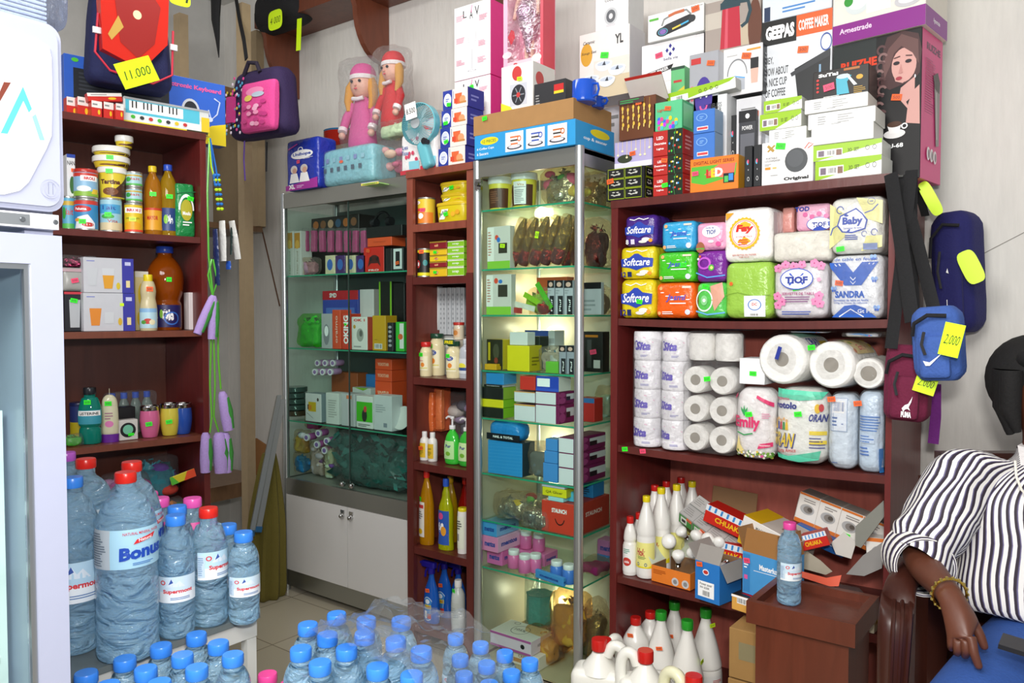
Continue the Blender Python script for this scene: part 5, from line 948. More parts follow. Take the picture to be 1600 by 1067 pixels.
# ============================================================ on top of the lit showcase and the narrow unit
zt = TT; CY_ = K('#2e9ad8')
def cupset(F_):
    f = F_.f; f.ell(.16,.7,.095,.16,K('#e8d820')); f.text('12 PIECES',.16,.7,.12,K('#2a6a40'),ww=.14); f.text('6 Coffee Cups',.12,.4,.12,WH,ww=.18); f.text('6 Saucers',.09,.2,.12,WH,ww=.12)
    for i,c in enumerate(('#e0703a','#3a58b8','#c86a2a')):
        u = .42+.21*i; f.rect(u-.09,.12,u+.09,.9,WH); f.ell(u,.28,.075,.1,K('#3a3a48')); f.ell(u,.3,.06,.07,K('#d8d8e0')); f.poly([(u-.045,.78),(u+.045,.78),(u+.03,.32),(u-.03,.32)],K('#f0ece4'))
        for k_ in range(3): f.rect(u-.042+.003*k_,.66-.14*k_,u+.042-.003*k_,.72-.14*k_,K(c if k_ != 1 else '#26262c'))
        f.ell(u+.05,.6,.02,.12,K(c),inner=.6)
    F_.r.ell(.62,.7,.25,.17,K('#e8d820')); F_.r.text('cup & saucer',.5,.38,.16,WH,ww=.6,bold=.02)
bx(FB,741,899,199,zt,TY-.012,.26,'#2e9ad8','cup_set_box','long blue box picturing three striped cups and saucers',deco=cupset,top='#2e9ad8'); zc = o_top[0]
xc,w,h = spot(FB,740,896,167,zc,TY-.01); tr = thing('cardboard_tray','plain brown cardboard tray lying on the blue cup box','tray',FB.w(xc,TY-.01,zc+.001)); m = M('#a97f4e','matt'); h = h-.002
for (a,b,c,e,nm) in ((-w/2,w/2,0,.004,'front_wall'),(-w/2,w/2,.246,.25,'back_wall'),(w/2-.004,w/2,.004,.246,'end_wall'),(-w/2,-w/2+.004,.004,.246,'end_wall')):
    mb = MB(); mb.box(a,b,c,e,.0,h,m); mb.obj(nm,tr)
mb = MB(); mb.box(-w/2+.004,w/2-.004,.004,.246,.0,.06,m); mb.obj('bottom',tr)
sticker(tr,-w/2+.055,h-.014,GREEN); zi = zc+.063
def redlogo(F_): f = F_.f; f.ell(.5,.82,.15,.14,K('#c83a3a')); f.rect(.28,.2,.82,.62,K('#c9ccd6')); f.ell(.55,.4,.22,.2,K('#2a2c34')); [f.line([(.55,.4),(.55+.18*math.cos(a),.4+.16*math.sin(a))],.004,K('#8a9098')) for a in [i*1.05 for i in range(6)]]; f.ell(.55,.4,.06,.05,K('#c83a3a')); f.poly([(0,0),(.5,0),(.3,.2),(0,.3)],K('#e8e030')); F_.r.ell(.3,.7,.18,.14,K('#c23a3a'))
bx(FB,783,833,100,zi,TY+.05,.14,'#efece6','fan_box','white box with a round black fan picture and red crest',deco=redlogo,st=[(.6,.7,YELS)],side='#dcd8d4'); zf_ = o_top[0]
bx(FB,834,884,127,zi,TY+.035,.10,'#2c2d31','battery_box','dark grey box with a red and yellow corner logo',deco=lambda F_: (F_.f.rect(.64,.5,.94,.84,K('#c82a2a')),F_.f.rect(.64,.5,.94,.6,K('#e8d030')),F_.f.lines(.06,.1,.2,.6,5,K('#9a9a9a'))),side='#1d1e21')
def mug(fr,px,pt,y,z,r,col,lab,name='mug',group=None):
    x = at(fr,px,pt+20,y); h = fr.hit(px,pt,y)[1]-z; t = thing(name,lab,'cup',fr.w(x,y,z+.001),0,group)
    mb = MB(); mb.lathe([(r*.9,0),(r,.004),(r,h-.002),(r*.97,h),(r*.93,h-.003),(r*.93,.006),(.0001,.006)],M(col,'gloss'),28); mb.obj('body',t)
    mb = MB(); mb.tube([(r*math.cos(-.2)-.002,-.2*r,h*.8),(r+.016,-.2*r,h*.75),(r+.02,-.2*r,h*.5),(r+.014,-.2*r,h*.25),(r-.002,-.2*r,h*.2)],.0045,M(col,'gloss'),8); mb.obj('handle',t); return t
mug(FB,913,128,TY+.05,zi,.042,'#1f55c8','bright blue plastic cup standing on the brown tray');
mug(FB,931,153,TY+.135,zi,.03,'#1a4ab4','smaller blue cup lower behind the tall blue one')
t = thing('doll_box','pink window box holding a doll in a pale glittery skirt','doll box',FB.w(at(FB,817,60,TY+.16),TY+.16,zf_+.0)); w,h,d = .185,.42,.08
mb = MB(); mb.box(-w/2,w/2,d-.003,d,0,h,M('#f0a0bc','paper')); mb.box(-w/2,-w/2+.02,0,d-.003,0,h,M('#f3b4cc','paper')); mb.box(w/2-.012,w/2,0,d-.003,0,h,M('#d84a5c','paper')); mb.box(-w/2+.02,w/2-.012,0,d-.003,0,.004,M('#f0a0bc','paper')); mb.box(-w/2+.02,w/2-.012,0,.003,.004,.055,M('#f2c4d0','paper'))
cv = plane_cv(mb,(-w/2,0,0),(w,0,0),(0,0,h),(0,-1,0)); cv.text('Bunny',.5,.085,.06,K('#c8283c'),ww=.5,bold=.04,sh=.3); cv.poly([(.12,.36),(.2,.42),(.28,.4),(.3,.34),(.2,.28)],K('#c8283c')); cv.ell(.84,.12,.12,.035,K('#f8e8e0')); cv.ell(.1,.2,.12,.03,K('#f8d8e0')); mb.obj('box',t)
mb = MB(); mb.lathe(rprof([(.012,0),(.022,.05),(.05,.14),(.048,.16),(.03,.2),(.022,.22),(.028,.26),(.01,.28),(.008,.3)],3),M('#d8b4cc','foil'),24,(0,.042,.09)); dl = mb.obj('doll',t)
for s_ in (-1,1):
    mb = MB(); mb.tube([(s_*.014,.042,.005),(s_*.013,.042,.16)],.008,M('#e0b0a0','skin'),8); mb.obj('leg',dl); mb = MB(); mb.tube([(s_*.03,.042,.34),(s_*.05,.03,.28),(s_*.055,.02,.22)],.007,M('#e0b0a0','skin'),8); mb.obj('arm',dl)
mb = MB(); mb.ball((0,.042,.40),.03,M('#e8bca8','skin')); mb.obj('head',dl)
mb = MB(); mb.box(-w/2+.02,w/2-.012,-.001,0,.055,h,M('#ffffff','clear')); mb.obj('window',t); sticker(t,0,.30,ORNG,w=.03)
def lav(F_):
    f = F_.f; f.text('L',.3,.88,.1,BK,ww=.1); f.text('A',.48,.86,.12,BK,ww=.09); f.text('V',.64,.89,.12,BK,ww=.12); f.line([(.48,.88),(.5,.98)],.003,PK)
    f.line([(.38,.66),(.4,.5),(.5,.38),(.6,.5),(.62,.66)],.0012,K('#a0a4aa')); f.line([(.5,.38),(.5,.12)],.0014,K('#a0a4aa')); f.ell(.5,.1,.12,.012,K('#a8acb2'),inner=.8)
    for u,v in ((.06,.8),(.06,.5),(.06,.2),(.7,.74),(.68,.4),(.66,.18)): f.lines(u,v,u+.24,v+.08,4,K('#e8a0b4'),int(u*10+v*10))
xc,w,_ = spot(FB,715,771,100,2.0,TY+.26); z = 1.99
for i,h in enumerate((.135,.235,.3)):
    carton('glassware_box',('lowest','middle','topmost')[i]+' white stemware carton with a pink side, in a column behind the juice-glass boxes','box',FB.w(xc,TY+.24,z+.001),0,w,.09,h,'#f1eff1',lav,side='#e8288c',group='white stemware cartons'); z += h+.002
for o in [q for q in bpy.data.objects if q.name == 'glassware_box.001']: sticker(o,.0,.2,GREEN,w=.02)
def gset(F_):
    f = F_.f; f.rect(0,0,.38,1,K('#2a3c9c')); f.ell(.19,.5,.15,.34,WH); f.ell(.19,.5,.13,.3,K('#d8dcf0')); f.lines(.12,.4,.26,.6,2,K('#6a78b8')); f.rect(.4,0,1,1,K('#efe4dc')); f.poly([(.52,.2),(.74,.2),(.78,.75),(.5,.75)],K('#e0683a')); f.rect(.46,.25,.6,.5,K('#d84a30')); f.ell(.8,.4,.12,.2,K('#e8a070')); f.rect(.72,.2,.95,.3,K('#c88a48')); f.line([(.44,.5),(.44,.9)],.002,K('#2a3c9c')); F_.r.rect(0,0,1,1,K('#33389a')); F_.r.lines(.2,.3,.7,.7,2,K('#8a90d8'))
z = NT+.0
for i,(p0,p1,pt,lab,st_) in enumerate(((685,727,228,'bottom',[]),(688,729,196,'second',[(.24,.3,GREEN)]),(690,730,168,'third',[(.18,.26,GREEN)]),(692,731,137,'top',[(.26,.25,GREEN)]))):
    bx(FB,p0,p1,pt+2,z,NY+.03,.10,'#e8e6ea','juice_glass_box',lab+' box of orange juice glasses in the stack of four',deco=gset,side='#33389a',st=st_,group='blue and orange glass boxes'); z = o_top[0]
# ============================================================ on top of the wide showcase
zt = CTp; yc = CY+.02
def uni(F_):
    f = F_.f; f.ell(.54,.68,.34,.09,WH); f.text('Unihope',.54,.68,.08,K('#2a4aa8'),ww=.56,bold=.04); f.ell(.5,.78,.08,.05,WH,inner=.7,a0=0,a1=360); f.line([(.1,.82),(.4,.9)],.007,K('#c84aa8')); f.poly([(0,0),(1,0),(1,.2),(.4,.12),(0,.1)],K('#a8309c')); f.text('XL',.2,.07,.09,WH,ww=.2,bold=.06); f.lines(.36,.03,.6,.09,2,K('#e8c0e8'))
    for u,c in ((.3,'#e8e2dc'),(.62,'#d8d2cc')): f.ell(u,.4,.11,.08,K(c)); f.ell(u+.02,.37,.07,.06,K('#d8a890')); f.poly([(u-.16,.14),(u+.16,.14),(u+.1,.32),(u-.1,.32)],WH)
    f.lines(.6,.58,.9,.61,2,WH)
pk(FB,452,502,217,zt,yc-.03,.12,'#2438a8','diaper_pack','dark blue adult diaper pack with a magenta foot on the showcase top',deco=uni,st=[(.45,.54,PINKS)],kind='pack',gap=-.0)
o = bpy.data.objects['diaper_pack']; o.location.y -= .02
t = thing('plate_stack','stack of red plates with one blue plate on top','plates',FB.w(at(FB,533,215,yc+.2),yc+.21,zt+.245))
for i in range(8):
    mb = MB(); r = .095; mb.lathe([(r*.6,0),(r*.62,.002),(r*.98,.012),(r,.014),(r*.97,.0145),(r*.6,.004),(.0001,.004)],M('#c43a2c' if i < 7 else '#3a9ad0','gloss'),36); mb.obj('plate',t,loc=(0,0,i*.009))
carton('cardboard_box','plain box hidden under the red plates on the wide showcase','box',FB.w(at(FB,533,215,yc+.18),yc+.155,zt+.001),0,.16,.12,.243,'#8a7a68')
def chk(F_):
    f = F_.f
    for i in range(6): f.rect(.1+.14*i,.62,.16+.14*i,.74,K('#8a9ad0' if i % 2 == 0 else '#9ad0e0')); f.rect(.05+.14*i,.36,.11+.14*i,.48,K('#506878'))
    f.line([(0,.55),(1,.57)],.002,K('#7ac8d8')); f.ell(.42,.6,.04,.04,K(ORNG))
pk(FB,503,583,228,zt,yc-.02,.16,'#8fd0dc','bedding_pack','pale turquoise folded cloth with small square checks in clear wrap',deco=chk,film=True)
def doll(name,lab,px,pt,y,col,hair,hat,h,rz=0,ry=0):
    x,zt_ = FB.hit(px,pt,y); zb_ = zt_-h; t = thing(name,lab,'doll',FB.w(x,y,zb_),math.radians(rz),None,0,ry); s = h/.34
    mb = MB(); mb.lathe(rprof([(.055*s,.0),(.06*s,.03*s),(.05*s,.1*s),(.04*s,.15*s),(.032*s,.19*s),(.018*s,.205*s)],3),M(col,'cloth'),20,T=Matrix.Diagonal((1,.8,1,1))); mb.tube([(-.024*s,-.03*s,.195*s),(0,-.036*s,.19*s),(.026*s,-.03*s,.195*s)],.008*s,WHc,8); mb.obj('dress',t)
    for sx in (-1,1):
        mb = MB(); mb.tube([(sx*.035*s,0,.18*s),(sx*.065*s,-.01*s,.13*s),(sx*.07*s,-.03*s,.08*s)],[.018*s,.019*s,.016*s],M(col,'cloth'),10); mb.tube([(sx*.07*s,-.03*s,.085*s),(sx*.069*s,-.036*s,.07*s)],.018*s,WHc,10); a = mb.obj('sleeve',t); mb = MB(); mb.ball((sx*.068*s,-.04*s,.055*s),.014*s,M('#e8b8a4','skin')); mb.obj('hand',a)
    mb = MB(); mb.ball((0,0,.25*s),.048*s,M('#ecb8a4','skin'),1,.95,1.08,seg=20); mb.ball((0,-.047*s,.242*s),.006*s,M('#ecb0a0','skin'),seg=8)
    for sx in (-1,1): mb.ball((sx*.018*s,-.044*s,.256*s),.0065*s,M('#2a2a38','gloss'),seg=8)
    mb.ball((0,-.045*s,.228*s),.006*s,M('#d84a5a','ink'),1.4,.5,.6,seg=8); mb.obj('head',t)
    mb = MB()
    for sx in (-1,1): mb.tube([(sx*.03*s,.005*s,.28*s),(sx*.052*s,-.005*s,.24*s),(sx*.058*s,-.01*s,.19*s),(sx*.05*s,-.02*s,.15*s)],[.018*s,.02*s,.018*s,.008*s],M(hair,'cloth'),10)
    mb.obj('hair',t)
    mb = MB(); mb.lathe(rprof([(.05*s,0),(.051*s,.014*s),(.047*s,.035*s),(.03*s,.056*s),(.001,.064*s)],3),M(hat,'cloth'),20,(0,.006*s,.272*s)); mb.lathe([(.053*s,-.004*s),(.055*s,.004*s),(.053*s,.012*s),(.049*s,.012*s)],WHc,20,(0,.006*s,.272*s)); mb.obj('hat',t)
    mb = MB(); mb.blob(.17*s,.14*s,h*1.04,M('#ffffff','film'),18,.7,0,.012*s,px,c=(0,-.07*s,-.002)); mb.obj('plastic_bag',t); return t
WHc = M('#f4eef0','cloth')
doll('doll','doll in a pink dress and pink hat with blond hair, in a clear bag',566,97,yc+.12,'#d860a0','#e0a040','#e05aa0',.42,12)
doll('doll','doll in a red dotted dress and red-white hat, in a clear bag',613,78,yc+.10,'#d02830','#d8a050','#d83038',.36,-5)
def lumps(cols,w,d,h,n,seed):
    def f(t):
        rr = random.Random(seed)
        for i in range(n):
            mb = MB(); mb.ball((rr.uniform(-w/2,w/2)*.7,d*.5+rr.uniform(-d/2,d/2)*.7,h*rr.uniform(.15,.8)),rr.uniform(.12,.26)*min(w,h),M(rr.choice(cols),'cloth'),1.2,.8,.7,seg=12); mb.obj('toy',t)
    return f
bag('toy_bag','clear bag of pink and skin-coloured doll parts standing behind the turquoise pack','bag',FB.w(at(FB,606,240,yc+.05),yc+.03,zt+.001),0,.14,.1,.19,lumps(['#e0a8a8','#d88aa8','#e8c8b0','#c86a88'],.14,.1,.19,9,3),seed=21)
bag('toy_bag','crumpled pale green and pink toy bag lying in front of the dolls','bag',FB.w(at(FB,615,180,yc+.04),yc+.02,zt+.195),0,.2,.11,.075,lumps(['#b8e0a0','#e8d8a0','#f0b8c8','#8ac8e0'],.2,.11,.07,10,5),seed=22,base=('#c8e0b8','pack'))
bag('toy_bag','colourful striped toy in a clear bag behind the fan','bag',FB.w(at(FB,664,160,yc+.12),yc+.10,zt+.15),0,.17,.1,.16,lumps(['#e84a5a','#78c850','#f0f0f0','#f0a0c0','#50b8d8'],.17,.1,.15,14,6),seed=23)
def nap(F_):
    f = F_.f; [f.ell(random.uniform(.2,.95),random.uniform(.2,.9),.07,.05,K('#d84a68')) for i in range(7)]; f.text('Les',.3,.66,.1,K('#2a4aa0'),ww=.3); f.text('Tissu',.3,.52,.1,K('#2a4aa0'),ww=.4); f.rect(0,0,1,.1,K('#c83a48')); f.rect(.5,.1,1,.3,K('#8ad0e0'))
pk(FB,626,656,208,zt,yc-.02,.1,'#f2f0f0','napkin_pack','white napkin pack with blue words behind the fan stand',deco=nap)
pk(FB,657,682,200,NT,NY+.02,.1,'#f4eeee','napkin_pack','white flowered napkin pack right behind the turquoise fan',deco=nap)
o = pk(FB,570,598,274,zt+.001,CY-.045,.06,'#9ad070','sock_pack','small striped pack of pink, blue and lime socks hanging over the showcase edge',deco=lambda F_: (F_.f.line([(0,.9),(.3,.75),(.6,.9),(1,.75)],.012,K('#50a8d8')),F_.f.line([(0,.7),(.3,.55),(.6,.7),(1,.55)],.01,K('#f0a0b0')),F_.f.line([(0,.55),(.3,.4),(.6,.55),(1,.4)],.01,K('#e8d860')),[F_.f.line([(.1*i,.4),(.1*i+.04,.05)],.003,K('#3a9a30')) for i in range(1,10)]),st=[])
o.location.z -= .035; o.location.y = CY-.065
t = thing('desk_fan','turquoise portable fan with a white price card','fan',FB.w(at(FB,668,250,NY-.0),NY+.0,NT+.001)); TQ = M('#6ab8c4','plastic')
x0,zz = FB.hit(657,195,NY-.0); fx = x0-at(FB,668,250,NY); fz = zz-NT
mb = MB(); mb.blob(.05,.04,.11,TQ,8,.6,0,0,c=(.0,-.02,0)); mb.obj('stand',t,ry=-.35,loc=(.012,0,0))
T_ = Matrix.Translation((fx,0,fz)) @ Matrix.Rotation(math.radians(6),4,'Z') @ Matrix.Rotation(PI/2,4,'X')
R0 = .085; mb = MB(); mb.lathe([(R0*.97,-.02),(R0,-.018),(R0,.015),(R0*.96,.018)],TQ,36,T=T_); mb.f.pop(); mb.m.pop(); mb.s.pop(); mb.f.pop(); mb.m.pop(); mb.s.pop(); hd = mb.obj('cage_ring',t)
mb = MB()
for i in range(48):
    a = i*2*PI/48; mb.tube([T_ @ Vector((.02*math.cos(a),.02*math.sin(a),.032)),T_ @ Vector((.06*math.cos(a+.1),.06*math.sin(a+.1),.03)),T_ @ Vector((R0*math.cos(a+.15),R0*math.sin(a+.15),.014))],.0009,TQ,4)
    mb.tube([T_ @ Vector((.02*math.cos(a),.02*math.sin(a),-.032)),T_ @ Vector((R0*math.cos(a+.15),R0*math.sin(a+.15),-.016))],.0009,TQ,4)
mb.lathe([(.022,.030),(.022,.036),(.0001,.037)],M('#a8b0b4','plastic'),18,T=T_); mb.obj('grille',hd)
for i in range(5):
    a = i*2*PI/5; mb = MB(); mb.add([T_ @ Vector((r*math.cos(a+b),r*math.sin(a+b),z_)) for r,b,z_ in ((.012,-.2,.006),(.074,-.35,.012),(.078,.1,.0),(.06,.35,-.01),(.012,.5,-.006))],[(0,1,2,3,4)],M('#b9c4c8','plastic')); mb.obj('blade',hd)
mb = MB(); mb.tube([(fx,0,fz-R0+.004),(.0,0,.1)],.012,TQ,8); mb.lathe([(.013,-.012),(.013,.012)],M('#222222','plastic'),14,T=Matrix.Translation((.0,-.012,.105)) @ Matrix.Rotation(PI/2,4,'X')); mb.obj('joint',t)
mb = MB(); mb.box(-.028,.028,-.001,0,-.032,.032,K('#f4f4f2')); cv = plane_cv(mb,(-.028,-.001,-.032),(.056,0,0),(0,0,.064),(0,-1,0)); cv.text('8.500',.5,.5,.34,K('#222222'),ww=.8); mb.obj('price_card',t,loc=(fx-.005,-.05,fz+.045),rz=math.radians(6),ry=-.15)
# ============================================================ narrow unit contents
def lev(i): return SH_N[i]
yn = NY+.03
x = at(FB,663,330,yn+.035); tin('powder_tin','yellow and orange round tin on the top level of the narrow unit','tin',FB.w(x,yn+.035,lev(0)+.001),0,.037,FB.hit(663,308,yn)[1]-lev(0),lambda c: (c.rect(0,.0,1,.45,K('#e8882c')),c.ell(.35,.86,.14,.07,WH),c.text('Lait',.35,.86,.07,K('#c83a3a'),ww=.14),c.ell(.5,.3,.12,.12,WH),c.rect(.3,.5,.7,.62,K('#e84a3a'))),col='#e8c83a',st=[(285,.06,PINKS)])
def tub(px0,px1,pt,z,yy,lab,deco,body='#dcc81e',lid='#d8b820',d=.09,group=None):
    xc,w,h = spot(FB,px0,px1,pt,z,yy); t = thing('margarine_tub',lab,'tub',FB.w(xc,yy,z+.001),0,group); n = 28
    def ring(s,zz,q=3.2): return [(math.copysign(abs(math.cos(a))**(2/q),math.cos(a))*w/2*s,d/2+math.copysign(abs(math.sin(a))**(2/q),math.sin(a))*d/2*s,zz) for a in [2*PI*i/n for i in range(n)]]
    mb = MB(); R_ = [ring(.84,0),ring(.88,.004),ring(.96,h-.016),ring(.955,h-.012)]; V = sum(R_,[]); Fs = [(j*n+i,j*n+(i+1) % n,(j+1)*n+(i+1) % n,(j+1)*n+i) for j in range(3) for i in range(n)]+[tuple(range(n))[::-1],tuple(3*n+i for i in range(n))]
    mb.add(V,Fs,M(body,'plastic'),True); cv = Cv(mb,lambda u,v,hh: Vector(((u-.5)*w*(.66+.06*v),d/2-d/2*(.885+.07*v)-.0012-hh,.004+(h-.022)*v)),w*.7,h-.02)
    if deco: deco(cv)
    mb.obj('body',t); mb = MB(); R_ = [ring(.97,h-.013),ring(1,h-.012),ring(1,h-.003),ring(.97,h)]; mb.add(sum(R_,[]),Fs,M(lid,'plastic'),True); mb.obj('lid',t); o_top[0] = z+h+.001; return t
def yel(c): c.poly([(.05,.2),(.2,.85),(.5,.85),(.3,.2)],WH); c.text('Jadida',.26,.6,.3,K('#2a6a30'),ww=.4,rot=20,bold=.03); c.ell(.7,.5,.1,.16,K('#f0b830')); c.ell(.9,.6,.1,.16,K('#e8a828'))
a = tub(676,725,316,lev(0),yn+.01,'large yellow margarine tub at the bottom of its stack',yel,group='yellow margarine tubs'); sticker(a,-.01,.035,GREEN)
a = tub(683,725,302,o_top[0],yn+.02,'flat yellow margarine tub in the middle of the stack',yel,group='yellow margarine tubs'); a = tub(682,725,284,o_top[0],yn+.02,'flat yellow margarine tub on top of the stack',yel,group='yellow margarine tubs'); sticker(a,.01,.02,GREEN)
x = at(FB,661,405,yn+.03); tin('drink_can','black and yellow round tin left of the soap boxes','tin',FB.w(x,yn+.03,lev(1)+.001),0,.031,FB.hit(661,388,yn)[1]-lev(1),lambda c: (c.rect(0,.9,1,1,K('#e8e020')),c.rect(0,0,1,.12,K('#e8e020')),c.ell(.4,.45,.12,.16,K('#c83a3a'),inner=.6),c.ell(.42,.45,.05,.08,WH),c.ell(.75,.5,.1,.12,K('#2a8a8a'))),col='#1a1a18',st=[(285,.105,ORNG)])
tl = MB(); tl.lathe([(.03,0),(.032,.004),(.032,.03),(.02,.04),(.018,.045),(.0001,.045)],M('#b89a78','plastic'),20); x = at(FB,667,370,yn+.12); tag(tl.obj('jar',None,FB.w(x,yn+.15,lev(1)+.001)),'beige jar standing behind the black and yellow tin','jar').scale = (1,1,3.6)
z = lev(1)
for i,(pt,c,lab) in enumerate(((419-1,'#e8c020','bottom'),(409,'#8a1c28','second'),(400-1,'#e8c820','third'),(389,'#e8c020','fourth'),(377,'#8a1c28','top'))):
    bx(FB,671,698,pt,z,yn+.005,.07,c,'soap_box',lab+' flat box of the yellow and dark red pile',deco=lambda F_: (F_.f.rect(0,.82,1,1,K('#a88a30')),F_.f.ell(.4,.45,.12,.22,K('#b8382c')),F_.f.text('oil',.4,.45,.3,K('#f0e0a0'),ww=.2)),group='yellow and red flat boxes',st=[(.35,.5,GREEN,.8)] if i in (0,3) else []); z = o_top[0]
z = lev(1)
for i,pt in enumerate((417,406,396,386,376)):
    bx(FB,699,725,pt,z,yn+.0,.07,'#8ac828','soap_box',('bottom','second','middle','fourth','top')[i]+' flat box of the lime green pile',deco=lambda F_: (F_.f.rect(0,.86,1,1,K('#e8f0d8')),F_.f.text('soap',.5,.45,.3,WH,ww=.4),F_.f.rect(0,0,1,.08,K('#dfe8c8'))),group='lime flat boxes'); z = o_top[0]
def jar(px,pt,r,lab,lid,col='#e9ddb0',y=None,blue=True,w2=1,st=()):
    y = y or yn+.04; x = at(FB,px,pt+40,y); h = FB.hit(px,pt,y)[1]-lev(2); hb = h-.02; P_ = rprof([(r*.9,0),(r,.006),(r,hb*.72),(r*.96,hb*.85),(r*.72,hb*.96),(r*.7,hb)],3)
    def lb(c): (c.ell(.5,.86,.3,.16,K('#2a4a9c')),c.text('mayo',.5,.84,.1,WH,ww=.3)) if blue else c.text('Bama',.4,.7,.12,K('#c83a3a'),ww=.4); c.ell(.55,.4,.16,.16,K('#e88a30')); c.rect(.05,.14,.95,.2,K('#d8d060'))
    return bottle('mayonnaise_jar',lab,'jar',FB.w(x,y,lev(2)+.001),0,P_,M(col,'gloss'),(r*.86,hb-.001,.02,lid),lb,'glass jars of mayonnaise',lab=(hb*.2,hb*.68,215,330,'#efe8c4'),st=st)
jar(659,534,.026,'smaller mayonnaise jar with a red lid','#d02a28',blue=False,st=[(262,.09,GREEN)]); jar(682,521,.033,'tallest mayonnaise jar with a dark green lid','#1f4a34',y=yn+.10,st=[(262,.125,GREEN)]); jar(709,533,.030,'mayonnaise jar with a dark green lid and a yellow FREE band','#1f4a34',st=[(262,.09,GREEN)])
mb = MB(); mb.box(-.028,.028,-.001,0,-.011,.011,K('#1f4a34')); cv = plane_cv(mb,(-.028,-.001,-.011),(.056,0,0),(0,0,.022),(0,-1,0)); cv.text('FREE',.5,.5,.6,K('#e8d820'),ww=.8,bold=.05); jr = [o for o in COL.objects if o.name == 'mayonnaise_jar.002'][0]; mb.obj('free_band',jr,loc=(0,-.029,.145))
P_ = rprof([(.025,0),(.028,.005),(.028,.09),(.024,.12),(.012,.13),(.011,.14)],3)
bottle('lotion_bottle','pale grey-blue bottle at the right end beside the mayonnaise','bottle',FB.w(at(FB,727,560,yn+.05),yn+.055,lev(2)+.001),0,P_,M('#b8bcc4','plastic'),(.012,.139,.02,'#c8ccd0'),lambda c: (c.ell(.5,.5,.3,.2,K('#e8e040')),c.rect(.1,.2,.9,.4,K('#2a4a8a'))),lab=(.02,.08,210,330,'#d8dce0'))
def case(F_): f = F_.f; f.ell(.55,.55,.26,.2,K('#c8b040')); f.ell(.55,.55,.22,.16,K('#d8c454')); f.line([(.2,.2),(.7,.08)],.002,K('#444444')); f.ell(.2,.86,.1,.05,K('#c8a070'))
bx(FB,655,683,447,lev(2)+.17,yn+.14,.03,'#dfe2e2','gadget_box','white gadget box with a mustard coloured case, upper one in the narrow unit',deco=case,st=[(.6,.85,GREEN)],ry=.04)
for i in range(6): bx(FB,684+7*i,690+7*i,447+(i % 2)*2,lev(2)+.17,yn+.15,.05,'#c9cfd2','phone_case_pack',('first','second','third','fourth','fifth','sixth')[i]+' from the left of the thin grey packs above the jars',deco=lambda F_: F_.f.lines(.3,.1,.7,.9,8,K('#9aa0a4')),group='thin grey upright packs')
carton('cardboard_box','grey box block supporting the thin grey packs behind the jars','box',FB.w((NX0+NX1)/2,yn+.13,lev(2)+.001),0,.29,.1,.167,'#a8aaa8',lambda F_: (F_.f.rect(.02,.7,.4,.95,K('#e0e4e0')),F_.f.rect(.3,.4,.75,.9,K('#5a6a8c')),F_.f.rect(.42,.85,.5,.95,K(ORNG)),F_.f.rect(.0,.3,.12,.7,K('#50a850')),F_.f.rect(.55,.5,.9,.92,K('#8a8c98'))))
bottle('sauce_jar','small open-topped jar with a red rim above the green-lidded jars','jar',FB.w(at(FB,717,500,yn+.10),yn+.10,lev(2)+.155),0,rprof([(.022,0),(.022,.05),(.02,.06)],3),M('#e8dcc0','gloss'),(.023,.059,.012,'#c83a30'),lambda c: (c.ell(.5,.5,.3,.3,K('#d88a40'))),lab=(.01,.045,220,320,'#e8c8a0'))
carton('cardboard_box','low card block under the small red-rimmed jar','box',FB.w(at(FB,717,540,yn+.085),yn+.085,lev(2)+.001),0,.04,.04,.152,'#b0a898')
z = lev(3)
SOAP = rprof([(.024,0),(.034,.004),(.037,.03),(.036,.06),(.028,.09),(.014,.105),(.011,.112)],3)
def pump(px,pt,lab,liq,lc):
    y = yn+.04; x = at(FB,px,690,y); t = bottle('hand_soap',lab,'bottle',FB.w(x,y,z+.001),0,SOAP,M(liq,'gloss'),(.013,.111,.012,'#f0f0f0'),lambda c: (c.text('Pur',.5,.72,.18,K('#3a3a8a'),ww=.5,bold=.04),c.ell(.5,.3,.2,.12,K('#78b838'))),'green hand soap pumps',lab=(.018,.075,225,315,lc),flat=.75)
    mb = MB(); mb.lathe([(.004,0),(.004,.02),(.009,.022),(.009,.03),(.0001,.031)],M('#f2f2f2','plastic'),12); mb.tube([(0,0,.027),(-.02,-.004,.028),(-.03,-.005,.022)],.0035,M('#f2f2f2','plastic'),8); mb.obj('pump',t,loc=(0,0,.122))
    t.scale = (1,1,(FB.hit(px,pt,y)[1]-z)/.153); return t
pump(707,650,'bright green hand soap with a white pump','#3cc43c','#b8e8a0'); pump(729,653,'hand soap pump cut by the right post of the narrow unit','#3cb43c','#c8e8a8')
for px,lab,st in ((660,'small white bottle with an orange sticker in a clear cup',ORNG),(676,'small white bottle with a yellow label beside the green soap',None)):
    y = yn+.035; t = bottle('lotion_bottle',lab,'bottle',FB.w(at(FB,px,690,y),y,z+.001),0,rprof([(.018,0),(.02,.004),(.02,.075),(.012,.09),(.01,.095)],3),WPL,(.011,.094,.02,'#f2f2f0'),lambda c: (c.text('ORS',.5,.66,.12,K('#222222'),ww=.5),c.lines(.2,.2,.8,.5,3,K('#8a7a20'))),lab=(.012,.07,225,320,'#e0b828')); t.scale = (1,1,1.05)
    if st: sticker(t,0,.05,st,y=-.021)
bx(FB,643,690,605,z+.11,yn+.12,.06,'#e06a40','gadget_box','salmon box lying high at the back of the soap level',st=[]);
pk(FB,657,676,612,z+.11,yn+.09,.03,'#e0703a','charger_pack','long orange hanging pack tilting behind the white bottles',deco=lambda F_: F_.f.text('oraimo',.5,.5,.3,K('#f4d8c8'),rot=90,ww=.4))
pk(FB,680,690,608,z+.12,yn+.10,.02,'#e07a48','charger_pack','shorter orange pack right of the long one')
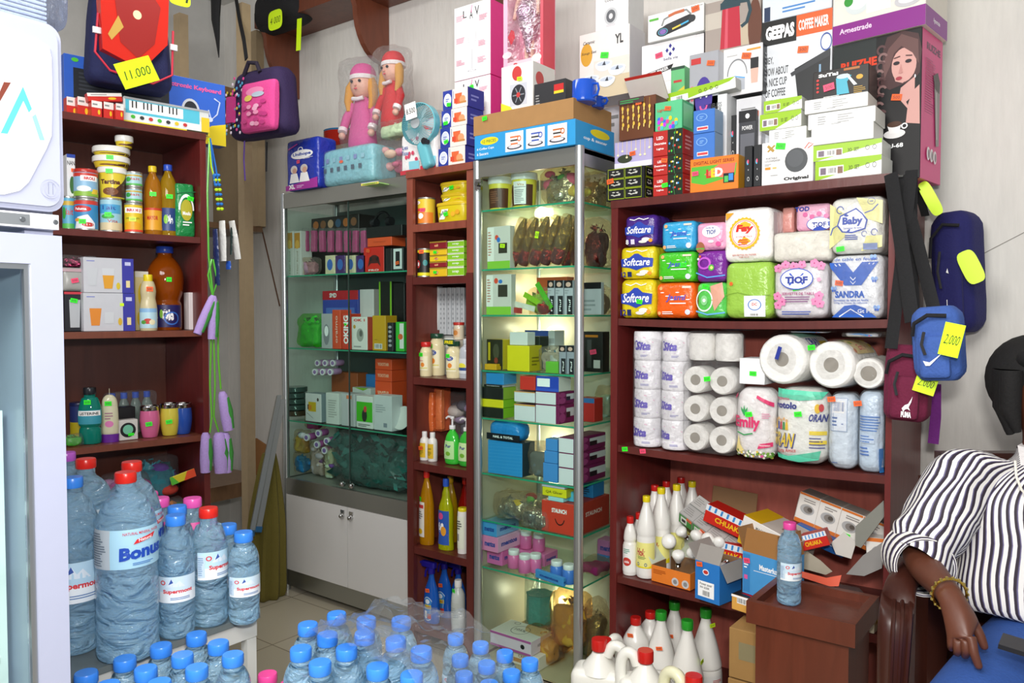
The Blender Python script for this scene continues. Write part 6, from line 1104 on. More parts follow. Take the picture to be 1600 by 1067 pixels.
bag('cable_bag','grey clear bags of cables hanging at the back of the soap level','bag',FB.w(at(FB,700,640,yn+.14),yn+.16,z+.001),0,.12,.08,.28,lumps(['#6a6a74','#b8bcc0','#c8c0b8','#2a2a2e','#a898b8'],.16,.08,.29,14,9),seed=31)
bx(FB,646,658,640,z,yn+.10,.06,'#8ab83a','gadget_box','green box edge at the left of the soap level')
z = lev(4)
DISH = rprof([(.03,0),(.036,.006),(.037,.06),(.036,.13),(.034,.16),(.026,.20),(.013,.24),(.011,.25)],3)
DISH2 = rprof([(.032,0),(.038,.005),(.034,.05),(.036,.11),(.033,.15),(.02,.185),(.018,.2),(.012,.215),(.011,.225)],3)
def dish(px,pt,y,prof,liq,cap,lab,lc,fn,zz=None,st=()):
    x = at(FB,px,800,y); H = prof[-1][1]+.026; t = bottle('dish_liquid',lab,'bottle',FB.w(x,y,z+.001),0,prof,M(liq,'liquid'),(.013,prof[-1][1]-.001,.027,cap),fn,None,lab=lc,flat=.7,st=st); t.scale = (.98,1,(FB.hit(px,pt,y)[1]-z)/H); return t
dish(666,735,yn+.03,DISH,'#d89a10','#e03028','dish liquid, amber with a red-tipped cap and white oval label',(.03,.16,215,285,'#e8e4dc'),lambda c: (c.rect(.1,.82,.9,.92,K('#c83a3a')),c.lines(.15,.5,.85,.75,4,K('#777777')),c.ell(.5,.16,.3,.08,K('#d8b020'))),st=[(240,.17,GREEN)])
dish(697,748,yn+.025,DISH2,'#c8d010','#2a58c0','dish liquid, yellow-green with a blue cap and a blue lemon label',(.02,.14,215,325,'#2a58b0'),lambda c: (c.text('oe',.4,.5,.3,WH,ww=.5,bold=.05),c.ell(.6,.4,.2,.14,K('#e8a030')),c.ell(.4,.84,.2,.1,K('#d84a8a')),c.line([(.1,.28),(.9,.3)],.004,K('#d84a30')))).rotation_euler
dish(704,744,yn+.12,DISH,'#c8a010','#c89a20','dark yellow dish liquid half hidden behind the blue-capped one',(.03,.1,215,325,'#d8b030'),None)
dish(727,745,yn+.12,DISH2,'#a81810','#c02018','red dish liquid at the right post, partly hidden',(.03,.1,215,325,'#a82a20'),None)
bottle('cleaner_bottle','white upright bottle with a yellow collar in front of the red dish liquid','bottle',FB.w(at(FB,724,800,yn+.03),yn+.026,z+.001),0,rprof([(.02,0),(.021,.004),(.021,.16),(.018,.17)],3),WPL,(.019,.169,.015,'#e8d820'),lambda c: (c.bars(.2,.2,.5,.5),c.lines(.2,.6,.8,.9,4,K('#555555'))),lab=(.02,.15,215,325,'#e8ecd8'))
z = lev(5)
def spray(px,pt,y,lab,st=None):
    x = at(FB,px,900,y); t = thing('spray_bottle',lab,'bottle',FB.w(x,y,z+.001),0,'blue trigger spray bottles'); B_ = M('#1c5ab8','gloss'); N_ = M('#241c8c','plastic')
    mb = MB(); mb.lathe(rprof([(.034,0),(.04,.006),(.04,.08),(.033,.13),(.018,.17),(.013,.19),(.013,.2)],3),B_,24,T=Matrix.Diagonal((1,.62,1,1))); cv = Cv(mb,lambda u,v,h: Vector(((u-.5)*.058,-.0255-h+.012*abs(2*u-1)**2.5,.01+.1*v)),.058,.1,6,4)
    cv.ell(.5,.5,.5,.5,K('#b8d0e8')); cv.ell(.5,.5,.45,.46,K('#3a8ad0')); cv.rect(.2,.5,.8,.66,K('#e8e030')); cv.text('GLASS',.5,.58,.1,K('#c82a2a'),ww=.5,bold=.03); cv.rect(.2,.1,.45,.4,WH); cv.rect(.5,.1,.8,.3,K('#c8403a')); cv.ell(.5,.8,.2,.1,K('#e8f0f8')); mb.obj('body',t)
    mb = MB(); mb.lathe([(.015,.2),(.015,.22),(.01,.225)],N_,16); mb.blob(.075,.022,.026,N_,8,.5,c=(-.014,-.011,.222)); mb.obj('spray_head',t); mb = MB(); mb.tube([(-.02,0,.222),(-.032,0,.205),(-.036,0,.18)],.005,N_,8,flat=.8); mb.obj('trigger',t); mb = MB(); mb.lathe([(.007,0),(.006,.012)],N_,10,T=Matrix.Translation((-.05,0,.236)) @ Matrix.Rotation(-PI/2,4,'Y')); mb.obj('nozzle',t)
    if st: sticker(t,0,.135,ORNG,y=-.022)
    t.scale = (1,1,(FB.hit(px,pt,y)[1]-z)/.248); return t
spray(663,875,yn+.03,'foremost blue trigger spray bottle, at the left',1); spray(688,869,yn+.11,'blue trigger spray bottle in the middle, set further back',1); spray(716,880,yn+.14,'blue trigger spray bottle partly hidden behind the clear bottle',0)
bottle('cleaner_bottle','translucent pale bottle with a white cap and green sticker beside the blue sprays','bottle',FB.w(at(FB,716,940,yn+.03),yn+.03,z+.001),0,rprof([(.026,0),(.028,.005),(.028,.13),(.022,.16),(.014,.175),(.013,.18)],3),M('#c8cfca','plastic'),(.015,.179,.028,'#f0f0ee'),lambda c: c.lines(.2,.2,.8,.8,6,K('#a8b0aa')),lab=(.03,.12,225,315,'#bfc6c0'),st=[(250,.165,GREEN)])
# ============================================================ inside the lit showcase
yw = TY+.03
def TB(px0,px1,pt,lv,col,name,label,y=yw,d=.08,cat='box',**k): return bx(FB,px0,px1,pt,SH_T[lv] if lv < 90 else k.pop('z'),y,d,col,name,label,cat,**k)
def TZ(px0,px1,pt,z,col,name,label,y=yw,d=.08,cat='box',**k): bx(FB,px0,px1,pt,z,y,d,col,name,label,cat,**k); return o_top[0]
def spread(px,r,lv,pt,lab,wl):
    y = yw+.055; x = at(FB,px,300,y); h = FB.hit(px,pt,y)[1]-SH_T[lv]; t = thing('chocolate_spread_tub',lab,'tub',FB.w(x,y,SH_T[lv]+.001),0,'chocolate spread tubs')
    mb = MB(); mb.lathe([(r*.86,0),(r*.88,.004),(r*.97,h-.03),(r*.97,h-.024)],M('#e2d24a','plastic'),32); cv = Cv(mb,lambda u,v,hh: Vector(((r*(.88+.08*v)+hh+.0005)*math.cos(math.radians(190+160*u)),(r*(.88+.08*v)+hh+.0005)*math.sin(math.radians(190+160*u)),.008+(h-.04)*v)),r*2.8,h-.04,16,4)
    cv.poly([(.3,.86),(1,.86),(1,0),(0,0),(.1,.4)],K('#5a3222')); cv.lines(.36,.2,.7,.75,6,K('#8a5a40'))
    if wl: cv.rect(.38,.05,.78,.98,K('#f0ede8')); cv.rect(.4,.74,.76,.76,K('#333333')); cv.text('Vita',.62,.85,.1,K('#c88a30'),ww=.2); cv.lines(.42,.1,.74,.66,8,K('#9a9a9a'))
    mb.obj('tub_body',t); mb = MB(); mb.lathe([(r,h-.026),(r*1.03,h-.022),(r*1.03,h-.004),(r,h),(.0001,h)],M('#eceae4','plastic'),32); mb.obj('lid',t)
spread(781,.046,0,279,'left chocolate spread tub turned sideways',0); spread(819,.048,0,272,'right chocolate spread tub with a tall white label',1)
def foilbag(px,pt,w,h,lv,lab,col,kind='foil',y=None,seed=0,ry=0,z=None,bits=None,wr=.016,d=.13,name='garland_bag',group=None,tint='#fff6e8'):
    y = y or yw+.05; x = at(FB,px,pt+10,y); return bag(name,lab,'bag',FB.w(x,y,(SH_T[lv] if z is None else z)+.002),0,w,d,h,(lumps(bits,w,d,h,9,seed) if bits else None),seed=seed,base=(col,kind),wr=wr,ry=ry,group=group,tint=tint)
foilbag(868,270,.155,.15,0,'silver foil garland in a clear bag beside the spread tubs','#d0c8b0',seed=41,bits=['#e86a9a','#50b848','#d8c050'])
foilbag(916,262,.10,.14,0,'golden foil garland bag at the right side pane, top shelf','#c8a878',seed=42,y=yw+.20,d=.12)
carton('gadget_box','white and green box with a dark square picture on the second shelf','box',FB.w(at(FB,779,380,yw),yw,SH_T[1]+.001),0,.105,.03,FB.hit(779,354,yw)[1]-SH_T[1],'#d4cfc6',lambda F_: (F_.f.rect(0,0,1,.18,K('#8ac840')),F_.f.rect(.5,.36,.88,.6,K('#3c382e')),F_.f.ell(.42,.74,.08,.06,K('#e0523a')),F_.f.ell(.5,.68,.08,.06,K('#3a78c8')),F_.f.rect(0,.18,.3,.98,K('#ece8e0')),F_.f.lines(.04,.3,.2,.9,9,K('#c08a78'))),st=[(.7,.53,YELS)])
carton('gadget_box','white and green box with a dark square picture on the third shelf','box',FB.w(at(FB,779,460,yw),yw,SH_T[2]+.001),0,.115,.03,FB.hit(779,429,yw)[1]-SH_T[2],'#d4cfc6',lambda F_: (F_.f.rect(0,0,1,.2,K('#8ac840')),F_.f.rect(.48,.44,.86,.74,K('#3c382e')),F_.f.ell(.4,.84,.08,.07,K('#e0523a')),F_.f.ell(.58,.82,.08,.05,K('#3a78c8')),F_.f.rect(0,.2,.28,.98,K('#ece8e0')),F_.f.lines(.04,.3,.2,.9,9,K('#c08a78'))))
for i in range(7):
    px = 800+i*17; y = yw+.04+.012*(i % 2)+(.12 if i > 4 else 0); x0 = at(FB,px,420,y); H = .155; t = thing('garland_bag',('leftmost','second','third','fourth','fifth','sixth','last')[i]+' of the slanting clear sleeves of gold and red tinsel','garland',FB.w(x0,y,SH_T[1]+.012),0,'tinsel sleeves on the second shelf',ry=.35 if i < 5 else .0)
    mb = MB(); mb.lathe(rprof([(.014,0),(.02,.012),(.021,.05),(.02,.056)],2),M('#8a1c1c','foil'),14,lobes=5,la=.12); mb.obj('red_tip',t); mb = MB(); mb.lathe(rprof([(.02,.057),(.022,.09),(.019,.14),(.01,.17),(.006,.18)],2),M('#b09040','foil'),14,lobes=6,la=.1); mb.obj('gold_tinsel',t)
    mb = MB(); mb.blob(.05,.05,.185,M('#fff4e0','film'),10,.8,0,.005,i); mb.obj('plastic_sleeve',t,loc=(0,-.025,-.002))
    if i == 2: sticker(t,0,.11,YELS,y=-.03,w=.016,h=.024)
foilbag(922,345,.09,.19,1,'dark red and gold garland upright against the right side pane','#7a2420',seed=43,y=yw+.2,d=.1)
foilbag(838,440,.14,.10,2,'tangle of lime green plastic sleeves on the third shelf','#9ac838','pack',y=yw+.06,seed=44,wr=.02)
for i,(px,py,a,c,lab) in enumerate(((836,470,1.1,'#8ac02c','lime green leaf-like sleeve slanting to the right'),(818,478,1.35,'#d8d8c8','thin pale strip lying across the sleeves'),(852,462,.6,'#58b030','green sleeve standing steeply at the tangle\'s top'),(800,484,1.5,'#a83a34','dark red flat strip lying at the left of the tangle'))):
    x,z = FB.hit(px,py,yw+.03); mb = MB(); mb.box(-.010,.010,-.001,.001,-.055,.055,M(c,'pack')); tag(mb.obj('plastic_sleeve',None,(x,yw+.03-.004*i,z),0,0,-a),lab,'sleeve')
foilbag(845,466,.05,.05,2,'small red gift bow at the front of the third shelf','#c01c18','foil',y=yw-.0,seed=45,name='gift_bow',d=.05)
bx(FB,838,886,433,SH_T[2],yw+.22,.05,'#e06a40','gadget_box','orange carton behind the gift bow at the back of the third shelf')
def jbl(F_): f = F_.f; f.rect(0,.78,1,1,K('#1c1a1c')); f.ell(.5,.88,.3,.07,K('#d8b0a0')); f.rect(.35,0,1,.55,K('#26262a')); f.text('Pluf',.66,.28,.22,WH,rot=90,ww=.36); f.lines(.1,.6,.6,.74,2,K('#9a9aa0'))
for p0,p1,lab in ((855,866,'leftmost'),(867,880,'second'),(881,895,'third')): TB(p0,p1,438,2,'#b4b6be','earphone_box',lab+' grey and black upright slim box on the third shelf',y=yw+.03,d=.06,deco=jbl,group='slim grey and black boxes, third shelf')
carton('earphone_box','broad pale box seen through the right side pane on the third shelf','box',FB.w(TX1-.06,yw+.13,SH_T[2]+.001),0,.1,.02,.115,'#c6c6cc',lambda F_: (F_.f.rect(0,.8,1,1,BK),F_.f.lines(.2,.1,.8,.5,3,K('#9aa0a4'))))
foilbag(932,440,.07,.11,2,'mixed small packs behind the right pane on the third shelf','#8a6a58','pack',y=yw+.24,seed=46,d=.06)
bottle('water_bottle','dim clear bottle with a red cap at the left end of the fourth shelf','bottle',FB.w(at(FB,763,530,yw+.08),yw+.10,SH_T[3]+.001),0,rprof([(.03,0),(.034,.01),(.034,.09),(.03,.11),(.013,.14),(.012,.15)],3),M('#c0ccc8','plastic'),(.014,.149,.018,'#c83028'))
TB(753,778,530,3,'#2a2a18','torch_box','black and yellow torch box on the fourth shelf',deco=lambda F_: (F_.f.rect(.1,.3,.24,.9,K('#c8b020')),F_.f.ell(.6,.6,.2,.25,K('#4a4a34')),F_.f.ell(.6,.3,.12,.1,K('#8a3a28')),F_.f.rect(0,0,.9,.12,K('#d8b020'))),side='#d8c030',top='#c8a820',y=yw+.03)
carton('tool_box','small yellow wedge box at the foot of the torch box','box',FB.w(at(FB,766,572,yw),yw,SH_T[3]+.001),0,.055,.025,.022,'#e0a81c')
zt_ = TZ(792,827,540,SH_T[3],'#e8d81e','gadget_box','bright yellow box with a white card top, centre of the fourth shelf',side='#d0bc18',y=yw+.01,deco=lambda F_: F_.r.lines(.2,.2,.8,.6,3,K('#8a7a10')))
TZ(796,824,519,zt_,'#dfe0dc','gadget_box','white card box standing on the bright yellow box',y=yw+.02,d=.05)
carton('gadget_box','dark green and black box behind the yellow one','box',FB.w(at(FB,832,540,yw+.1),yw+.11,SH_T[3]+.001),0,.05,.06,.125,'#26302a',lambda F_: F_.f.rect(0,.5,1,.66,K('#6ab030')))
carton('gadget_box','long white and blue box lying high at the back of the fourth shelf','box',FB.w(at(FB,838,515,yw+.18),yw+.20,SH_T[3]+.001),0,.14,.07,.145,'#dcdcdc',lambda F_: (F_.f.rect(0,.82,.8,1,K('#3a58b0')),F_.f.rect(.6,.66,1,.8,K('#b8b8b8'))))
foilbag(858,535,.1,.095,3,'grey clear-wrapped gadgets in the middle of the fourth shelf','#a8a4a0','pack',y=yw+.03,seed=47,d=.06)
TB(852,872,565,3,'#6ab83a','gadget_box','small lime box at the front of the fourth shelf',y=yw-.0,d=.04)
carton('gadget_box','sky blue flat box behind the small lime box','box',FB.w(at(FB,866,560,yw+.1),yw+.12,SH_T[3]+.001),0,.07,.05,.075,'#3a98d8')
for p0,p1,lab in ((873,884,'left'),(885,897,'right')): TB(p0,p1,540,3,'#9a9ca8','earphone_box',lab+' one of two grey and black slim boxes on the fourth shelf',y=yw+.0,d=.06,deco=jbl,group='slim grey and black boxes, fourth shelf')
carton('shaver_box','dark box with a shaver picture and pink sticker behind the right pane, fourth shelf','box',FB.w(TX1-.05,yw+.14,SH_T[3]+.001),0,.09,.05,.145,'#22221f',lambda F_: (F_.f.rect(.3,.1,.5,.8,K('#4a4a48')),F_.f.rect(.2,.86,.8,.92,K('#c87a20')),F_.f.rect(.6,.1,.9,.3,K('#c9c6c0'))),st=[(.6,.5,PINKS,1.2)])
z = SH_T[4]
for pt,c,s_,lab in ((635,'#22251c','#8ac020','black and lime box lying at the bottom left of the fifth shelf'),(622,'#e8d820','#8ac020','thin yellow box on the black and lime box'),(603,'#20221f','#98b838','second black and lime box above the thin yellow one')): z = TZ(752,786,pt+2,z,c,'charger_box',lab,side=s_)
z = TZ(756,785,601,z,'#1b1b1d','charger_box','black box with white writing, fourth in the left pile of the fifth shelf',deco=lambda F_: F_.f.text('oraimo',.5,.5,.3,WH,ww=.7,sh=.2),side='#cfc6cc')
TZ(759,787,583,z,'#2e8ad0','charger_box','blue box topping the left pile of the fifth shelf',side='#4a9ad8')
def mag(F_): F_.f.rect(0,0,.86,.94,K('#e6e4e8')); F_.r.ell(.2,.3,.2,.25,K('#a8407a')); F_.r.ell(.2,.75,.2,.2,K('#a8407a')); F_.r.rect(.45,.35,1,.8,K('#d8d0d4')); F_.r.rect(.45,.3,.7,.6,K('#2a1a22'))
z = SH_T[4]; zb_ = z
for pt,lab in ((632,'lower'),(612,'upper')):
    TZ(803,836,pt,z,'#e6e4e8','perfume_box',lab+' left white box of the double pile on the fifth shelf',group='white and magenta boxes, fifth shelf',deco=lambda F_: F_.f.rect(0,.92,1,1,K('#e0a040')),side='#8a1c5c')
    z = TZ(837,874,pt,z,'#7a1a50','perfume_box',lab+' right white and magenta box of the double pile on the fifth shelf',group='white and magenta boxes, fifth shelf',deco=mag,d=.10)
TZ(812,836,588,z+.0,'#d8382c','gadget_box','plain red box on the double pile of the fifth shelf',d=.06)
TZ(837,873,588,z+.0,'#2a48b8','gadget_box','blue box with a white window on the double pile',d=.08,deco=lambda F_: (F_.f.rect(.06,.3,.62,.85,WH),F_.f.rect(.0,.0,1,.2,K('#3a58c8'))),side='#e8e0d8')
carton('bulb_box','red clear-fronted pack behind the right pane, fifth shelf','box',FB.w(TX1-.07,yw+.12,SH_T[4]+.001),0,.07,.06,.085,'#c83028',lambda F_: (F_.f.rect(0,.8,1,1,K('#3a78b8')),F_.f.line([(.3,.1),(.35,.8)],.003,K('#e8a030'))))
foilbag(940,610,.07,.12,4,'glass jars in a clear bag behind the right pane, fifth shelf','#9ab0a0','gloss',y=yw+.24,seed=48,d=.06)
z = SH_T[5]
zt_ = TZ(762,816,690,z,'#2e94d8','towel_box','plain patterned sky blue box under the blue roll on the sixth shelf',side='#2a3a44',deco=lambda F_: [F_.f.line([(0,.1*i),(1,.1*i+.05)],.0008,K('#58acdf')) for i in range(10)])
mb = MB(); mb.blob(.155,.085,.085,M('#2a88d0','pack'),12,.8,0,.002,3); cv = plane_cv(mb,(-.077,-.001,.004),(.155,0,0),(0,0,.035),(0,-1,.0)); cv.rect(0,0,1,.8,K('#181c24')); cv.text('NAIL & TOTAL',.5,.4,.3,WH,ww=.6,bold=.03); tag(mb.obj('towel_roll',None,FB.w(at(FB,787,670,yw),yw-.004,zt_+.001)),'rounded blue pack with a black banded foot on top of the sky blue box','pack')
foilbag(838,670,.09,.13,5,'stack of clear plastic trays in the middle of the sixth shelf','#6c7478','gloss',y=yw+.02,seed=49,d=.07,wr=.01)
z = SH_T[5]
for i,pt in enumerate((722,703,684)): z = TZ(848+i*2,871,pt+2,z,'#4a90d8','razor_box',('lower','middle','upper')[i]+' clear blue little box beside the white and magenta pile',group='clear blue boxes',kind='gloss',d=.05,y=yw+.0)
z = SH_T[5]
for i,pt in enumerate((731,708,684)): z = TZ(873,900,pt,z,'#7a1a50','perfume_box',('lowest','middle','topmost')[i]+' white and magenta box of the pile at the showcase corner, sixth shelf',group='white and magenta boxes, sixth shelf',deco=mag,d=.20,y=yw-.0)
foilbag(800,770,.22,.10,6,'heap of clear foil sachets on the seventh shelf','#b8b4a4','foil',y=yw+.03,seed=50,d=.12,wr=.022,bits=['#d8c030','#50a8d0','#a83a34','#6ab84a'])
foilbag(832,790,.13,.07,6,'silvery sachets at the front of the seventh shelf','#a8a8a4','foil',y=yw-.01,seed=51,d=.05,wr=.018)
zt_ = TZ(846,902,792-7,SH_T[6],'#d8402c','gift_box','red box printed STAUNCH with a smile-shaped handle',deco=lambda F_: (F_.f.text('STAUNCH',.5,.72,.14,WH,ww=.42,bold=.04),F_.f.ell(.52,.5,.14,.24,K('#3a1a14'),a0=190,a1=350,inner=.82),F_.r.text('STAUNCH',.5,.6,.14,K('#f0d0c8'),ww=.5,bold=.03)),side='#b8382a',d=.22,y=yw-.0)
z2_ = TZ(856,880,783-6,zt_,'#a8dce4','gadget_box','pale cyan box squeezed between the yellow and red boxes',d=.08); TZ(882,896,768,zt_,'#58b8d8','gadget_box','upright cyan box on the red box at the corner post',d=.06,y=yw+.03)
TZ(847,885,763,z2_,'#e8dc20','gadget_box','yellow box with black letters lying askew on the cyan box',deco=lambda F_: F_.f.text('QA Glicer',.5,.5,.36,BK,ww=.7),side='#c8c020',d=.07)
TZ(846,882,752,o_top[0],'#d0cede','gadget_box','flat white box on the yellow one just under the sixth shelf',d=.08)
carton('gadget_box','blue and black box on the red one seen through the side pane','box',FB.w(TX1-.07,yw+.12,zt_+.001),0,.06,.08,.05,'#2a7ab8',lambda F_: F_.f.lines(.2,.2,.8,.8,4,K('#1a2a3a')))
def ment(F_): f = F_.f; f.text('mentos',.5,.5,.34,K('#2a4a9c'),ww=.66,bold=.05); F_.r.text('mentos',.5,.5,.3,K('#2a4a9c'),ww=.7,bold=.05)
z = SH_T[7]
z = TZ(756,780,858,z,'#e070b0','gum_box','lowest pink gum carton at the left of the eighth shelf',deco=ment,d=.1,y=yw+.03); z = TZ(753,778,838,z,'#e88ab8','gum_box','middle pink gum carton of the left pile',deco=ment,side='#e8b0d0',d=.14); TZ(753,776,812,z,'#4a9ad8','gum_box','blue gum carton topping the left pile',deco=ment,side='#8ab8e8',d=.14)
def gum(px,py,y,z,c,lab,grp='gum bottles on the eighth shelf'):
    x = at(FB,px,py,y); t = bottle('gum_bottle',lab,'bottle',FB.w(x,y,z+.001),0,[(.022,0),(.024,.003),(.024,.045),(.02,.05)],M(c,'plastic'),(.021,.0495,.018,'#eeecea'),None,grp,seg=18); return t
for i,(px,y) in enumerate(((803,.05),(820,.03),(837,.06))): gum(px,850,yw+y,SH_T[7],'#e070a8',('left','middle','right')[i]+' pink gum bottle with a white cap, front trio of the eighth shelf')
tr_ = carton('gum_tray','pink gum tray across the middle of the eighth shelf','box',FB.w(at(FB,822,850,yw+.12),yw+.12,SH_T[7]+.001),0,.17,.09,.045,'#e078b0',ment)
for i,(px,y) in enumerate(((806,.15),(822,.15),(842,.15))): gum(px,820,yw+y,SH_T[7]+.047,'#e070a8',('left','middle','right')[i]+' pink gum bottle on the pink tray behind')
for i,(px,y) in enumerate(((870,.04),(889,.03))): gum(px,870,yw+y,SH_T[7],'#4a7ad0',('left','right')[i]+' blue gum bottle wrapped in film near the corner post')
carton('gum_box','long blue gum box lying aslant at the front edge of the eighth shelf','box',FB.w(at(FB,858,895,yw-.005),yw-.006,SH_T[7]+.001),math.radians(-10),.14,.014,.03,'#4a94d8',ment)
foilbag(928,850,.1,.05,7,'purple hair ties bundle seen through the side pane on the eighth shelf','#a8206c','cloth',y=yw+.13,seed=52,d=.12)
carton('gum_box','pink and blue gum carton behind the side pane on the eighth shelf','box',FB.w(TX1-.06,yw+.26,SH_T[7]+.001),0,.09,.06,.1,'#c87ab0',lambda F_: (F_.f.rect(0,0,1,.45,K('#4a84c8')),F_.f.text('mentos',.5,.7,.2,K('#2a4a9c'),ww=.7,bold=.04)))
zb_ = .101
def jarclear(t):
    mb = MB(); mb.lathe(rprof([(.05,0),(.052,.01),(.05,.1),(.052,.11)],2),M('#4a9a8c','pack'),20,lobes=7,la=.08); mb.obj('green_contents',t,loc=(0,.055,.004))
t = thing('plastic_jar','clear plastic jar half filled with green packets','jar',FB.w(at(FB,840,950,yw+.18),yw+.14,zb_+.1)); jarclear(t); mb = MB(); mb.lathe(rprof([(.055,0),(.06,.01),(.058,.2),(.05,.22)],3),M('#eef6f4','film'),28,(0,.055,0)); mb.obj('jar_body',t)
carton('cardboard_box','low brown box carrying the clear jar inside the showcase','box',FB.w(at(FB,840,980,yw+.18),yw+.13,zb_+.0),0,.12,.13,.098,'#b09060',kind='matt')
carton('medicine_box','lower white and orange carton at the showcase front','box',FB.w(at(FB,800,1025,yw+.01)+.03,yw+.02,zb_),0,.17,.12,.05,'#e8d8cc',lambda F_: (F_.f.rect(0,.2,1,.5,K('#c88a58')),F_.f.text('CREME',.6,.7,.2,K('#8a4a3a'),ww=.3)))
carton('medicine_box','white and pink carton with a round stamp on its top','box',FB.w(at(FB,795,1010,yw+.01)+.01,yw+.005,zb_+.052),0,.19,.13,.055,'#e6cede',lambda F_: (F_.t.ell(.5,.5,.2,.3,K('#5a5a5a'),inner=.93),F_.t.text('105%',.5,.5,.14,K('#444444')),F_.t.ell(.25,.85,.07,.08,K('#444444'),inner=.8),F_.f.rect(0,.0,1,.16,K('#b85a9c')),F_.f.rect(.0,.84,1,1,K('#b85a9c')),F_.r.text('105',.4,.5,.2,BK),F_.f.ell(.8,.5,.05,.16,BK)),top='#ddd6cc',st=[])
for i,(px,y,zz,s_) in enumerate(((838,.06,0,1),(856,.16,0,2),(880,.10,.07,3))):
    foilbag(px,960,.15,.12 if i < 2 else .2,0,('front','middle','tall')[i]+' amber plastic packet heap on the showcase floor','#c8963c','pack',y=yw+y,z=zb_+zz,seed=60+i,d=.10,wr=.014,name='sweet_packets',tint='#ffe8c0')
foilbag(908,950,.13,.16,0,'green and gold foil packets near the right pane on the showcase floor','#6a8a5c','foil',y=yw+.22,z=zb_,seed=64,d=.1,name='sweet_packets')
foilbag(925,930,.07,.26,0,'tall golden clear bag against the right pane on the showcase floor','#c8a460','foil',y=yw+.13,z=zb_,seed=65,d=.08,name='sweet_packets')
# ============================================================ inside the wide showcase
yk = CY+.05
ZC = SH_C; CF = .575
def CB(px0,px1,pt,z,col,name,label,y=yk,d=.07,cat='box',**k): bx(FB,px0,px1,pt,z,y,d,col,name,label,cat,**k); return o_top[0]
for i,px in enumerate((447,459)): CB(px,px+11,361,ZC[0],'#d4d2cc','shampoo_box',('left','right')[i]+' tall white and ochre box at the showcase left end',deco=lambda F_: (F_.f.rect(.1,.62,.9,.96,K('#c88a30')),F_.f.ell(.5,.7,.3,.1,K('#e8b050')),F_.f.text('Hair food',.5,.3,.2,K('#9a8a70'),rot=90,ww=.5)),group='tall white and ochre boxes')
t0 = None
for i in range(8):
    px = 478+i*13; x = at(FB,px,390,yk+.04); zt_ = FB.hit(px,362,yk+.04)[1]
    t = thing('comb_pack',('leftmost','second','third','fourth','fifth','sixth','seventh','rightmost')[i]+' pink sleeve hanging over the small sachets','pack',FB.w(x,yk+.03,ZC[0]+.062),0,'row of pink sleeves')
    mb = MB(); mb.blob(.034,.02,.105,M('#c03a7c','pack'),8,.5,0,.003,i); mb.obj('pink_pack',t); mb = MB(); mb.blob(.040,.026,.12,M('#ffffff','film'),10,.6,0,.004,i+3); mb.obj('plastic_sleeve',t,loc=(0,-.003,-.001)); t.location.z = zt_-.10
for i in range(4):
    px = 508+i*16; CB(px,px+15,399,ZC[0],'#d8cca8' if i % 2 == 0 else '#4a2a6a','sachet',('leftmost','second','third','rightmost')[i]+' small sachet under the pink sleeves',deco=lambda F_: F_.f.ell(.5,.5,.3,.3,K('#3a68b8')),y=yk+.0,d=.02,kind='pack',group='small sachets under pink sleeves')
foilbag(480,395,.10,.09,0,'clear bag of pink and grey things at the left on the showcase top level','#b888a0','pack',y=yk+.01,z=ZC[0],seed=70,d=.05,name='comb_bag')
zr_ = CB(568,600,386,ZC[0],'#d8281c','game_pad_box','red box printed with a black game controller',deco=lambda F_: (F_.f.poly([(.2,.2),(.3,.6),(.45,.68),(.6,.68),(.75,.6),(.85,.2),(.7,.35),(.36,.35)],K('#4a1a18')),F_.f.ell(.36,.52,.06,.08,BK),F_.f.ell(.68,.52,.06,.08,BK),F_.f.text('PRO',.5,.08,.07,WH,ww=.5)),side='#1c1c1e',st=[(.25,.86,ORNG)],d=.12)
CB(602,612,388,ZC[0],'#1e1e20','phone_box','slim black box between the red and white-framed boxes',d=.09); CB(613,630,387,ZC[0],'#1e2022','phone_box','black box showing a phone in a white frame',deco=lambda F_: (F_.f.rect(.1,.08,.9,.96,K('#d8dcdc')),F_.f.rect(.3,.2,.7,.84,K('#1c1c20'))),d=.09,st=[(.5,.34,ORNG)],y=yk-.01)
zz_ = CB(574,612,371,zr_+.001,'#e8562a','game_pad_box','orange box lying on the red controller box',deco=lambda F_: F_.f.text('Gamepad',.5,.5,.3,K('#b83a18'),ww=.5),d=.09)
CB(572,628,353,zz_+.0,'#161618','gadget_box','large black box above the orange one',d=.09)
t = thing('headphones','black headphones lying on the large black box','headphones',FB.w(at(FB,600,340,yk+.05),yk+.04,o_top[0])); mb = MB(); mb.tube([(.05*math.cos(a),0,.02+.05*math.sin(a)) for a in [i*PI/10 for i in range(11)]],.007,M('#141416','plastic'),8); mb.obj('headband',t)
for s_ in (-1,1): mb = MB(); mb.lathe([(.022,-.012),(.025,0),(.02,.012)],M('#1a1a1e','plastic'),16,T=Matrix.Translation((.05*s_,0,.024)) @ Matrix.Rotation(PI/2,4,'Y')); mb.obj('ear_cup',t)
carton('gadget_box','long dark box with brown pictures lying on top of the pink sleeves','box',FB.w(at(FB,520,345,yk+.1),yk+.11,ZC[0]+.001),0,.36,.12,FB.hit(520,338,yk+.1)[1]-ZC[0],'#2a2422',lambda F_: [F_.f.ell(.1+.16*i,.88,.06,.07,K(['#b86a30','#8a5a3a','#c8a080','#3a5a78'][i % 4])) for i in range(6)])
z = ZC[1]
foilbag(478,490,.18,.17,0,'bright green plastic bag of goods at the left of the middle showcase level','#3ac018','pack',y=yk,z=z,seed=71,d=.1,name='green_bag',tint='#c8ffb0')
def oking(c): return lambda F_: (F_.f.text('OKING',.5,.5,.5,WH,rot=90,ww=.9,bold=.06),F_.r.rect(0,0,1,1,K('#b8b8b4')))
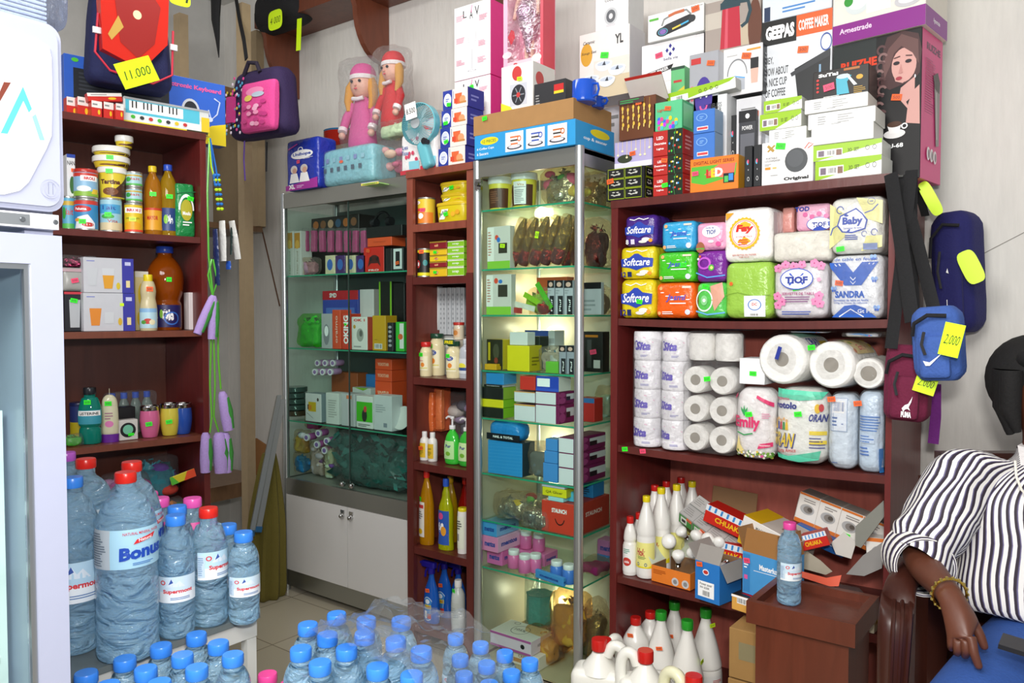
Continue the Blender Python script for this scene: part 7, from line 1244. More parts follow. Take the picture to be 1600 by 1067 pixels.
CB(502,518,490,z,'#b8b8ba','toy_box','grey box with a white fish-like picture beside the green bag',deco=lambda F_: (F_.f.ell(.5,.4,.3,.3,K('#8a8c92')),F_.f.ell(.5,.5,.2,.15,WH))); CB(519,532,484,z,'#e0502c','gadget_box','narrow orange upright box with small white letters',deco=lambda F_: F_.f.text('oraimo',.5,.5,.3,K('#f0d0c0'),rot=90,ww=.7))
CB(534,547,490,z,'#d8422c','gadget_box','narrow orange-red box lettered vertically in white',deco=lambda F_: F_.f.text('OKING',.5,.55,.6,WH,rot=90,ww=.8,bold=.04),st=[(.5,.7,GREEN,.7)])
CB(549,574,495,z,'#ece8e2','earphone_box','white box with a grey earphone picture and red top letters',deco=lambda F_: (F_.f.ell(.55,.45,.22,.2,K('#a8a8a0')),F_.f.ell(.6,.5,.1,.1,K('#6a6a64')),F_.f.text('OK 1',.5,.9,.08,K('#d8302c'),ww=.7,bold=.04),F_.f.lines(.15,.06,.85,.14,1,K('#999999')),F_.f.ell(.2,.7,.08,.06,K('#c8a040'))),side='#c85040')
CB(581,603,493,z,'#d8a41e','gadget_box','ochre yellow box with a barcode label at its foot',deco=lambda F_: (F_.f.bars(.15,.05,.75,.2),F_.f.lines(.2,.3,.5,.33,1,K('#8a6a10'))),side='#c89018',rz=-3)
CB(605,614,504,z,'#26262a','watch_box','slim black box with small round pictures',deco=lambda F_: [F_.f.ell(.5,.2+.16*i,.3,.05,K('#a8a8b0')) for i in range(5)]); CB(618,631,503,z,'#3ac038','earphone_box','bright green and white box at the right end of the middle level',deco=lambda F_: (F_.f.rect(.5,.1,1,.95,K('#e8e8e4')),F_.f.ell(.6,.5,.3,.1,K('#e06a3a'))))
yk2 = yk+.13
CB(504,560,454,z,'#3a4cb0','tablet_box','blue box with a red lid band behind the orange boxes',y=yk2,deco=lambda F_: (F_.f.rect(0,.84,1,1,K('#c8202c')),F_.f.rect(.1,.3,.9,.7,K('#5a78d0')),F_.f.text('SMD',.3,.92,.08,WH,ww=.2,bold=.03),F_.f.rect(.6,.4,.95,.6,K('#9ab0d8'))),d=.09)
CB(562,584,452,z,'#dedcdc','kettle_box','white upright box in the middle with an orange foot',y=yk2-.02,deco=lambda F_: F_.f.rect(.0,.1,1,.3,K('#e0683a')),side='#b8aca8',d=.09); CB(592,612,440,z,'#161a14','watch_box','tall black box with lime edges',y=yk2-.02,deco=lambda F_: (F_.f.rect(0,0,.12,1,K('#8ad020')),F_.f.rect(.88,0,1,1,K('#8ad020')),F_.f.ell(.5,.3,.2,.1,K('#6a7a6a'))),d=.08)
CB(614,632,442,z,'#121214','watch_box','tall plain black box beside the lime-edged one',y=yk2-.02,d=.08)
z = ZC[2]
CB(477,502,615,z,'#dfe0de','gadget_box','white box with a yellow padlock-like case picture',deco=lambda F_: (F_.f.rect(.2,.36,.68,.7,K('#d8b41c')),F_.f.rect(.14,.42,.24,.6,K('#333333')),F_.f.rect(.2,.42,.4,.58,K('#e08a2a')),F_.f.line([(.1,.3),(.5,.12)],.002,K('#444444')),F_.f.ell(.8,.8,.06,.06,K('#4a3a30'))),side='#8a9aa0')
CB(509,529,614,z,'#dcdfda','gadget_box','white box with faint grey text right of the yellow case one',deco=lambda F_: F_.f.lines(.2,.2,.9,.8,8,K('#b0b4ae')),y=yk); CB(533,554,615,z,'#c6c8ca','gadget_box','pale grey upright box with an orange corner',deco=lambda F_: F_.f.rect(.4,.84,.8,.95,K('#e8885a')))
CB(557,582,619,z,'#e8eae4','trimmer_box','white and bright green box picturing a black trimmer',deco=lambda F_: (F_.f.rect(0,.2,1,.82,K('#48c020')),F_.f.ell(.5,.4,.16,.2,K('#2a3028')),F_.f.ell(.55,.6,.1,.1,K('#d8484a')),F_.f.lines(.1,.04,.9,.14,2,K('#555555'))))
CB(584,612,618,z,'#d6dadc','gadget_box','pale blue-grey box with faint text',deco=lambda F_: (F_.f.lines(.1,.5,.7,.75,4,K('#a8b0b4')),F_.f.rect(.55,.1,.75,.22,K('#8a94a0'))))
t = thing('plate_pack','curved white plate edge at the right end of the lower showcase level','plate',FB.w(at(FB,626,640,yk+.03),yk+.03,z+.0)); mb = MB(); mb.lathe([(.001,0),(.04,.002),(.055,.012),(.056,.013),(.04,.005),(.0001,.004)],M('#d8d8d4','gloss'),28,T=Matrix.Translation((0,.02,.058)) @ Matrix.Rotation(1.2,4,'X')); mb.obj('plate',t)
for i in range(6):
    px = 498+(i % 3)*12; py = 567+(i//3)*14; x,zz_ = FB.hit(px-(i//3)*4,py,yk+.09-.02*(i//3)); t = thing('nail_polish_roll',('upper','lower')[i//3]+' row, '+('left','middle','right')[i % 3]+' one of six lilac rolls with white ends','roll',(x,yk+.09-.02*(i//3),zz_),0,'lilac rolls with white ends')
    T_ = Matrix.Rotation(math.radians(10),4,'Z') @ Matrix.Rotation(PI/2,4,'X'); mb = MB(); mb.lathe([(.015,0),(.016,-.002),(.016,-.06),(.015,-.062)],M('#c89ac8','gloss'),18,T=T_); mb.obj('roll_body',t); mb = MB(); mb.lathe([(.0165,.012),(.0165,.001)][::-1],M('#ece8ec','plastic'),18,T=T_); mb.lathe([(.01,.0125),(.0001,.013)],M('#9a78b0','ink'),18,T=T_); mb.obj('white_end',t)
carton('cardboard_box','dark block behind the white boxes carrying the lilac rolls','box',FB.w(at(FB,505,640,yk+.10),yk+.082,z+.001),0,.2,.15,.075,'#50443c')
z_ = z+.078
carton('cardboard_box','dark block under the tilted orange cartons','box',FB.w(at(FB,600,640,yk+.10),yk+.085,z+.001),0,.22,.15,.085,'#7a4a38')
zq_ = z+.088
for pt,lab in ((596,'lowest'),(578,'middle'),(561,'topmost')):
    CB(585,613,pt,zq_,'#ec5426','charger_box',lab+' vivid orange carton of three stacked at the right',y=yk+.085,d=.1,deco=lambda F_: F_.f.text('YOOTAR',.5,.5,.3,K('#f8c8a8'),ww=.7,bold=.03),side='#d84a20',group='vivid orange cartons',rz=-4); zq_ = o_top[0]
foilbag(560,597,.1,.06,0,'crumpled white wrapper between the rolls and orange cartons','#d0d0cc','tissue',y=yk+.03,z=z+.07,seed=72,d=.05,name='tissue_bag')
carton('charger_box','white box lying across with a lime lid over the crumpled wrapper','box',FB.w(at(FB,562,590,yk+.10),yk+.11,z+.14),0,.13,.06,.035,'#d8dcd8',lambda F_: F_.f.poly([(.1,1),(.9,1),(.6,.6)],K('#8ac030')))
carton('cardboard_box','dim block under the white lime-lidded box','box',FB.w(at(FB,558,600,yk+.10),yk+.11,z+.001),0,.1,.08,.135,'#3a4a3a')
carton('gadget_box','brown-orange box at the back under the middle glass level','box',FB.w(at(FB,540,560,yk+.2),yk+.19,z+.001),0,.2,.07,.235,'#a8562c'); carton('gadget_box','blue box at the back next to the brown-orange one','box',FB.w(at(FB,590,560,yk+.2),yk+.19,z+.17),0,.15,.07,.065,'#2a78c0')
for i in range(5):
    mb = MB(); r = .062; mb.lathe([(r*.8,0),(r,.004),(r,.026),(r*.96,.029),(.0001,.029)],M('#5a4030' if i == 0 else '#4e5a58','gloss'),28); tag(mb.obj('food_container',None,FB.w(at(FB,462,640,yk+.09),yk+.09,z+.002+i*.031)),('bottom','second','third','fourth','top')[i]+' dark round container in the stack at the left end','container','dark round containers')
z = CF
t = bag('green_uniforms','big heap of dark green cloth in crinkled clear plastic bags','clothes',FB.w(at(FB,578,740,yk+.02)-.01,yk-.012,z+.001),0,.53,.22,.265,None,seed=90,base=('#1d6058','pack'),wr=.022)
rr = random.Random(4); mb = MB()
for i in range(150):
    C0 = Vector((rr.uniform(-.23,.23),rr.uniform(.008,.05),rr.uniform(.03,.235))); u = Vector((rr.uniform(-.07,.07),rr.uniform(-.012,.012),rr.uniform(-.025,.025))); v = Vector((rr.uniform(-.02,.02),rr.uniform(-.01,.01),rr.uniform(.01,.03)))
    mb.add([C0-u,C0+v,C0+u,C0-v],[(0,1,2,3)],M(rr.choice(['#1d6058','#2a7068','#154a44','#0f3834','#3a8078']),'pack'))
mb.obj('folded_cloth',t)
for i,(px,py) in enumerate(((481,683),(497,677),(492,695),(505,690),(499,705))):
    x,zz_ = FB.hit(px,py,yk+.02); t = thing('nail_polish_roll',('upper left','upper right','middle left','middle right','lowest')[i]+' of five white-ended rolls over the sachets on the bottom level','roll',(x,yk+.02+.01*i,zz_),0,'white-ended rolls, bottom level'); T_ = Matrix.Rotation(math.radians(10),4,'Z') @ Matrix.Rotation(PI/2,4,'X')
    mb = MB(); mb.lathe([(.017,0),(.0175,-.002),(.0175,-.05),(.016,-.052)],M('#c06ab0','gloss'),18,T=T_); mb.obj('roll_body',t); mb = MB(); mb.lathe([(.018,.001),(.018,.012)],M('#ece8ec','plastic'),18,T=T_); mb.lathe([(.011,.0125),(.0001,.013)],M('#8a6ab0','ink'),18,T=T_); mb.obj('white_end',t)
for px,w,h,zz_,c,lab,s_ in ((465,.10,.10,0,'#2a80c8','blue sachet bag at the bottom left corner',73),(466,.10,.12,.10,'#d0a040','golden sachet bag above the blue one',74),(492,.1,.17,0,'#c8c0c8','white and purple sachet bag under the rolls',75),(510,.07,.2,0,'#c8d8c0','pale green sachet bag beside the green cloth',76),(486,.13,.09,.22,'#c03a90','magenta sachet bag on top behind the rolls',77)):
    foilbag(px,720,w,h,0,lab,c,'pack',y=yk+.06 if s_ != 77 else yk+.12,z=z+zz_,seed=s_,d=.06,name='sachet_bag',bits=['#e8e0e8',c,'#7a4aa0'])
# ============================================================ high up at the left
def strap(name,lab,pts,r,col,flat=.25,parent=None,cat='strap',seg=8):
    mb = MB(); mb.tube(pts,r,M(col,'cloth'),seg,flat); o = mb.obj(name,parent)
    if parent: o.matrix_parent_inverse = Matrix.LocRotScale(parent.location,parent.rotation_euler,None).inverted(); return o
    return tag(o,lab,cat)
def q(fr,px,py,y): x,z = fr.hit(px,py,y); return fr.w(x,y,z)
def backpack(name,lab,fr,px0,px1,pt,pb,y,d,col,rz=0,deco=None,kind='cloth',taper=.25,rnd=.6,ry=0):
    x0,z0 = fr.hit(px0,pb,y); x1,z1_ = fr.hit(px1,pt,y); w,h = x1-x0,z1_-z0; t = thing(name,lab,'bag',fr.w((x0+x1)/2,y,z0),fr.a+math.radians(rz),None,0,ry)
    mb = MB(); mb.blob(w,d,h,M(col,kind),14,rnd,.01,.003,px0,taper=taper); mb.obj('body',t)
    if deco: deco(t,w,h,d)
    return t
def redbag(t,w,h,d):
    mb = MB(); pts = [(-.40,.22),(-.43,.98),(.40,.98),(.36,.36),(.05,.12)]; mb.prism([(a*w,b*h) for a,b in pts],-.035,.01,M('#d22c20','gloss'))
    cv = plane_cv(mb,(-w/2,-.036,0),(w,0,0),(0,0,h),(0,-1,0)); A_,B_ = K('#9a1c18'),K('#c8a04a'); cv.poly([(.3,.3),(.24,.66),(.4,.78),(.62,.78),(.78,.64),(.7,.34),(.5,.2)],A_); cv.ell(.5,.54,.05,.035,K('#f0e0b0')); cv.ell(.36,.9,.06,.04,B_); cv.ell(.74,.88,.05,.04,B_); cv.poly([(.28,.5),(.16,.34),(.2,.3),(.34,.42)],B_); cv.ell(.5,.86,.07,.07,K('#7a1814')); mb.obj('front_panel',t)
    mb = MB(); mb.tube([(-.42*w,-.012,.5*h),(-.46*w,-.012,.2*h),(-.3*w,-.014,.08*h),(.2*w,-.014,.04*h),(.44*w,-.012,.14*h),(.46*w,-.012,.5*h)],.004,M('#d83a50','plastic'),6); mb.obj('piping',t)
    for s_ in (-1,1): mb = MB(); mb.box(-.012,.012,-.014,-.006,-.01,.01,M('#e8e8ec','plastic')); mb.obj('reflector',t,loc=(s_*.45*w,-.012,.36*h))
backpack('backpack','dark blue school backpack with a glossy red front panel above the keyboard carton',FL,142,272,-45,122,.02,.12,'#1c2250',deco=redbag)
def card(lab,fr,px,py,y,w,h,txt,round_=False,ry=0,rz=0):
    x,z = fr.hit(px,py,y); return tag_card('price_tag',lab,fr.w(x,y,z),fr.a+math.radians(rz),w,h,txt,round_,ry=math.radians(ry))
card('rectangular neon yellow price card tilted on the red-panelled backpack',FL,214,113,-.035,.125,.085,'11.000',ry=-26)
card('neon yellow price card cut by the top edge beside the red-panelled backpack',FL,281,-2,-.01,.075,.05,'11',True)
def kb(F_): f = F_.f; f.rect(.05,.32,.62,.82,K('#26292e')); f.lines(.08,.5,.6,.78,5,K('#3a3e46')); f.text('Keys Electronic Keyboard',.72,.86,.09,PK,ww=.5,bold=.04); f.poly([(.72,0),(1,0),(1,.36),(.9,.3),(.8,.12)],K('#e8d020')); f.ell(.76,.5,.06,.18,K('#c8ccd4')); f.ell(.76,.5,.045,.14,K('#26292e')); f.line([(.88,.55),(.9,.4),(.94,.5),(.96,.7),(.92,.75)],.005,K('#c8d4f0')); f.ell(.89,.4,.02,.04,K('#c8d4f0')); f.ell(.06,.93,.02,.03,K('#58c838'))
bx(FL,100,352,108,LT,.17,.06,'#2f62c8','keyboard_box','long blue electronic keyboard carton with a yellow corner',deco=kb)
def pia(F_):
    f = F_.f; f.rect(.0,.0,1,.12,K('#e8d830')); f.rect(0,.12,1,.52,K('#e6ecec')); f.rect(.02,.4,.88,.92,K('#58c0d8')); f.rect(.06,.5,.68,.88,WH)
    for i in range(14):
        if i % 7 not in (2,6): f.rect(.09+.042*i,.62,.105+.042*i,.88,BK)
    for i,c in enumerate(('#48b838','#3a3a3a','#c83a3a','#48b838','#3a3a3a','#e8c830','#c83a3a')): f.ell(.1+.1*i,.28,.025,.07,K(c))
    f.rect(.9,.12,1,.7,K('#e8c830')); f.rect(.72,.02,.98,.12,K('#3a3420')); f.rect(0,.93,1,1,K('#a8acb0'))
o = bx(FL,193,327,162,LT,.03,.07,'#d8dcdc','toy_piano_box','open-faced toy piano box in turquoise and white on the left rack',deco=pia)
def redb(F_): F_.f.rect(0,.6,1,1,K('#e8e4e0')); F_.f.ell(.7,.35,.12,.15,K('#e8c020')); F_.f.lines(.1,.7,.8,.9,1,K('#888888'))
for i,(a,b,pt,yy,lab) in enumerate(((104,122,152,.09,'leftmost, cut by the fridge'),(121,141,152,.06,'second from the left'),(143,160,158,.02,'front, under the tilted one'),(162,178,160,.02,'front, right of the tilted one'),(181,194,162,.0,'rightmost, by the toy piano'))): bx(FL,a,b,pt,LT,yy,.04,'#cc2a20','small_box','little red and white box on the rack top, '+lab,deco=redb,group='little red and white boxes')
x,z = FL.hit(143,161,.03); carton('small_box','little red and white box lying tilted across the others','box',FL.w(x+.045,.03,LT+.063),FL.a,.11,.03,.028,'#cc2a20',redb,ry=math.radians(-10))
def pinkb(t,w,h,d):
    mb = MB(); mb.blob(w*.56,.04,h*.72,M('#e04a94','cloth'),12,.9,.012,.002,3,c=(w*.16,-.035,h*.03)); cv = Cv(mb,lambda u,v,hh: Vector(((u-.5)*w*.5+w*.16,-.041-.010*(1-(2*u-1)**2)*(1-(2*v-1)**2)-hh,h*.06+v*h*.64)),w*.5,h*.64,8,8)
    cv.ell(.5,.84,.3,.1,K('#f08ab8')); cv.ell(.3,.7,.14,.07,K('#e8d060')); cv.ell(.62,.76,.2,.06,K('#b8c8d8'))
    for i in range(16): cv.ell(random.uniform(.15,.85),random.uniform(.08,.6),.09,.05,K(random.choice(['#f8b8d4','#f49ac0','#c83a84','#f4e8ee','#a82a70'])),seg=9)
    mb.obj('front_pocket',t)
    mb = MB(); rr = random.Random(2)
    for i in range(60):
        a = Vector((rr.uniform(-.48,-.12)*w,-.012-.004,rr.uniform(.04,.9)*h)); mb.ball(a,.008,M(rr.choice(['#e04a94','#f0e0f0','#50a0c8','#d8c040']),'ink'),1,.3,1,seg=7)
    mb.obj('flower_print',t); o = MB(); o.box(-.05,.0,-.03,-.01,0,.12,M('#c83a84','cloth')); o.obj('side_pocket',t,loc=(-w*.28,.0,h*.22)); mb = MB(); mb.box(-.007,.007,-.004,0,-.016,.016,M('#e8e8ec','plastic')); mb.obj('reflector',t,loc=(-w*.03,-.018,h*.5))
    mb = MB(); mb.tube([(-.18*w,0,h*.92),(-.1*w,0,h*1.1),(.04*w,0,h*1.06),(.1*w,0,h*.92)],.010,M('#241c30','cloth'),8); mb.obj('top_handle',t)
yb2 = 2.2
t = backpack('backpack','dark floral child backpack with a rounded pink front, hanging by the timber rack',FB,352,441,92,222,yb2,.12,'#2c1c48',deco=pinkb,rnd=.8,ry=.05)
strap('strap','thin purple strap dangling below the floral backpack',[q(FB,382,220,yb2+.03),q(FB,381,250,yb2+.03),q(FB,383,282,yb2+.03)],.006,'#6a4aa8',.25,t); strap('strap','black strap with a buckle dangling below the floral backpack',[q(FB,417,222,yb2+.03),q(FB,416,268,yb2+.03)],.007,'#17171a',.25,t)
strap('cable','thin brown cable running down the back wall to the wide showcase',[q(FB,384,262,2.8),q(FB,405,340,2.8),q(FB,437,478,2.8)],.004,'#6a4a38',1,cat='cable')
strap('strap','',[q(FB,366,-20,2.40),q(FB,374,30,2.405),q(FB,381,62,2.32),q(FB,385,92,yb2+.05)],.014,'#141416',.25,t)
mb = MB(); P = [q(FB,a,b,2.25) for a,b in ((338,-20),(337,30),(340,60),(342,90))]; mb.tube(P,[.04,.03,.016,.003],M('#121214','cloth'),10,.5); tag(mb.obj('hair_extension',None),'black tapering tuft of hair hanging at the top of the picture','hair piece')
yw2 = WY-.235
t = backpack('cap','black sports cap with a white wordmark on the end of the wall shelf',FB,388,462,-40,53,yw2-.04,.16,'#141417',rnd=1,taper=.1); mb = MB(); cv = plane_cv(mb,(-.1,-.014,.12),(.2,0,0),(0,0,.12),(0,-1,0)); cv.text('adidas',.8,.62,.34,WH,rot=38,bold=.03); mb.obj('wordmark',t)
card('round neon price card reading 4 000 on the black cap',FB,430,31,yw2-.085,.115,.10,'4 000',True)
backpack('bag','dark purple and red cloth bag lying on the wall shelf',FB,468,524,-25,22,yw2+.02,.18,'#34183c',rnd=.8,taper=0).location.z = 3.034
backpack('bag','black and green bag beside the purple one on the wall shelf',FB,526,556,-25,5,yw2+.02,.18,'#16281a',rnd=.8,taper=0).location.z = 3.034
card('narrow neon yellow price card hanging edge-on from the wall shelf',FB,467,54,yw2-.012,.036,.16,'',ry=4)
# ============================================================ goods on the left rack
yl = .035
def LC(px0,px1,pt,lv,lab,deco,col,y=yl,st=(),z=None,name='milk_tin',**k):
    xc,w,h = spot(FL,px0,px1,pt,lv if z is None else z,y+w0(px0,px1,y)); z_ = lv if z is None else z; o = tin(name,lab,'tin',FL.w(xc,y+w/2,z_+.001),FL.a-.45,w/2,h-.001,deco,col,st=st,**k); o_top[0] = z_+h; return o
def w0(a,b,y): return 0
Z1,Z2,Z3,Z4 = SH_L
def bro(F): F.rect(0,.8,1,.95,K('#c83a30')); F.rect(.42,.62,.9,.84,WH); F.text('BROLI',.66,.73,.13,K('#c82a28'),ww=.3,bold=.05); F.rect(0,0,1,.2,K('#8ab840')); F.ell(.5,.3,.2,.12,K('#e8f0f0')); F.poly([(.7,.1),(.9,.1),(.95,.3),(.75,.3)],K('#e8c840'))
def pel(F): F.rect(0,.86,1,1,K('#c83a30')); F.ell(.4,.7,.3,.12,K('#c82a30')); F.text('Peluma',.4,.7,.1,WH,ww=.34,bold=.03); F.poly([(.2,0),(.3,.4),(.6,.5),(.8,.2),(.8,0)],K('#e8ecf0')); F.ell(.6,.14,.16,.08,K('#c83a30')); F.ell(.3,.3,.1,.06,K('#e8a040'))
def del_(F): F.rect(.1,.55,.9,.85,K('#4aa0d0')); F.text('Lait',.5,.74,.14,K('#26348c'),ww=.4); F.ell(.45,.45,.2,.08,K('#50a850')); F.rect(0,0,1,.25,K('#d8c8a0')); F.text('Vita',.6,.3,.1,K('#b84a30'),ww=.3)
def sm(F): F.rect(0,.76,1,.9,K('#c8a840')); F.ell(.3,.5,.12,.2,K('#3aa048')); F.text('lait',.6,.55,.22,K('#c83a30'),ww=.36); F.rect(0,0,1,.16,K('#58b858'))
def ylw(F): F.rect(.2,.7,.9,.9,WH); F.text('BROLI',.55,.8,.12,K('#c82a28'),ww=.5,bold=.04); F.text('sweet corn',.5,.5,.08,K('#5a7a20'),ww=.5); F.ell(.5,.22,.34,.16,K('#e8a81c')); F.rect(0,0,1,.08,K('#e84a30'))
bx(FL,104,118,241,Z1+.11,yl+.05,.05,'#e6e8ea','cereal_carton','white carton with a blue top edge, half hidden by the fridge, top rack level',deco=lambda F_: (F_.f.rect(0,.92,1,1,K('#2a48a8')),F_.f.text('NAN',.5,.8,.1,BK,ww=.9),F_.f.ell(.6,.3,.3,.2,K('#3a6a30')),F_.f.rect(.5,.6,.9,.68,K(ORNG))))
LC(100,120,306,Z1,'small blue and gold tin behind the fridge edge, top rack level',sm,'#5aa8c8',y=yl+.04,lid=None)
LC(121,158,310,Z1,'milk tin with a red oval brand, bottom left of the top rack level',pel,'#3a8ac0',st=[(262,.03,GREEN)]); LC(120,158,265,0,'silver tin with a red rim and white panel stacked on the red-oval tin',bro,'#8ab8d8',z=o_top[0],lid='#b83028')
LC(161,195,309,Z1,'light blue milk tin under the chocolate tub',del_,'#9ac8d8',st=[(265,.06,GREEN)]); zt_ = o_top[0]
LC(199,227,317,Z1,'yellow sweetcorn tin with a red and white band',ylw,'#e0c020',st=[(272,.05,YELS)],name='corn_tin'); z_ = o_top[0]; LC(201,226,293,0,'lower of two small green and blue tins on the yellow tin',sm,'#a8d0d8',z=z_); LC(201,226,268,0,'upper of two small green and blue tins',sm,'#a8d0d8',z=o_top[0],st=[])
def ctub(px0,px1,pt,z,lab,hlid=.012,st=(),g='chocolate tubs'):
    xc,w,h = spot(FL,px0,px1,pt,z,yl+.03); r = w/2; t = thing('chocolate_spread_tub',lab,'tub',FL.w(xc,yl+r,z+.001),FL.a-.45,g); mb = MB(); mb.lathe([(r*.82,0),(r*.84,.003),(r*.94,h-hlid*1.6)],M('#e2ca3a','plastic'),30)
    cv = Cv(mb,lambda u,v,hh: Vector(((r*(.84+.09*v)+hh+.0005)*math.cos(PI*(1+u)),(r*(.84+.09*v)+hh+.0005)*math.sin(PI*(1+u)),.004+(h-hlid*2)*v)),r*3,h-hlid*2,16,1); cv.poly([(.5,0),(1,0),(1,.95),(.8,.6),(.6,.3)],K('#4a2a1c'))
    if h > .06: cv.text('Tartina',.5,.62,.2,K('#5a2a1c'),ww=.5,bold=.05)
    cv.ell(.5,.22,.2,.16,K('#7a4a2c')); mb.obj('tub_body',t); mb = MB(); mb.lathe([(r*.97,h-hlid*1.7),(r,h-hlid*1.6),(r,h-hlid*.3),(r*.96,h),(.0001,h)],M('#ecebe6','plastic'),30); mb.obj('lid',t)
    for a,zz,c in st: s_ = sticker(t,0,0,c); s_.location = (r*math.cos(math.radians(a)),r*math.sin(math.radians(a)),zz); s_.rotation_euler = (0,0,math.radians(a-270))
    o_top[0] = z+h+.001
ctub(155,200,263,zt_,'tall chocolate spread tub with brown lettering',st=[(268,.09,GREEN)]); ctub(149,207,245,o_top[0],'flat chocolate tub, lower of two, with a green sticker',st=[(275,.03,GREEN)]); ctub(149,207,230,o_top[0],'flat chocolate tub, upper of two'); ctub(180,208,214,o_top[0],'very small chocolate tub crowning the tub tower')
OIL = rprof([(.028,0),(.032,.006),(.03,.05),(.031,.09),(.033,.13),(.032,.16),(.025,.20),(.013,.225),(.012,.235)],3)
def lb(px,pt,y,prof,body,capc,cr,lab,z,labz,lcol,fn,name='oil_bottle',k=1,st=(),kind='liquid',H=None,**kw):
    x = at(FL,px,pt+60,y); H = H or prof[-1][1]+.022; t = bottle(name,lab,'bottle',FL.w(x,y,z+.001),FL.a-.4,prof,M(body,kind),(cr,prof[-1][1]-.001,.022,capc),fn,None,lab=labz+(200,340,lcol),st=st,**kw); t.scale = (k,k,min(.308,FL.hit(px,pt,y)[1]-z)/H); return t
lb(239,260,yl+.05,OIL,'#c8821c','#e8c820',.014,'golden oil bottle with a yellow cap and orange-yellow label',Z1,(.02,.10),'#e0a020',lambda c: (c.text('MAYOR',.5,.55,.2,K('#b82a20'),ww=.5,bold=.04),c.rect(0,.9,1,1,K('#c83a20'))),st=[(275,.15,GREEN)])
lb(263,258,yl+.045,OIL,'#b8901c','#2a50c0',.015,'golden oil bottle with a blue cap and navy label',Z1,(.02,.10),'#26407c',lambda c: (c.text('Ole',.55,.5,.4,WH,ww=.34,bold=.04),c.ell(.4,.5,.1,.2,K('#8ac840'))),st=[(280,.14,GREEN)])
pk(FL,278,309,287,Z1,yl+.01,.07,'#1f8a48','coffee_bag','green foil bag of coffee with a white arch at the right end of the level',deco=lambda F_: (F_.f.ell(.5,.5,.4,.3,WH,a0=0,a1=180,inner=.8),F_.f.ell(.5,.5,.3,.2,K('#b8b030')),F_.f.text('Moulu',.5,.44,.07,WH,ww=.4,bold=.04),F_.f.lines(.3,.2,.8,.3,2,WH),F_.f.line([(0,.8),(1,.86)],.003,K('#14663a'))),st=[(.7,.72,GREEN)],wr=.004)
bag('foil_bag','dark pink shiny foil bag behind the oil bottles','bag',FL.w(at(FL,237,290,yl+.16),yl+.13,Z1+.001),FL.a,.12,.06,.24,None,seed=101,base=('#8a1838','foil'))
def glb(F_): f = F_.f; f.rect(.76,0,1,1,K('#3a3aa0')); f.lines(.06,.88,.3,.92,1,K('#5a6ac8')); f.rect(.82,.8,.94,.9,K('#c8ccf0')); f.rect(.84,.16,.92,.36,K('#e8d8a0'))
def g1(F_): glb(F_); f = F_.f; f.poly([(.1,.2),(.24,.2),(.28,.7),(.06,.7)],K('#c8ccd2')); f.poly([(.4,.12),(.56,.12),(.6,.5),(.37,.5)],K('#e0a030')); f.poly([(.37,.5),(.6,.5),(.61,.7),(.36,.7)],K('#d0d4da')); f.ell(.68,.2,.04,.1,K('#d8c030'))
def g2(F_): glb(F_); f = F_.f; f.poly([(.14,.15),(.3,.15),(.34,.6),(.11,.6)],K('#e08a30')); f.rect(.4,.2,.58,.5,K('#cfd3d8')); f.ell(.7,.25,.04,.1,K('#d8b030')); f.rect(.7,.66,.78,.74,K(YELS))
bx(FL,130,211,458,Z2,yl,.12,'#c9cbd2','glassware_box','lower white and violet drinking-glass box, on the second rack level',deco=g2); bx(FL,130,209,403,o_top[0],yl,.12,'#c9cbd2','glassware_box','upper white and violet drinking-glass box, on the second rack level',deco=g1)
bx(FL,100,130,456,Z2,yl+.03,.09,'#1c1c24','flask_box','black box showing a silver flask, partly behind the fridge',deco=lambda F_: (F_.f.poly([(.3,.1),(.8,.1),(.86,.8),(.26,.8)],K('#b8bcc0')),F_.f.rect(0,.94,1,1,K('#c83a48'))),st=[(.5,.78,GREEN)])
t = pack('food_container','clear lidded food container on the black flask box','container',FL.w(at(FL,114,430,yl+.04),yl+.03,o_top[0]+.002),FL.a,.075,.09,.08,'#a8a8a4',lambda F_: F_.f.rect(0,.82,1,.95,K('#c0a0a8')),kind='plastic',st=[(.5,.45,PINKS)])
bag('foil_bag','magenta folded packet lying on the food container','bag',FL.w(at(FL,122,395,yl+.06),yl+.03,o_top[0]+.084),FL.a,.12,.08,.04,None,seed=103,base=('#6a1838','foil'))
bx(FL,211,232,424,Z2,yl+.06,.05,'#e8d8a0','juice_carton','juice carton with pineapples behind the mayonnaise bottle',deco=lambda F_: (F_.f.ell(.5,.6,.3,.2,K('#e8c830')),F_.f.ell(.3,.2,.2,.12,K('#e8c020')),F_.f.rect(0,.9,1,1,K('#e8e4d8')),F_.f.ell(.7,.3,.1,.1,K('#5a9a30'))),st=[(.5,.25,GREEN)])
lb(232,429,yl+.02,rprof([(.024,0),(.029,.005),(.029,.07),(.024,.10),(.026,.12),(.024,.14),(.018,.155)],3),'#cfc29a','#e8d020',.015,'squeezy beige sauce bottle with a yellow cap and pale label',Z2,(.008,.07),'#b8dce8',lambda c: (c.rect(0,.8,1,1,K('#8ab8e0')),c.ell(.5,.35,.2,.14,K('#c83a30')),c.ell(.7,.3,.14,.14,K('#f0e8c0')),c.ell(.3,.3,.12,.1,K('#58a040'))),name='sauce_bottle',kind='plastic',st=[(285,.13,ORNG)])
BIG = rprof([(.062,0),(.068,.008),(.068,.085),(.062,.10),(.072,.125),(.078,.17),(.072,.205),(.05,.235),(.032,.25),(.03,.262)],3)
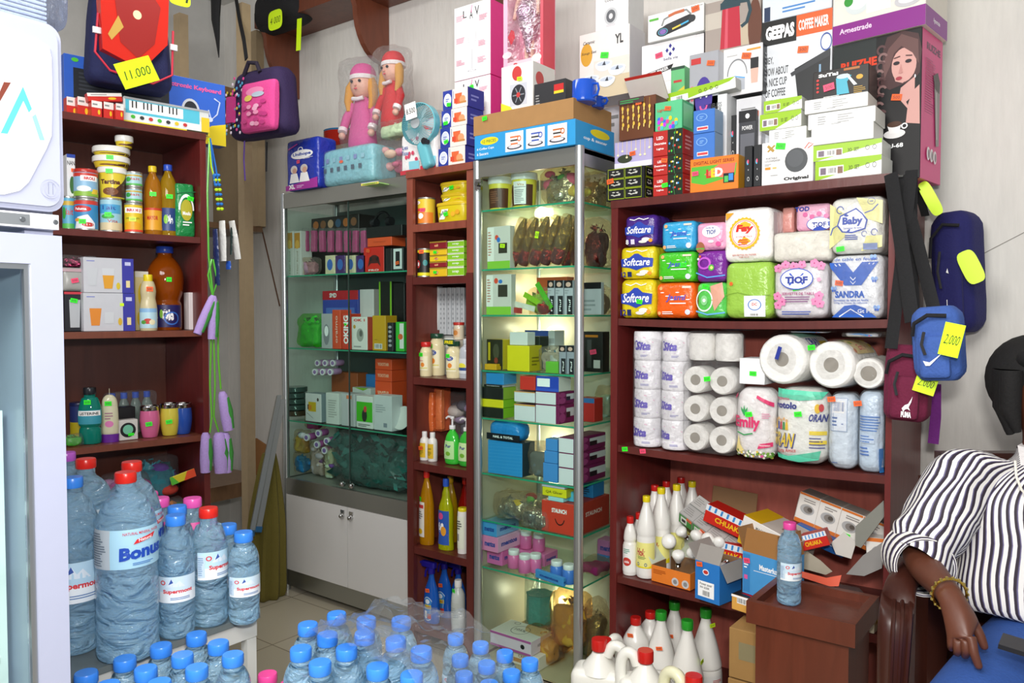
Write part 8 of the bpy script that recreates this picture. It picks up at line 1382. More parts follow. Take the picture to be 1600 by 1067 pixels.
t = lb(268,386,yl+.09,BIG,'#a8500c','#2448b0',.036,'very large amber oil bottle with a blue cap and wide navy label',Z2,(.01,.085),'#241f5c',lambda c: (c.text('Ole',.58,.55,.5,WH,ww=.3,bold=.05),c.ell(.68,.4,.2,.3,K('#3a70c8'),inner=.8),c.ell(.42,.6,.04,.2,K('#8ac840')),c.lines(.1,.2,.35,.8,4,K('#b8b8d8'))),st=[(285,.17,GREEN)]); t.scale.x = t.scale.y = .82
bx(FL,295,318,457,Z2,yl+.05,.05,'#e8e0e0','milk_carton','small white and crimson carton at the right end of the second level',deco=lambda F_: (F_.f.rect(.3,.3,1,1,K('#d8284c')),F_.f.lines(.4,.4,.9,.9,5,WH)))
for i,pt in enumerate((455,423,389)): bx(FL,291,313,pt,[Z2][0] if i == 0 else o_top[0],yl+.16,.04,'#3a8ac8','wafer_pack',('lowest','middle','top')[i]+' pale blue and white packet stacked behind the amber bottle',deco=lambda F_: (F_.f.poly([(0,.2),(1,.6),(1,.9),(0,.5)],WH)),group='pale blue packets')
lb(141,605,yl+.03,rprof([(.026,0),(.034,.006),(.034,.045),(.03,.055),(.036,.065),(.036,.11),(.026,.145),(.018,.15),(.018,.16)],3),'#1a9a88','#20242a',.02,'teal mouthwash bottle with a dark cap',Z3,(.065,.11),'#3a9ab0',lambda c: (c.rect(.05,.6,.95,.95,WH),c.text('LISTERINE',.5,.76,.2,BK,ww=.7,bold=.03)),name='mouthwash_bottle',kind='liquid',st=[(262,.135,GREEN)],flat=.7)
lb(172,617,yl+.03,rprof([(.022,0),(.025,.006),(.028,.07),(.025,.13),(.018,.15),(.008,.158)],3),'#d8d4b4','#d8d4b4',.001,'cream lotion bottle standing on its purple cap',Z3,(.03,.12),'#d8d4b4',lambda c: (c.ell(.5,.35,.2,.12,K('#e080b8')),c.lines(.3,.5,.7,.8,3,K('#a87a8a'))),name='lotion_bottle',kind='gloss',H=.158,st=[(265,.13,GREEN)],flat=.7)
t = [o for o in COL.objects if o.name.startswith('lotion_bottle')][-1]
for n_,c in ((0,0),):
    tt = max([o for o in COL.objects if o.name.startswith('lotion_bottle') and o.parent is None],key=lambda o: o.name); mb = MB(); mb.lathe([(.0285,-.0005),(.029,.026),(.0262,.027)],M('#6a2a98','plastic'),20,T=Matrix.Diagonal((1,.72,1,1))); mb.obj('purple_cap',tt)
bx(FL,184,216,656,Z3,yl+.02,.04,'#d8d4d0','speaker_box','white box with a round black and mint disc',deco=lambda F_: (F_.f.disc(.5,.5,.026,BK),F_.f.disc(.5,.52,.017,K('#7ac8a8')),F_.f.rect(.5,.2,.8,.34,K(GREEN))))
bx(FL,183,212,636,Z3,yl+.10,.05,'#1b1b1d','gadget_box','black box behind the mint disc box')
t = thing('bottle_pack','clear film pack of little blue-capped bottles','bottles',FL.w(at(FL,203,640,yl+.20),yl+.17,Z3+.001),FL.a)
for i in range(4):
    mb = MB(); mb.lathe(rprof([(.018,0),(.02,.01),(.02,.09),(.011,.12),(.01,.125)],3),M('#9ab0a8','liquid'),16,((i-1.5)*.041,.03,0)); bo = mb.obj('bottle',t); mb = MB(); mb.lathe([(.012,.124),(.012,.145),(.0001,.146)],M('#2a58c8','plastic'),16,((i-1.5)*.041,.03,0)); mb.obj('cap',bo)
mb = MB(); mb.blob(.18,.06,.15,M('#ffffff','film'),14,.5,0,.006,6); mb.obj('plastic_wrap',t); t.scale = (1,1,1.05)
tin('cream_jar','dark blue-lidded yellow jar at the back by the mouthwash','jar',FL.w(at(FL,127,620,yl+.14),yl+.15,Z3+.001),FL.a,.035,.13,lambda F: F.rect(0,0,1,.5,K('#b8a820')),'#26346c',lid='#1c2450')
bag('sponge_pack','green and black small pack at the left end beside the mouthwash','pack',FL.w(at(FL,114,690,yl+.02),yl+.0,Z3+.001),FL.a,.06,.05,.04,None,seed=104,base=('#48a838','pack'))
def tumbler(px,pt,col,lab,st=0):
    y = yl+.045; x = at(FL,px,pt+25,y); h = FL.hit(px,pt,y)[1]-Z3; t = thing('tumbler',lab,'tumbler',FL.w(x,y,Z3+.001),FL.a-.4,'steel-rimmed tumblers'); r = .034; mb = MB(); mb.lathe(rprof([(.022,0),(.026,.004),(.032,h*.3),(.034,h*.55),(.031,h*.85)],3),M(col,'gloss'),32); mb.obj('cup',t)
    mb = MB(); mb.lathe([(.031,h*.85),(.0315,h*.95),(.033,h*.97),(.032,h),(.028,h),(.026,h*.96),(.0001,h*.96)],M('#b8b8b8','chrome'),32); mb.obj('steel_rim',t)
    if st: sticker(t,.0,h*.45,GREEN,y=-.034)
tumbler(234,634,'#d86a98','pink tumbler with a steel rim',1); tumbler(265,630,'#d8c848','yellow tumbler with a steel rim',1); tumbler(297,629,'#2a50a8','blue tumbler with a steel rim')
for i,(px,w,h,zz,dy,c,bits,lab) in enumerate(((200,.16,.14,.09,.06,'#c870b0',['#e890c8','#d8a0d0','#b85aa0'],'pink and lilac crumpled toy bag'),(246,.2,.16,.1,.17,'#3a98a8',['#7a4ac0','#e04a8c','#3ab8b0','#d84a3a'],'purple and turquoise toy bag'),(205,.16,.09,.0,.0,'#d84a98',['#e870b0','#f0a0c8'],'hot pink toy bag in front'),(262,.13,.12,.0,.03,'#a86a30',['#e84030','#3a9a48','#e8c030','#28406a'],'bag of mixed red, green and black toys'),(288,.09,.1,.0,.0,'#8ac030',['#3ab8a8','#e86a3a','#a8d840'],'lime and turquoise toy bag at the right end'))):
    bag('toy_bag',lab+' on the lowest rack level','bag',FL.w(at(FL,px,740,yl+dy),yl+dy-.02,Z4+zz+.001),FL.a,w,.10,h,lumps(bits,w,.1,h,10,i),seed=110+i,base=(c,'pack'))
x,z = FL.hit(287,742,0); carton('toy_box_card','yellow-green and orange header card on the toys','card',FL.w(x,-.005,z-.02),FL.a,.09,.003,.03,'#d8c828',lambda F_: (F_.f.poly([(.5,0),(1,0),(1,1),(.7,1)],K('#e8502c')),F_.f.poly([(0,0),(.3,0),(.1,1),(0,1)],K('#58b838'))),ry=-.25)
def rq(px,py,y=-.03): x,z = FL.hit(px,py,y); return FL.w(x,y,z)
def rope(lab,pxs,col,hand=(),y=-.03):
    t = thing('skipping_rope',lab,'skipping rope',rq(*pxs[0][0],y)); inv = -t.location
    for s_ in pxs: mb = MB(); mb.tube([rq(a,b,y)+inv for a,b in s_],.0035,M(col,'plastic'),6); mb.obj('cord',t)
    for (a,b),(c,e),r in hand:
        P,Q = rq(a,b,y-.02)+inv,rq(c,e,y-.02)+inv; L_ = Q-P; mb = MB(); mb.tube([P+L_*k_ for k_ in (0,.08,.4,.7,1)],[r*.5,r*.8,r,r*1.05,r*.9],M('#b498d8','cloth'),14); h_ = mb.obj('foam_grip',t); mb = MB(); mb.tube([P+L_*k_+Vector((.007,.009,0)) for k_ in (.15,.5,.95)],[r*.5,r*.8,r*.55],M('#3a8a38','cloth'),10); mb.obj('green_side',h_)
rope('green skipping rope with lilac grips hung from the rack edge, upper one',[[(327,222),(324,300),(326,400),(333,462)],[(331,405),(325,430),(332,462),(340,440),(333,405)]],'#5ab838',[((333,462),(308,522),.016),((334,462),(331,530),.016)])
rope('long green skipping rope set whose lilac grips hang near the floor end',[[(330,530),(328,600),(331,650),(328,676)],[(340,470),(341,560),(345,608)],[(334,530),(336,600),(334,650),(342,676)]],'#6ab838',[((347,612),(357,672),.02),((321,676),(321,738),.019),((342,676),(346,738),.026),((352,676),(354,738),.02)])
t = thing('lanyard','blue and neon yellow braided lanyards with white and navy tags hanging on the rack edge','lanyard',rq(330,215)); inv = -t.location
for a,b in ((328,340),(333,350)):
    mb = MB(); mb.tube([rq(328,216)+inv,rq(a+4,262)+inv,rq(a+8,290)+inv],.006,M('#2a78d0','cloth'),6,.4); mb.obj('blue_strap',t)
    for k_ in range(8): c = rq(a+8+(k_*.8),274+k_*7.5)+inv; mb = MB(); mb.ball(c,.008,M('#c8f020' if k_ % 2 else '#2a78d0','cloth'),1.1,1,.8,seg=8); mb.obj('braid_knot',t)
mb = MB(); mb.tube([rq(326,216)+inv,rq(330,260)+inv,rq(334,275)+inv],.005,M('#c8f020','cloth'),6,.4); mb.obj('yellow_strap',t)
for a,b,c,e,r,col in ((347,345,349,408,.022,'#dcdcd8'),(362,345,372,405,.022,'#dcdcd8'),(336,358,340,446,.018,'#1c2a5c'),(362,352,361,398,.008,'#2a3a38'),(357,408,357,421,.016,'#2a58b8')): mb = MB(); mb.tube([rq(a,b)+inv,rq((a+c)/2,(b+e)/2)+inv,rq(c,e)+inv],[r*.8,r,r*.85],M(col,'pack'),10,.35); mb.obj('hanging_tag',t)
t = thing('stepladder','folded pale aluminium ladder leaning beside the wide showcase','ladder',(0,0,0)); A0,A1 = q(FB,392,838,2.16),q(FB,436,618,2.41); B0,B1 = q(FB,403,832,2.16),q(FB,442,625,2.41); A0.z = max(A0.z,.02); B0.z = max(B0.z,.02)
for n_,(a,b) in enumerate(((A0,A1),(B0,B1))): mb = MB(); mb.tube([a-t.location,b-t.location],.021,M('#aab0b0','metal'),4,.5); mb.obj('rail',t); mb = MB(); mb.tube([a,a+(b-a)*.04],.026,M('#2a5a80','plastic'),4,.6); mb.obj('foot',t)
t = thing('woven_sack','slumped olive-yellow woven sack standing beside the showcase post','sack',(q(FB,416,900,2.34).x,2.33,0)); mb = MB(); mb.lathe(rprof([(.07,.0),(.095,.03),(.09,.2),(.08,.4),(.05,.62),(.03,.72)],4),M('#6a6022','cloth'),40,lobes=9,la=.13); mb.obj('sack_body',t); t.rotation_euler = (0,.07,0)
mb = MB(); mb.box(-.09,.09,0,.01,0,.2,M('#9a6a3a','matt')); tag(mb.obj('cardboard_box',None,(q(FB,404,740,2.66).x,2.66,q(FB,404,745,2.66).z),0,0,.3),'torn brown cardboard piece behind the ladder','cardboard')
# ============================================================ drinks fridge at the left edge
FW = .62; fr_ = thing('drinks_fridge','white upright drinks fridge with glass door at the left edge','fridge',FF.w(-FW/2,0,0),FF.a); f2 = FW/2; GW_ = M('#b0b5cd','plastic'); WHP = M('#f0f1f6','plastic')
mb = MB(); mb.box(-f2,f2,.06,.58,.03,1.80,GW_); mb.obj('cabinet_body',fr_) if False else None
mb = MB()
for a in ((-f2,f2,.54,.58,.05,1.8),(-f2,-f2+.04,.03,.54,.05,1.8),(f2-.04,f2,.03,.54,.05,1.8),(-f2+.04,f2-.04,.03,.54,.05,.12),(-f2+.04,f2-.04,.03,.54,1.53,1.8)): mb.box(*a,GW_)
mb.obj('cabinet_body',fr_)
def hh(px,py,y=0): x,z = FF.hit(px,py,y); return x+f2,z
def rrect(x0,x1,z0,z1,r,n=6):
    P = []
    for cx,cz,a0 in ((x1-r,z0+r,-90),(x1-r,z1-r,0),(x0+r,z1-r,90),(x0+r,z0+r,180)): P += [(cx+r*math.cos(math.radians(a0+90*i/n)),cz+r*math.sin(math.radians(a0+90*i/n))) for i in range(n+1)]
    return P
mb = MB(); mb.prism(rrect(-f2,f2+.004,1.553,1.832,.022),-.0,.03,GW_); mb.prism(rrect(-f2+.006,f2-.003,1.56,1.825,.02),-.006,.0,GW_)
pts = [hh(a,b,-.007) for a,b in ((62,66),(76,74),(80,92),(81,150),(80,212),(72,232),(44,285),(30,298),(5,304))]; pts = [(-f2+.03,pts[-1][1])]+[(-f2+.03,1.80)]+[(pts[0][0],1.80)]+[p for p in pts if p[1] < 1.80]; mb.prism(pts,-.0085,-.006,M('#f6f7fa','gloss'))
cv = plane_cv(mb,(0,-.0085,0),(1,0,0),(0,0,1),(0,-1,0)); A_ = [hh(a,b,-.009) for a,b in ((36,135),(41,148),(12,209),(1,208))]; B_ = [hh(a,b,-.009) for a,b in ((36,135),(50,170),(45,176),(34,152))]; C_ = [hh(a,b,-.009) for a,b in ((50,182),(56,178),(70,219),(62,219))]; D_ = [hh(a,b,-.009) for a,b in ((6,128),(17,129),(-8,172),(-12,170))]
for P_,c in ((A_,'#58d0e8'),(B_,'#58d0e8'),(C_,'#8adcf0'),(D_,'#7a3a2c')): cv.poly(P_,K(c))
c_ = hh(79,295,-.009); cv.ell(c_[0],c_[1],.0145,.0145,K('#a8acc0'),inner=.9); cv.ell(c_[0],c_[1],.009,.012,K('#a8acc0'),inner=.85)
for dx in (-.003,.003): cv.line([(c_[0]+dx,c_[1]-.008),(c_[0]+dx,c_[1]+.008)],.0012,K('#8a8ea4'))
mb.obj('lit_header',fr_)
mb = MB(); mb.box(f2-.2,f2-.004,.0,.02,1.527,1.549,WHP); mb.box(f2-.12,f2-.045,-.003,.0,1.530,1.546,M('#b8bcc0','metal')); [mb.lathe([(.004,0),(.003,.002),(.0001,.002)],M('#888c90','metal'),10,T=Matrix.Translation((f2-.1+.045*i,-.004,1.538)) @ Matrix.Rotation(PI/2,4,'X')) for i in range(3)]; mb.obj('hinge',fr_)
mb = MB(); zt_ = 1.518; wf = .044
for a in ((-f2+.002,f2-.0,zt_-wf,zt_),(-f2+.002,-f2+wf,.1,zt_-wf),(f2-wf,f2,.1,zt_-wf),(-f2+.002,f2,.05,.1)): mb.box(a[0],a[1],-.0,.03,a[2],a[3],GW_)
for a in ((f2-wf-.008,f2-wf,.1,zt_-wf),(-f2+wf,f2-wf-.008,zt_-wf-.008,zt_-wf)): mb.box(a[0],a[1],.004,.012,a[2],a[3],M('#a8acb0','metal'))
dr = mb.obj('door',fr_); mb = MB(); mb.box(-f2+wf,f2-wf-.008,.014,.018,.1,zt_-wf-.008,GLASS); mb.obj('glass_pane',dr)
mb = MB(); x_ = hh(20,700,.1)[0]
mb.box(f2-.062,f2-.05,.10,.115,.15,1.25,WHP)
for i in range(9): z_ = 1.2-.1*i; mb.box(f2-.09,f2-.062,.10,.115,z_-.02,z_,WHP)
mb.obj('shelf_rail',fr_)
for z_ in (1.2,1.03,.88,.6):
    mb = MB()
    for k_ in range(24): mb.tube([(-f2+.06+k_*.021,.06,z_),(-f2+.06+k_*.021,.5,z_)],.0015,WHP,4)
    mb.tube([(-f2+.05,.06,z_),(f2-.075,.06,z_)],.004,WHP,6); mb.tube([(-f2+.05,.5,z_),(f2-.075,.5,z_)],.004,WHP,6); mb.obj('wire_shelf',fr_)
for i,(z_,c,lab) in enumerate(((1.206,'#3a3a40','dark wrapped goods on the top wire shelf inside the fridge'),(1.036,'#b8b8bc','pale wrapped goods on the middle wire shelf inside the fridge'),(.886,'#a89a1c','green-yellow wrapped goods on the low wire shelf inside the fridge'))):
    p_ = FF.w(-.16,.09,z_); bag('chilled_goods',lab,'bag',p_,FF.a,.13,.12,.10,None,seed=120+i,base=(c,'pack'))
t = thing('foam_plate_stack','wrapped stacks of white foam plates lying on the fridge','plates',FF.w(-.19,.02,1.835),FF.a)
for k_,x_ in enumerate((-.115,.105)):
    for i in range(18): mb = MB(); mb.blob(.2,.18,.0065,M('#eef0f0','plastic'),6,.9,0,0,c=(x_,.05,.0045+i*.007)); mb.obj('plate',t)
mb = MB(); mb.blob(.45,.26,.145,M('#dfe8ff','film'),14,.4,0,.004,5); mb.obj('plastic_wrap',t)
# ============================================================ glass-topped counter with water bottles
TBZ = .77; gt = thing('glass_counter','low counter with grey glass top and white metal frame carrying the big water bottles','counter',(-1.85,.55,0))
mb = MB(); mb.box(-.45,.43,.01,.435,TBZ-.012,TBZ,M('#6c7474','gloss')); mb.obj('glass_top',gt)
mb = MB(); WM = M('#cfcfca','plastic')
for a in ((-.45,.425,.01,.03),(-.45,.425,.41,.43)): mb.box(*a,TBZ-.05,TBZ-.013,WM)
mb.box(.405,.425,.03,.41,TBZ-.05,TBZ-.013,WM); mb.obj('frame',gt)
for a,b in ((.405,.01),(.405,.405),(-.45,.01),(-.45,.405)): mb = MB(); mb.box(a,a+.022,b,b+.022,0,TBZ-.051,WM); mb.obj('leg',gt)
mb = MB(); mb.box(-.42,.402,.035,.4,.36,.366,GLASS); mb.obj('glass_shelf',gt)
WAT = M('#bde6ff','water')
def ribs(H,R,neck,n,lo,hi,amp=.03,sh=.7):
    P = [(R*.75,.0),(R*.95,.006),(R,.016)]; k = 0; z = .02
    while z < H*sh: P.append((R*(1-(amp if k % 2 and (lo*H > z or z > hi*H) else 0)),z)); z += H*sh/n; k += 1
    P += [(R*.985,H*sh),(R*.9,H*(sh+.07)),(R*.68,H*(sh+.15)),(neck*1.15,H-.035),(neck,H-.028),(neck,H-.018)]; return rprof(P,2)
def supm(c): c.rect(0,0,1,.42,K('#eef4f8')); c.poly([(.3,.62),(.42,.92),(.5,.72),(.58,.84),(.7,.6)],K('#dfeaf4')); c.poly([(.36,.7),(.42,.92),(.46,.78)],K('#3a5aa8')); c.text('Supermont',.55,.42,.2,K('#d83a40'),ww=.62,bold=.04); c.ell(.24,.78,.06,.09,K('#d83a40'),inner=.6); c.lines(.4,.1,.8,.22,2,K('#6a8ab8'),2); c.rect(.01,.1,.16,.9,K('#c8dcec')); c.lines(.02,.15,.14,.85,9,K('#8aa8c8'),4)
def bonus(c): c.rect(0,.0,.3,1,K('#b8c4cc')); c.lines(.02,.06,.26,.94,14,K('#6a7a88'),4); c.text('NATURAL MINERAL WATER',.68,.9,.07,K('#c83a50'),ww=.46); c.text('Bonus',.68,.42,.34,K('#1a48b0'),ww=.54,bold=.05,sh=.1,rot=4); c.poly([(.56,.62),(.8,.72),(.84,.84),(.6,.74)],K('#d82a30')); c.text('Natural',.7,.73,.08,WH,ww=.16,rot=6); c.lines(.55,.08,.85,.16,2,K('#3a70b8'),3)
BT_ = {}
def wb(kind,col,loc,lab,rz=0,group=None,sc=1,cat='bottle'):
    key = (kind,col)
    H,R,nk,n,lab_ = {'bonus': (.34,.053,.0165,15,(.175,.245,190,350,'#a8d4ea')),'tall': (.325,.046,.016,21,(.10,.175,195,345,'#b8d8ec')),'mid': (.237,.034,.0165,14,(.075,.125,195,345,'#cfe4f2')),'fat': (.237,.0355,.0165,14,(.10,.155,195,345,'#bfe0f0')),'small': (.185,.0305,.0165,9,(.06,.10,195,345,'#cfe4f2')),'pink': (.237,.034,.0165,14,(.10,.19,195,345,'#d84a98'))}[kind]
    if key not in BT_:
        t = bottle('water_bottle',lab,cat,loc,rz,ribs(H,R,nk,n,lab_[0]/H*.98,lab_[1]/H*1.02),WAT,(nk+.002,H-.019,.019,col),bonus if kind == 'bonus' else supm if kind != 'pink' else None,group,lab=lab_,seg=32); BT_[key] = t
    else: t = dup(BT_[key],loc,rz,lab,group)
    if group is None and 'group' in t: del t['group']
    t.scale = (sc,)*3; return t,H
HH = {'bonus': .34,'tall': .325,'mid': .237,'fat': .237,'small': .185,'pink': .237}
BLC,REDC,PKC = '#3a86e8','#d82418','#e85ab4'
TP = []
for kind,px,py,col,lab,r_ in (('tall',113,741,BLC,'tall water bottle with a blue cap half hidden by the fridge edge',35),('bonus',196,733,REDC,'large water bottle with a red cap and puffy blue label letters',28),('bonus',163,723,REDC,'large red-capped water bottle directly behind the puffy-lettered one',60),('bonus',134,712,REDC,'hindmost large red-capped water bottle at the left',90),('tall',104,702,'#b85ac8','purple-capped water bottle at the far left back',0),
    ('mid',272,800,BLC,'blue-capped water bottle with pink showing through it',20),('fat',315,791,REDC,'medium water bottle with a red cap at the counter end',60),('small',364,827,BLC,'small water bottle with a blue cap at the counter corner',32),('small',342,821,BLC,'small blue-capped bottle mostly hidden behind the red-capped medium one',10),('mid',245,792,BLC,'blue-capped bottle between the large red-capped one and the pink caps',15),('pink',284,782,PKC,'foremost of the pink-capped bottles',0),('pink',259,773,PKC,'second of the pink-capped bottles from the front',0),('pink',236,766,PKC,'third of the pink-capped bottles from the front',0),('pink',217,757,PKC,'hindmost of the pink-capped bottles',0)):
    x,y = FB.hz(px,py+5,TBZ+HH[kind]); y = min(y,.94); rk_ = {'bonus': .0535,'tall': .047,'fat': .036,'small': .031}.get(kind,.0345)
    for _ in range(20):
        for a,b,r in TP:
            d = math.hypot(x-a,y-b)
            if d < r+rk_: x += (x-a)/d*(r+rk_-d+.001); y += (y-b)/d*(r+rk_-d+.001)
    TP.append((x,y,rk_)); wb(kind,col,(x,y,TBZ+.001),lab,math.radians(r_+37),None)
def packset(name,caps,ztop,col,labf,kind='small',grp='',baselab='',name2='drinks_carton'):
    P = []; H = HH[kind]
    for i,(px,py) in enumerate(caps):
        x,y = FB.hz(px,py,ztop)
        for _ in range(30):
            for a,b in P:
                d = math.hypot(x-a,y-b)
                if d < .0665: x += (x-a)/max(d,.001)*(.0668-d); y += (y-b)/max(d,.001)*(.0668-d)
        P.append((x,y)); wb(kind,col,(x,y,ztop-H),labf(i),math.radians(37+i*23),grp)
    x0,x1,y0,y1 = min(p[0] for p in P)-.036,max(p[0] for p in P)+.036,min(p[1] for p in P)-.036,max(p[1] for p in P)+.036
    h = (ztop-H-.002)/2
    for k_,w_ in enumerate(('lower','upper')): carton(name2,w_+' brown carton under '+baselab,'box',((x0+x1)/2,y0,k_*h+.0005*(k_+1)),0,x1-x0,y1-y0,h-.001,'#9a7648',kind='matt')
    return (x0,x1,y0,y1)
o_ = ['first','second','third','fourth','fifth','sixth','seventh','eighth','ninth','tenth','eleventh','twelfth']
L1 = [(307,990),(253,1007),(200,1026),(143,1047),(341,1003),(285,1022),(230,1042),(178,1064),(362,1020),(307,1040),(250,1062)]
L2 = [(526,958),(482,974),(562,964),(606,966),(511,990),(558,976),(592,992),(546,1007),(640,1006),(470,1012),(500,1034),(590,1040),(632,1050)]
L3 = [(712,992),(751,1005),(789,1018),(828,1031),(719,1025),(756,1034),(795,1046),(725,1052),(766,1064)]
G1 = 'blue-capped bottles of the left pack'; G2 = 'blue-capped bottles of the middle pack'; G3 = 'blue-capped bottles of the right pack'
packset('a',L1,.80,BLC,lambda i: 'blue-capped water bottle in the wrapped pack in front of the counter',grp=G1,baselab='the left water pack')
bb = packset('b',L2,.82,BLC,lambda i: 'blue-capped water bottle in the pack in the bottom middle',grp=G2,baselab='the middle water pack')
b3 = packset('c',L3,.66,BLC,lambda i: 'blue-capped water bottle in the pack in front of the lit showcase',grp=G3,baselab='the right water pack')
packset('d',[(418,1052),(451,1066)],.70,'#e84a98',lambda i: ('left','right')[i]+' pink-capped water bottle at the bottom edge',grp='pink-capped bottles at the bottom edge',baselab='the pink-capped bottles')
t = thing('plastic_film','loose crinkled clear wrap draped over the middle water pack','plastic wrap',((bb[0]+bb[1])/2+.05,bb[3]-.12,.83)); mb = MB(); n = 26; vs = []
for i in range(n+1):
    for j in range(n+1):
        u,v = i/n-.5,j/n-.5; e = 1-(2*u)**4; vs.append((u*.34,v*.2,.02+.03*noise.noise(Vector((u*7,v*6,3)))*e-.22*max(0,abs(u)-.36)**1*2+.012*noise.noise(Vector((u*19,v*17,1)))))
mb.add(vs,[(i*(n+1)+j,(i+1)*(n+1)+j,(i+1)*(n+1)+j+1,i*(n+1)+j+1) for i in range(n) for j in range(n)],M('#f4faff','film'),True); mb.obj('film_sheet',t)
# ============================================================ side table and small bottle
st = thing('side_table','dark brown wooden pedestal box with a tray-like rimmed top','side table',(-.668,2.10,0)); DW = M('#643020','wood')
x0,y0 = FB.hz(1166,938,.62); x1,_ = FB.hz(1332,982,.62); w_ = x1-x0; d_ = .255
st.location = ((x0+x1)/2,y0,0); a = w_/2
mb = MB(); mb.box(-a+.02,a-.02,.02,d_-.02,0,.555,DW); mb.obj('pedestal',st)
mb = MB(); mb.box(-a+.02,a-.02,.02,d_-.02,.556,.598,DW); mb.obj('tray_board',st)
for q4 in ((-a,a,0,.02),(-a,a,d_-.02,d_),(-a,-a+.02,.0205,d_-.0205),(a-.02,a,.0205,d_-.0205)): mb = MB(); mb.box(*q4,.56,.62,DW); mb.obj('rim',st)
x,y = FB.hz(1234,816,.60+.225); t,_ = wb('mid','#e04a9c',(x-.0,y,.6),'small water bottle with a pink cap standing on the brown pedestal',math.radians(50),None,.95)
# ============================================================ bags hung on the bookcase side
def swoosh(cv): cv.poly([(.2,.42),(.28,.3),(.42,.3),(.9,.62),(.42,.38),(.3,.4)],WH)
def hangbag(name,lab,px0,px1,pt,pb,y,d,col,deco,rz=0,ry=0,strap_=None):
    x0,z0 = FB.hit(px0,pb,y); x1,z1_ = FB.hit(px1,pt,y); w,h = x1-x0,z1_-z0; t = thing(name,lab,'bag',((x0+x1)/2,y,z0),math.radians(rz),None,0,math.radians(ry)); mb = MB(); mb.blob(w,d,h,M(col,'cloth'),12,.8,.008,.002,px0); mb.obj('body',t)
    mb = MB(); mb.blob(w*.62,.02,h*.55,M(col,'cloth'),10,.9,.004,.001,3,c=(w*.06,-.022,h*.05)); cv = plane_cv(mb,(-w*.25,-.030,h*.05),(w*.62,0,0),(0,0,h*.55),(0,-1,0)); deco(cv); mb.obj('front_pocket',t)
    mb = MB(); mb.tube([(-.38*w,-.012,h*.62),(-.3*w,-.022,h*.78),(0,-.026,h*.88),(.36*w,-.016,h*.86)],.005,M('#15151a','cloth'),6); mb.obj('zip',t)
    mb = MB(); mb.tube([(-.06*w,-.034,h*.66),(-.1*w,-.042,h*.5),(-.04*w,-.04,h*.36)],.004,M('#2a2a2e','cloth'),6); mb.obj('zip_cord',t); inv = Matrix.Rotation(-t.rotation_euler.z,3,'Z')
    for s_,r in strap_ or (): mb = MB(); mb.tube([inv @ (q(FB,a,b,yy)-t.location) for a,b,yy in s_],r,M('#121215','cloth'),8,.12); mb.obj('strap',t)
    return t
hangbag('shoulder_bag','maroon shoulder bag with a leaping cat logo hanging before the bookcase',1374,1448,540,656,2.26,.07,'#6a1438',lambda c: (c.text('PUMA',.66,.12,.14,WH,ww=.36,bold=.06),c.poly([(.5,.26),(.6,.34),(.72,.38),(.82,.5),(.86,.56),(.82,.42),(.74,.3),(.8,.22),(.7,.26),(.62,.24),(.56,.18)],WH)),-6,2,[([(1388,545,2.25),(1400,400,2.3),(1410,268,2.34)],.016),([(1428,540,2.30),(1416,400,2.34),(1412,268,2.36)],.012)])
hangbag('shoulder_bag','blue-grey shoulder bag with a white swoosh overlapping the maroon one',1422,1503,478,594,2.15,.08,'#3c5ea8',swoosh,-10,-4,[([(1432,500,2.19),(1424,380,2.25),(1415,262,2.33)],.018),([(1468,486,2.22),(1450,380,2.28),(1428,268,2.36)],.016)])
t = hangbag('backpack','navy backpack hanging edge-on against the wall beside the bookcase',1450,1524,325,520,2.67,.15,'#1c1c5c',lambda c: (c.text('Quick',.7,.1,.05,WH,ww=.22),c.line([(.5,.2),(.5,.4)],.002,WH),c.poly([(.5,.8),(.56,.86),(.6,.78)],WH)),-14,-3,[([(1456,335,2.66),(1448,300,2.62),(1441,290,2.55)],.012)])
card('neon yellow price card reading 2,000 on the blue-grey bag',FB,1487,531,2.092,.044,.078,'2,000',ry=12,rz=-8); card('neon yellow price card peeping out between the maroon and blue-grey bags',FB,1447,598,2.20,.05,.055,'2.000',ry=16)
card('rounded neon price card curling off the navy backpack',FB,1517,417,2.60,.05,.10,'',True,ry=-24); card('folded neon yellow price tag at the top of the navy backpack',FB,1454,310,2.585,.034,.11,'',True,ry=-26)
strap('strap','flat purple strap dangling below the bags against the bookcase side',[q(FB,1462,600,2.5),q(FB,1462,650,2.5),q(FB,1458,693,2.5)],.014,'#7a2a88',.15)
mb = MB(); mb.tube([(-.482,2.36,1.775),(-.46,2.36,1.775)],.003,M('#888888','metal'),6); tag(mb.obj('nail',None),'steel nail in the bookcase side holding the bag straps','nail')
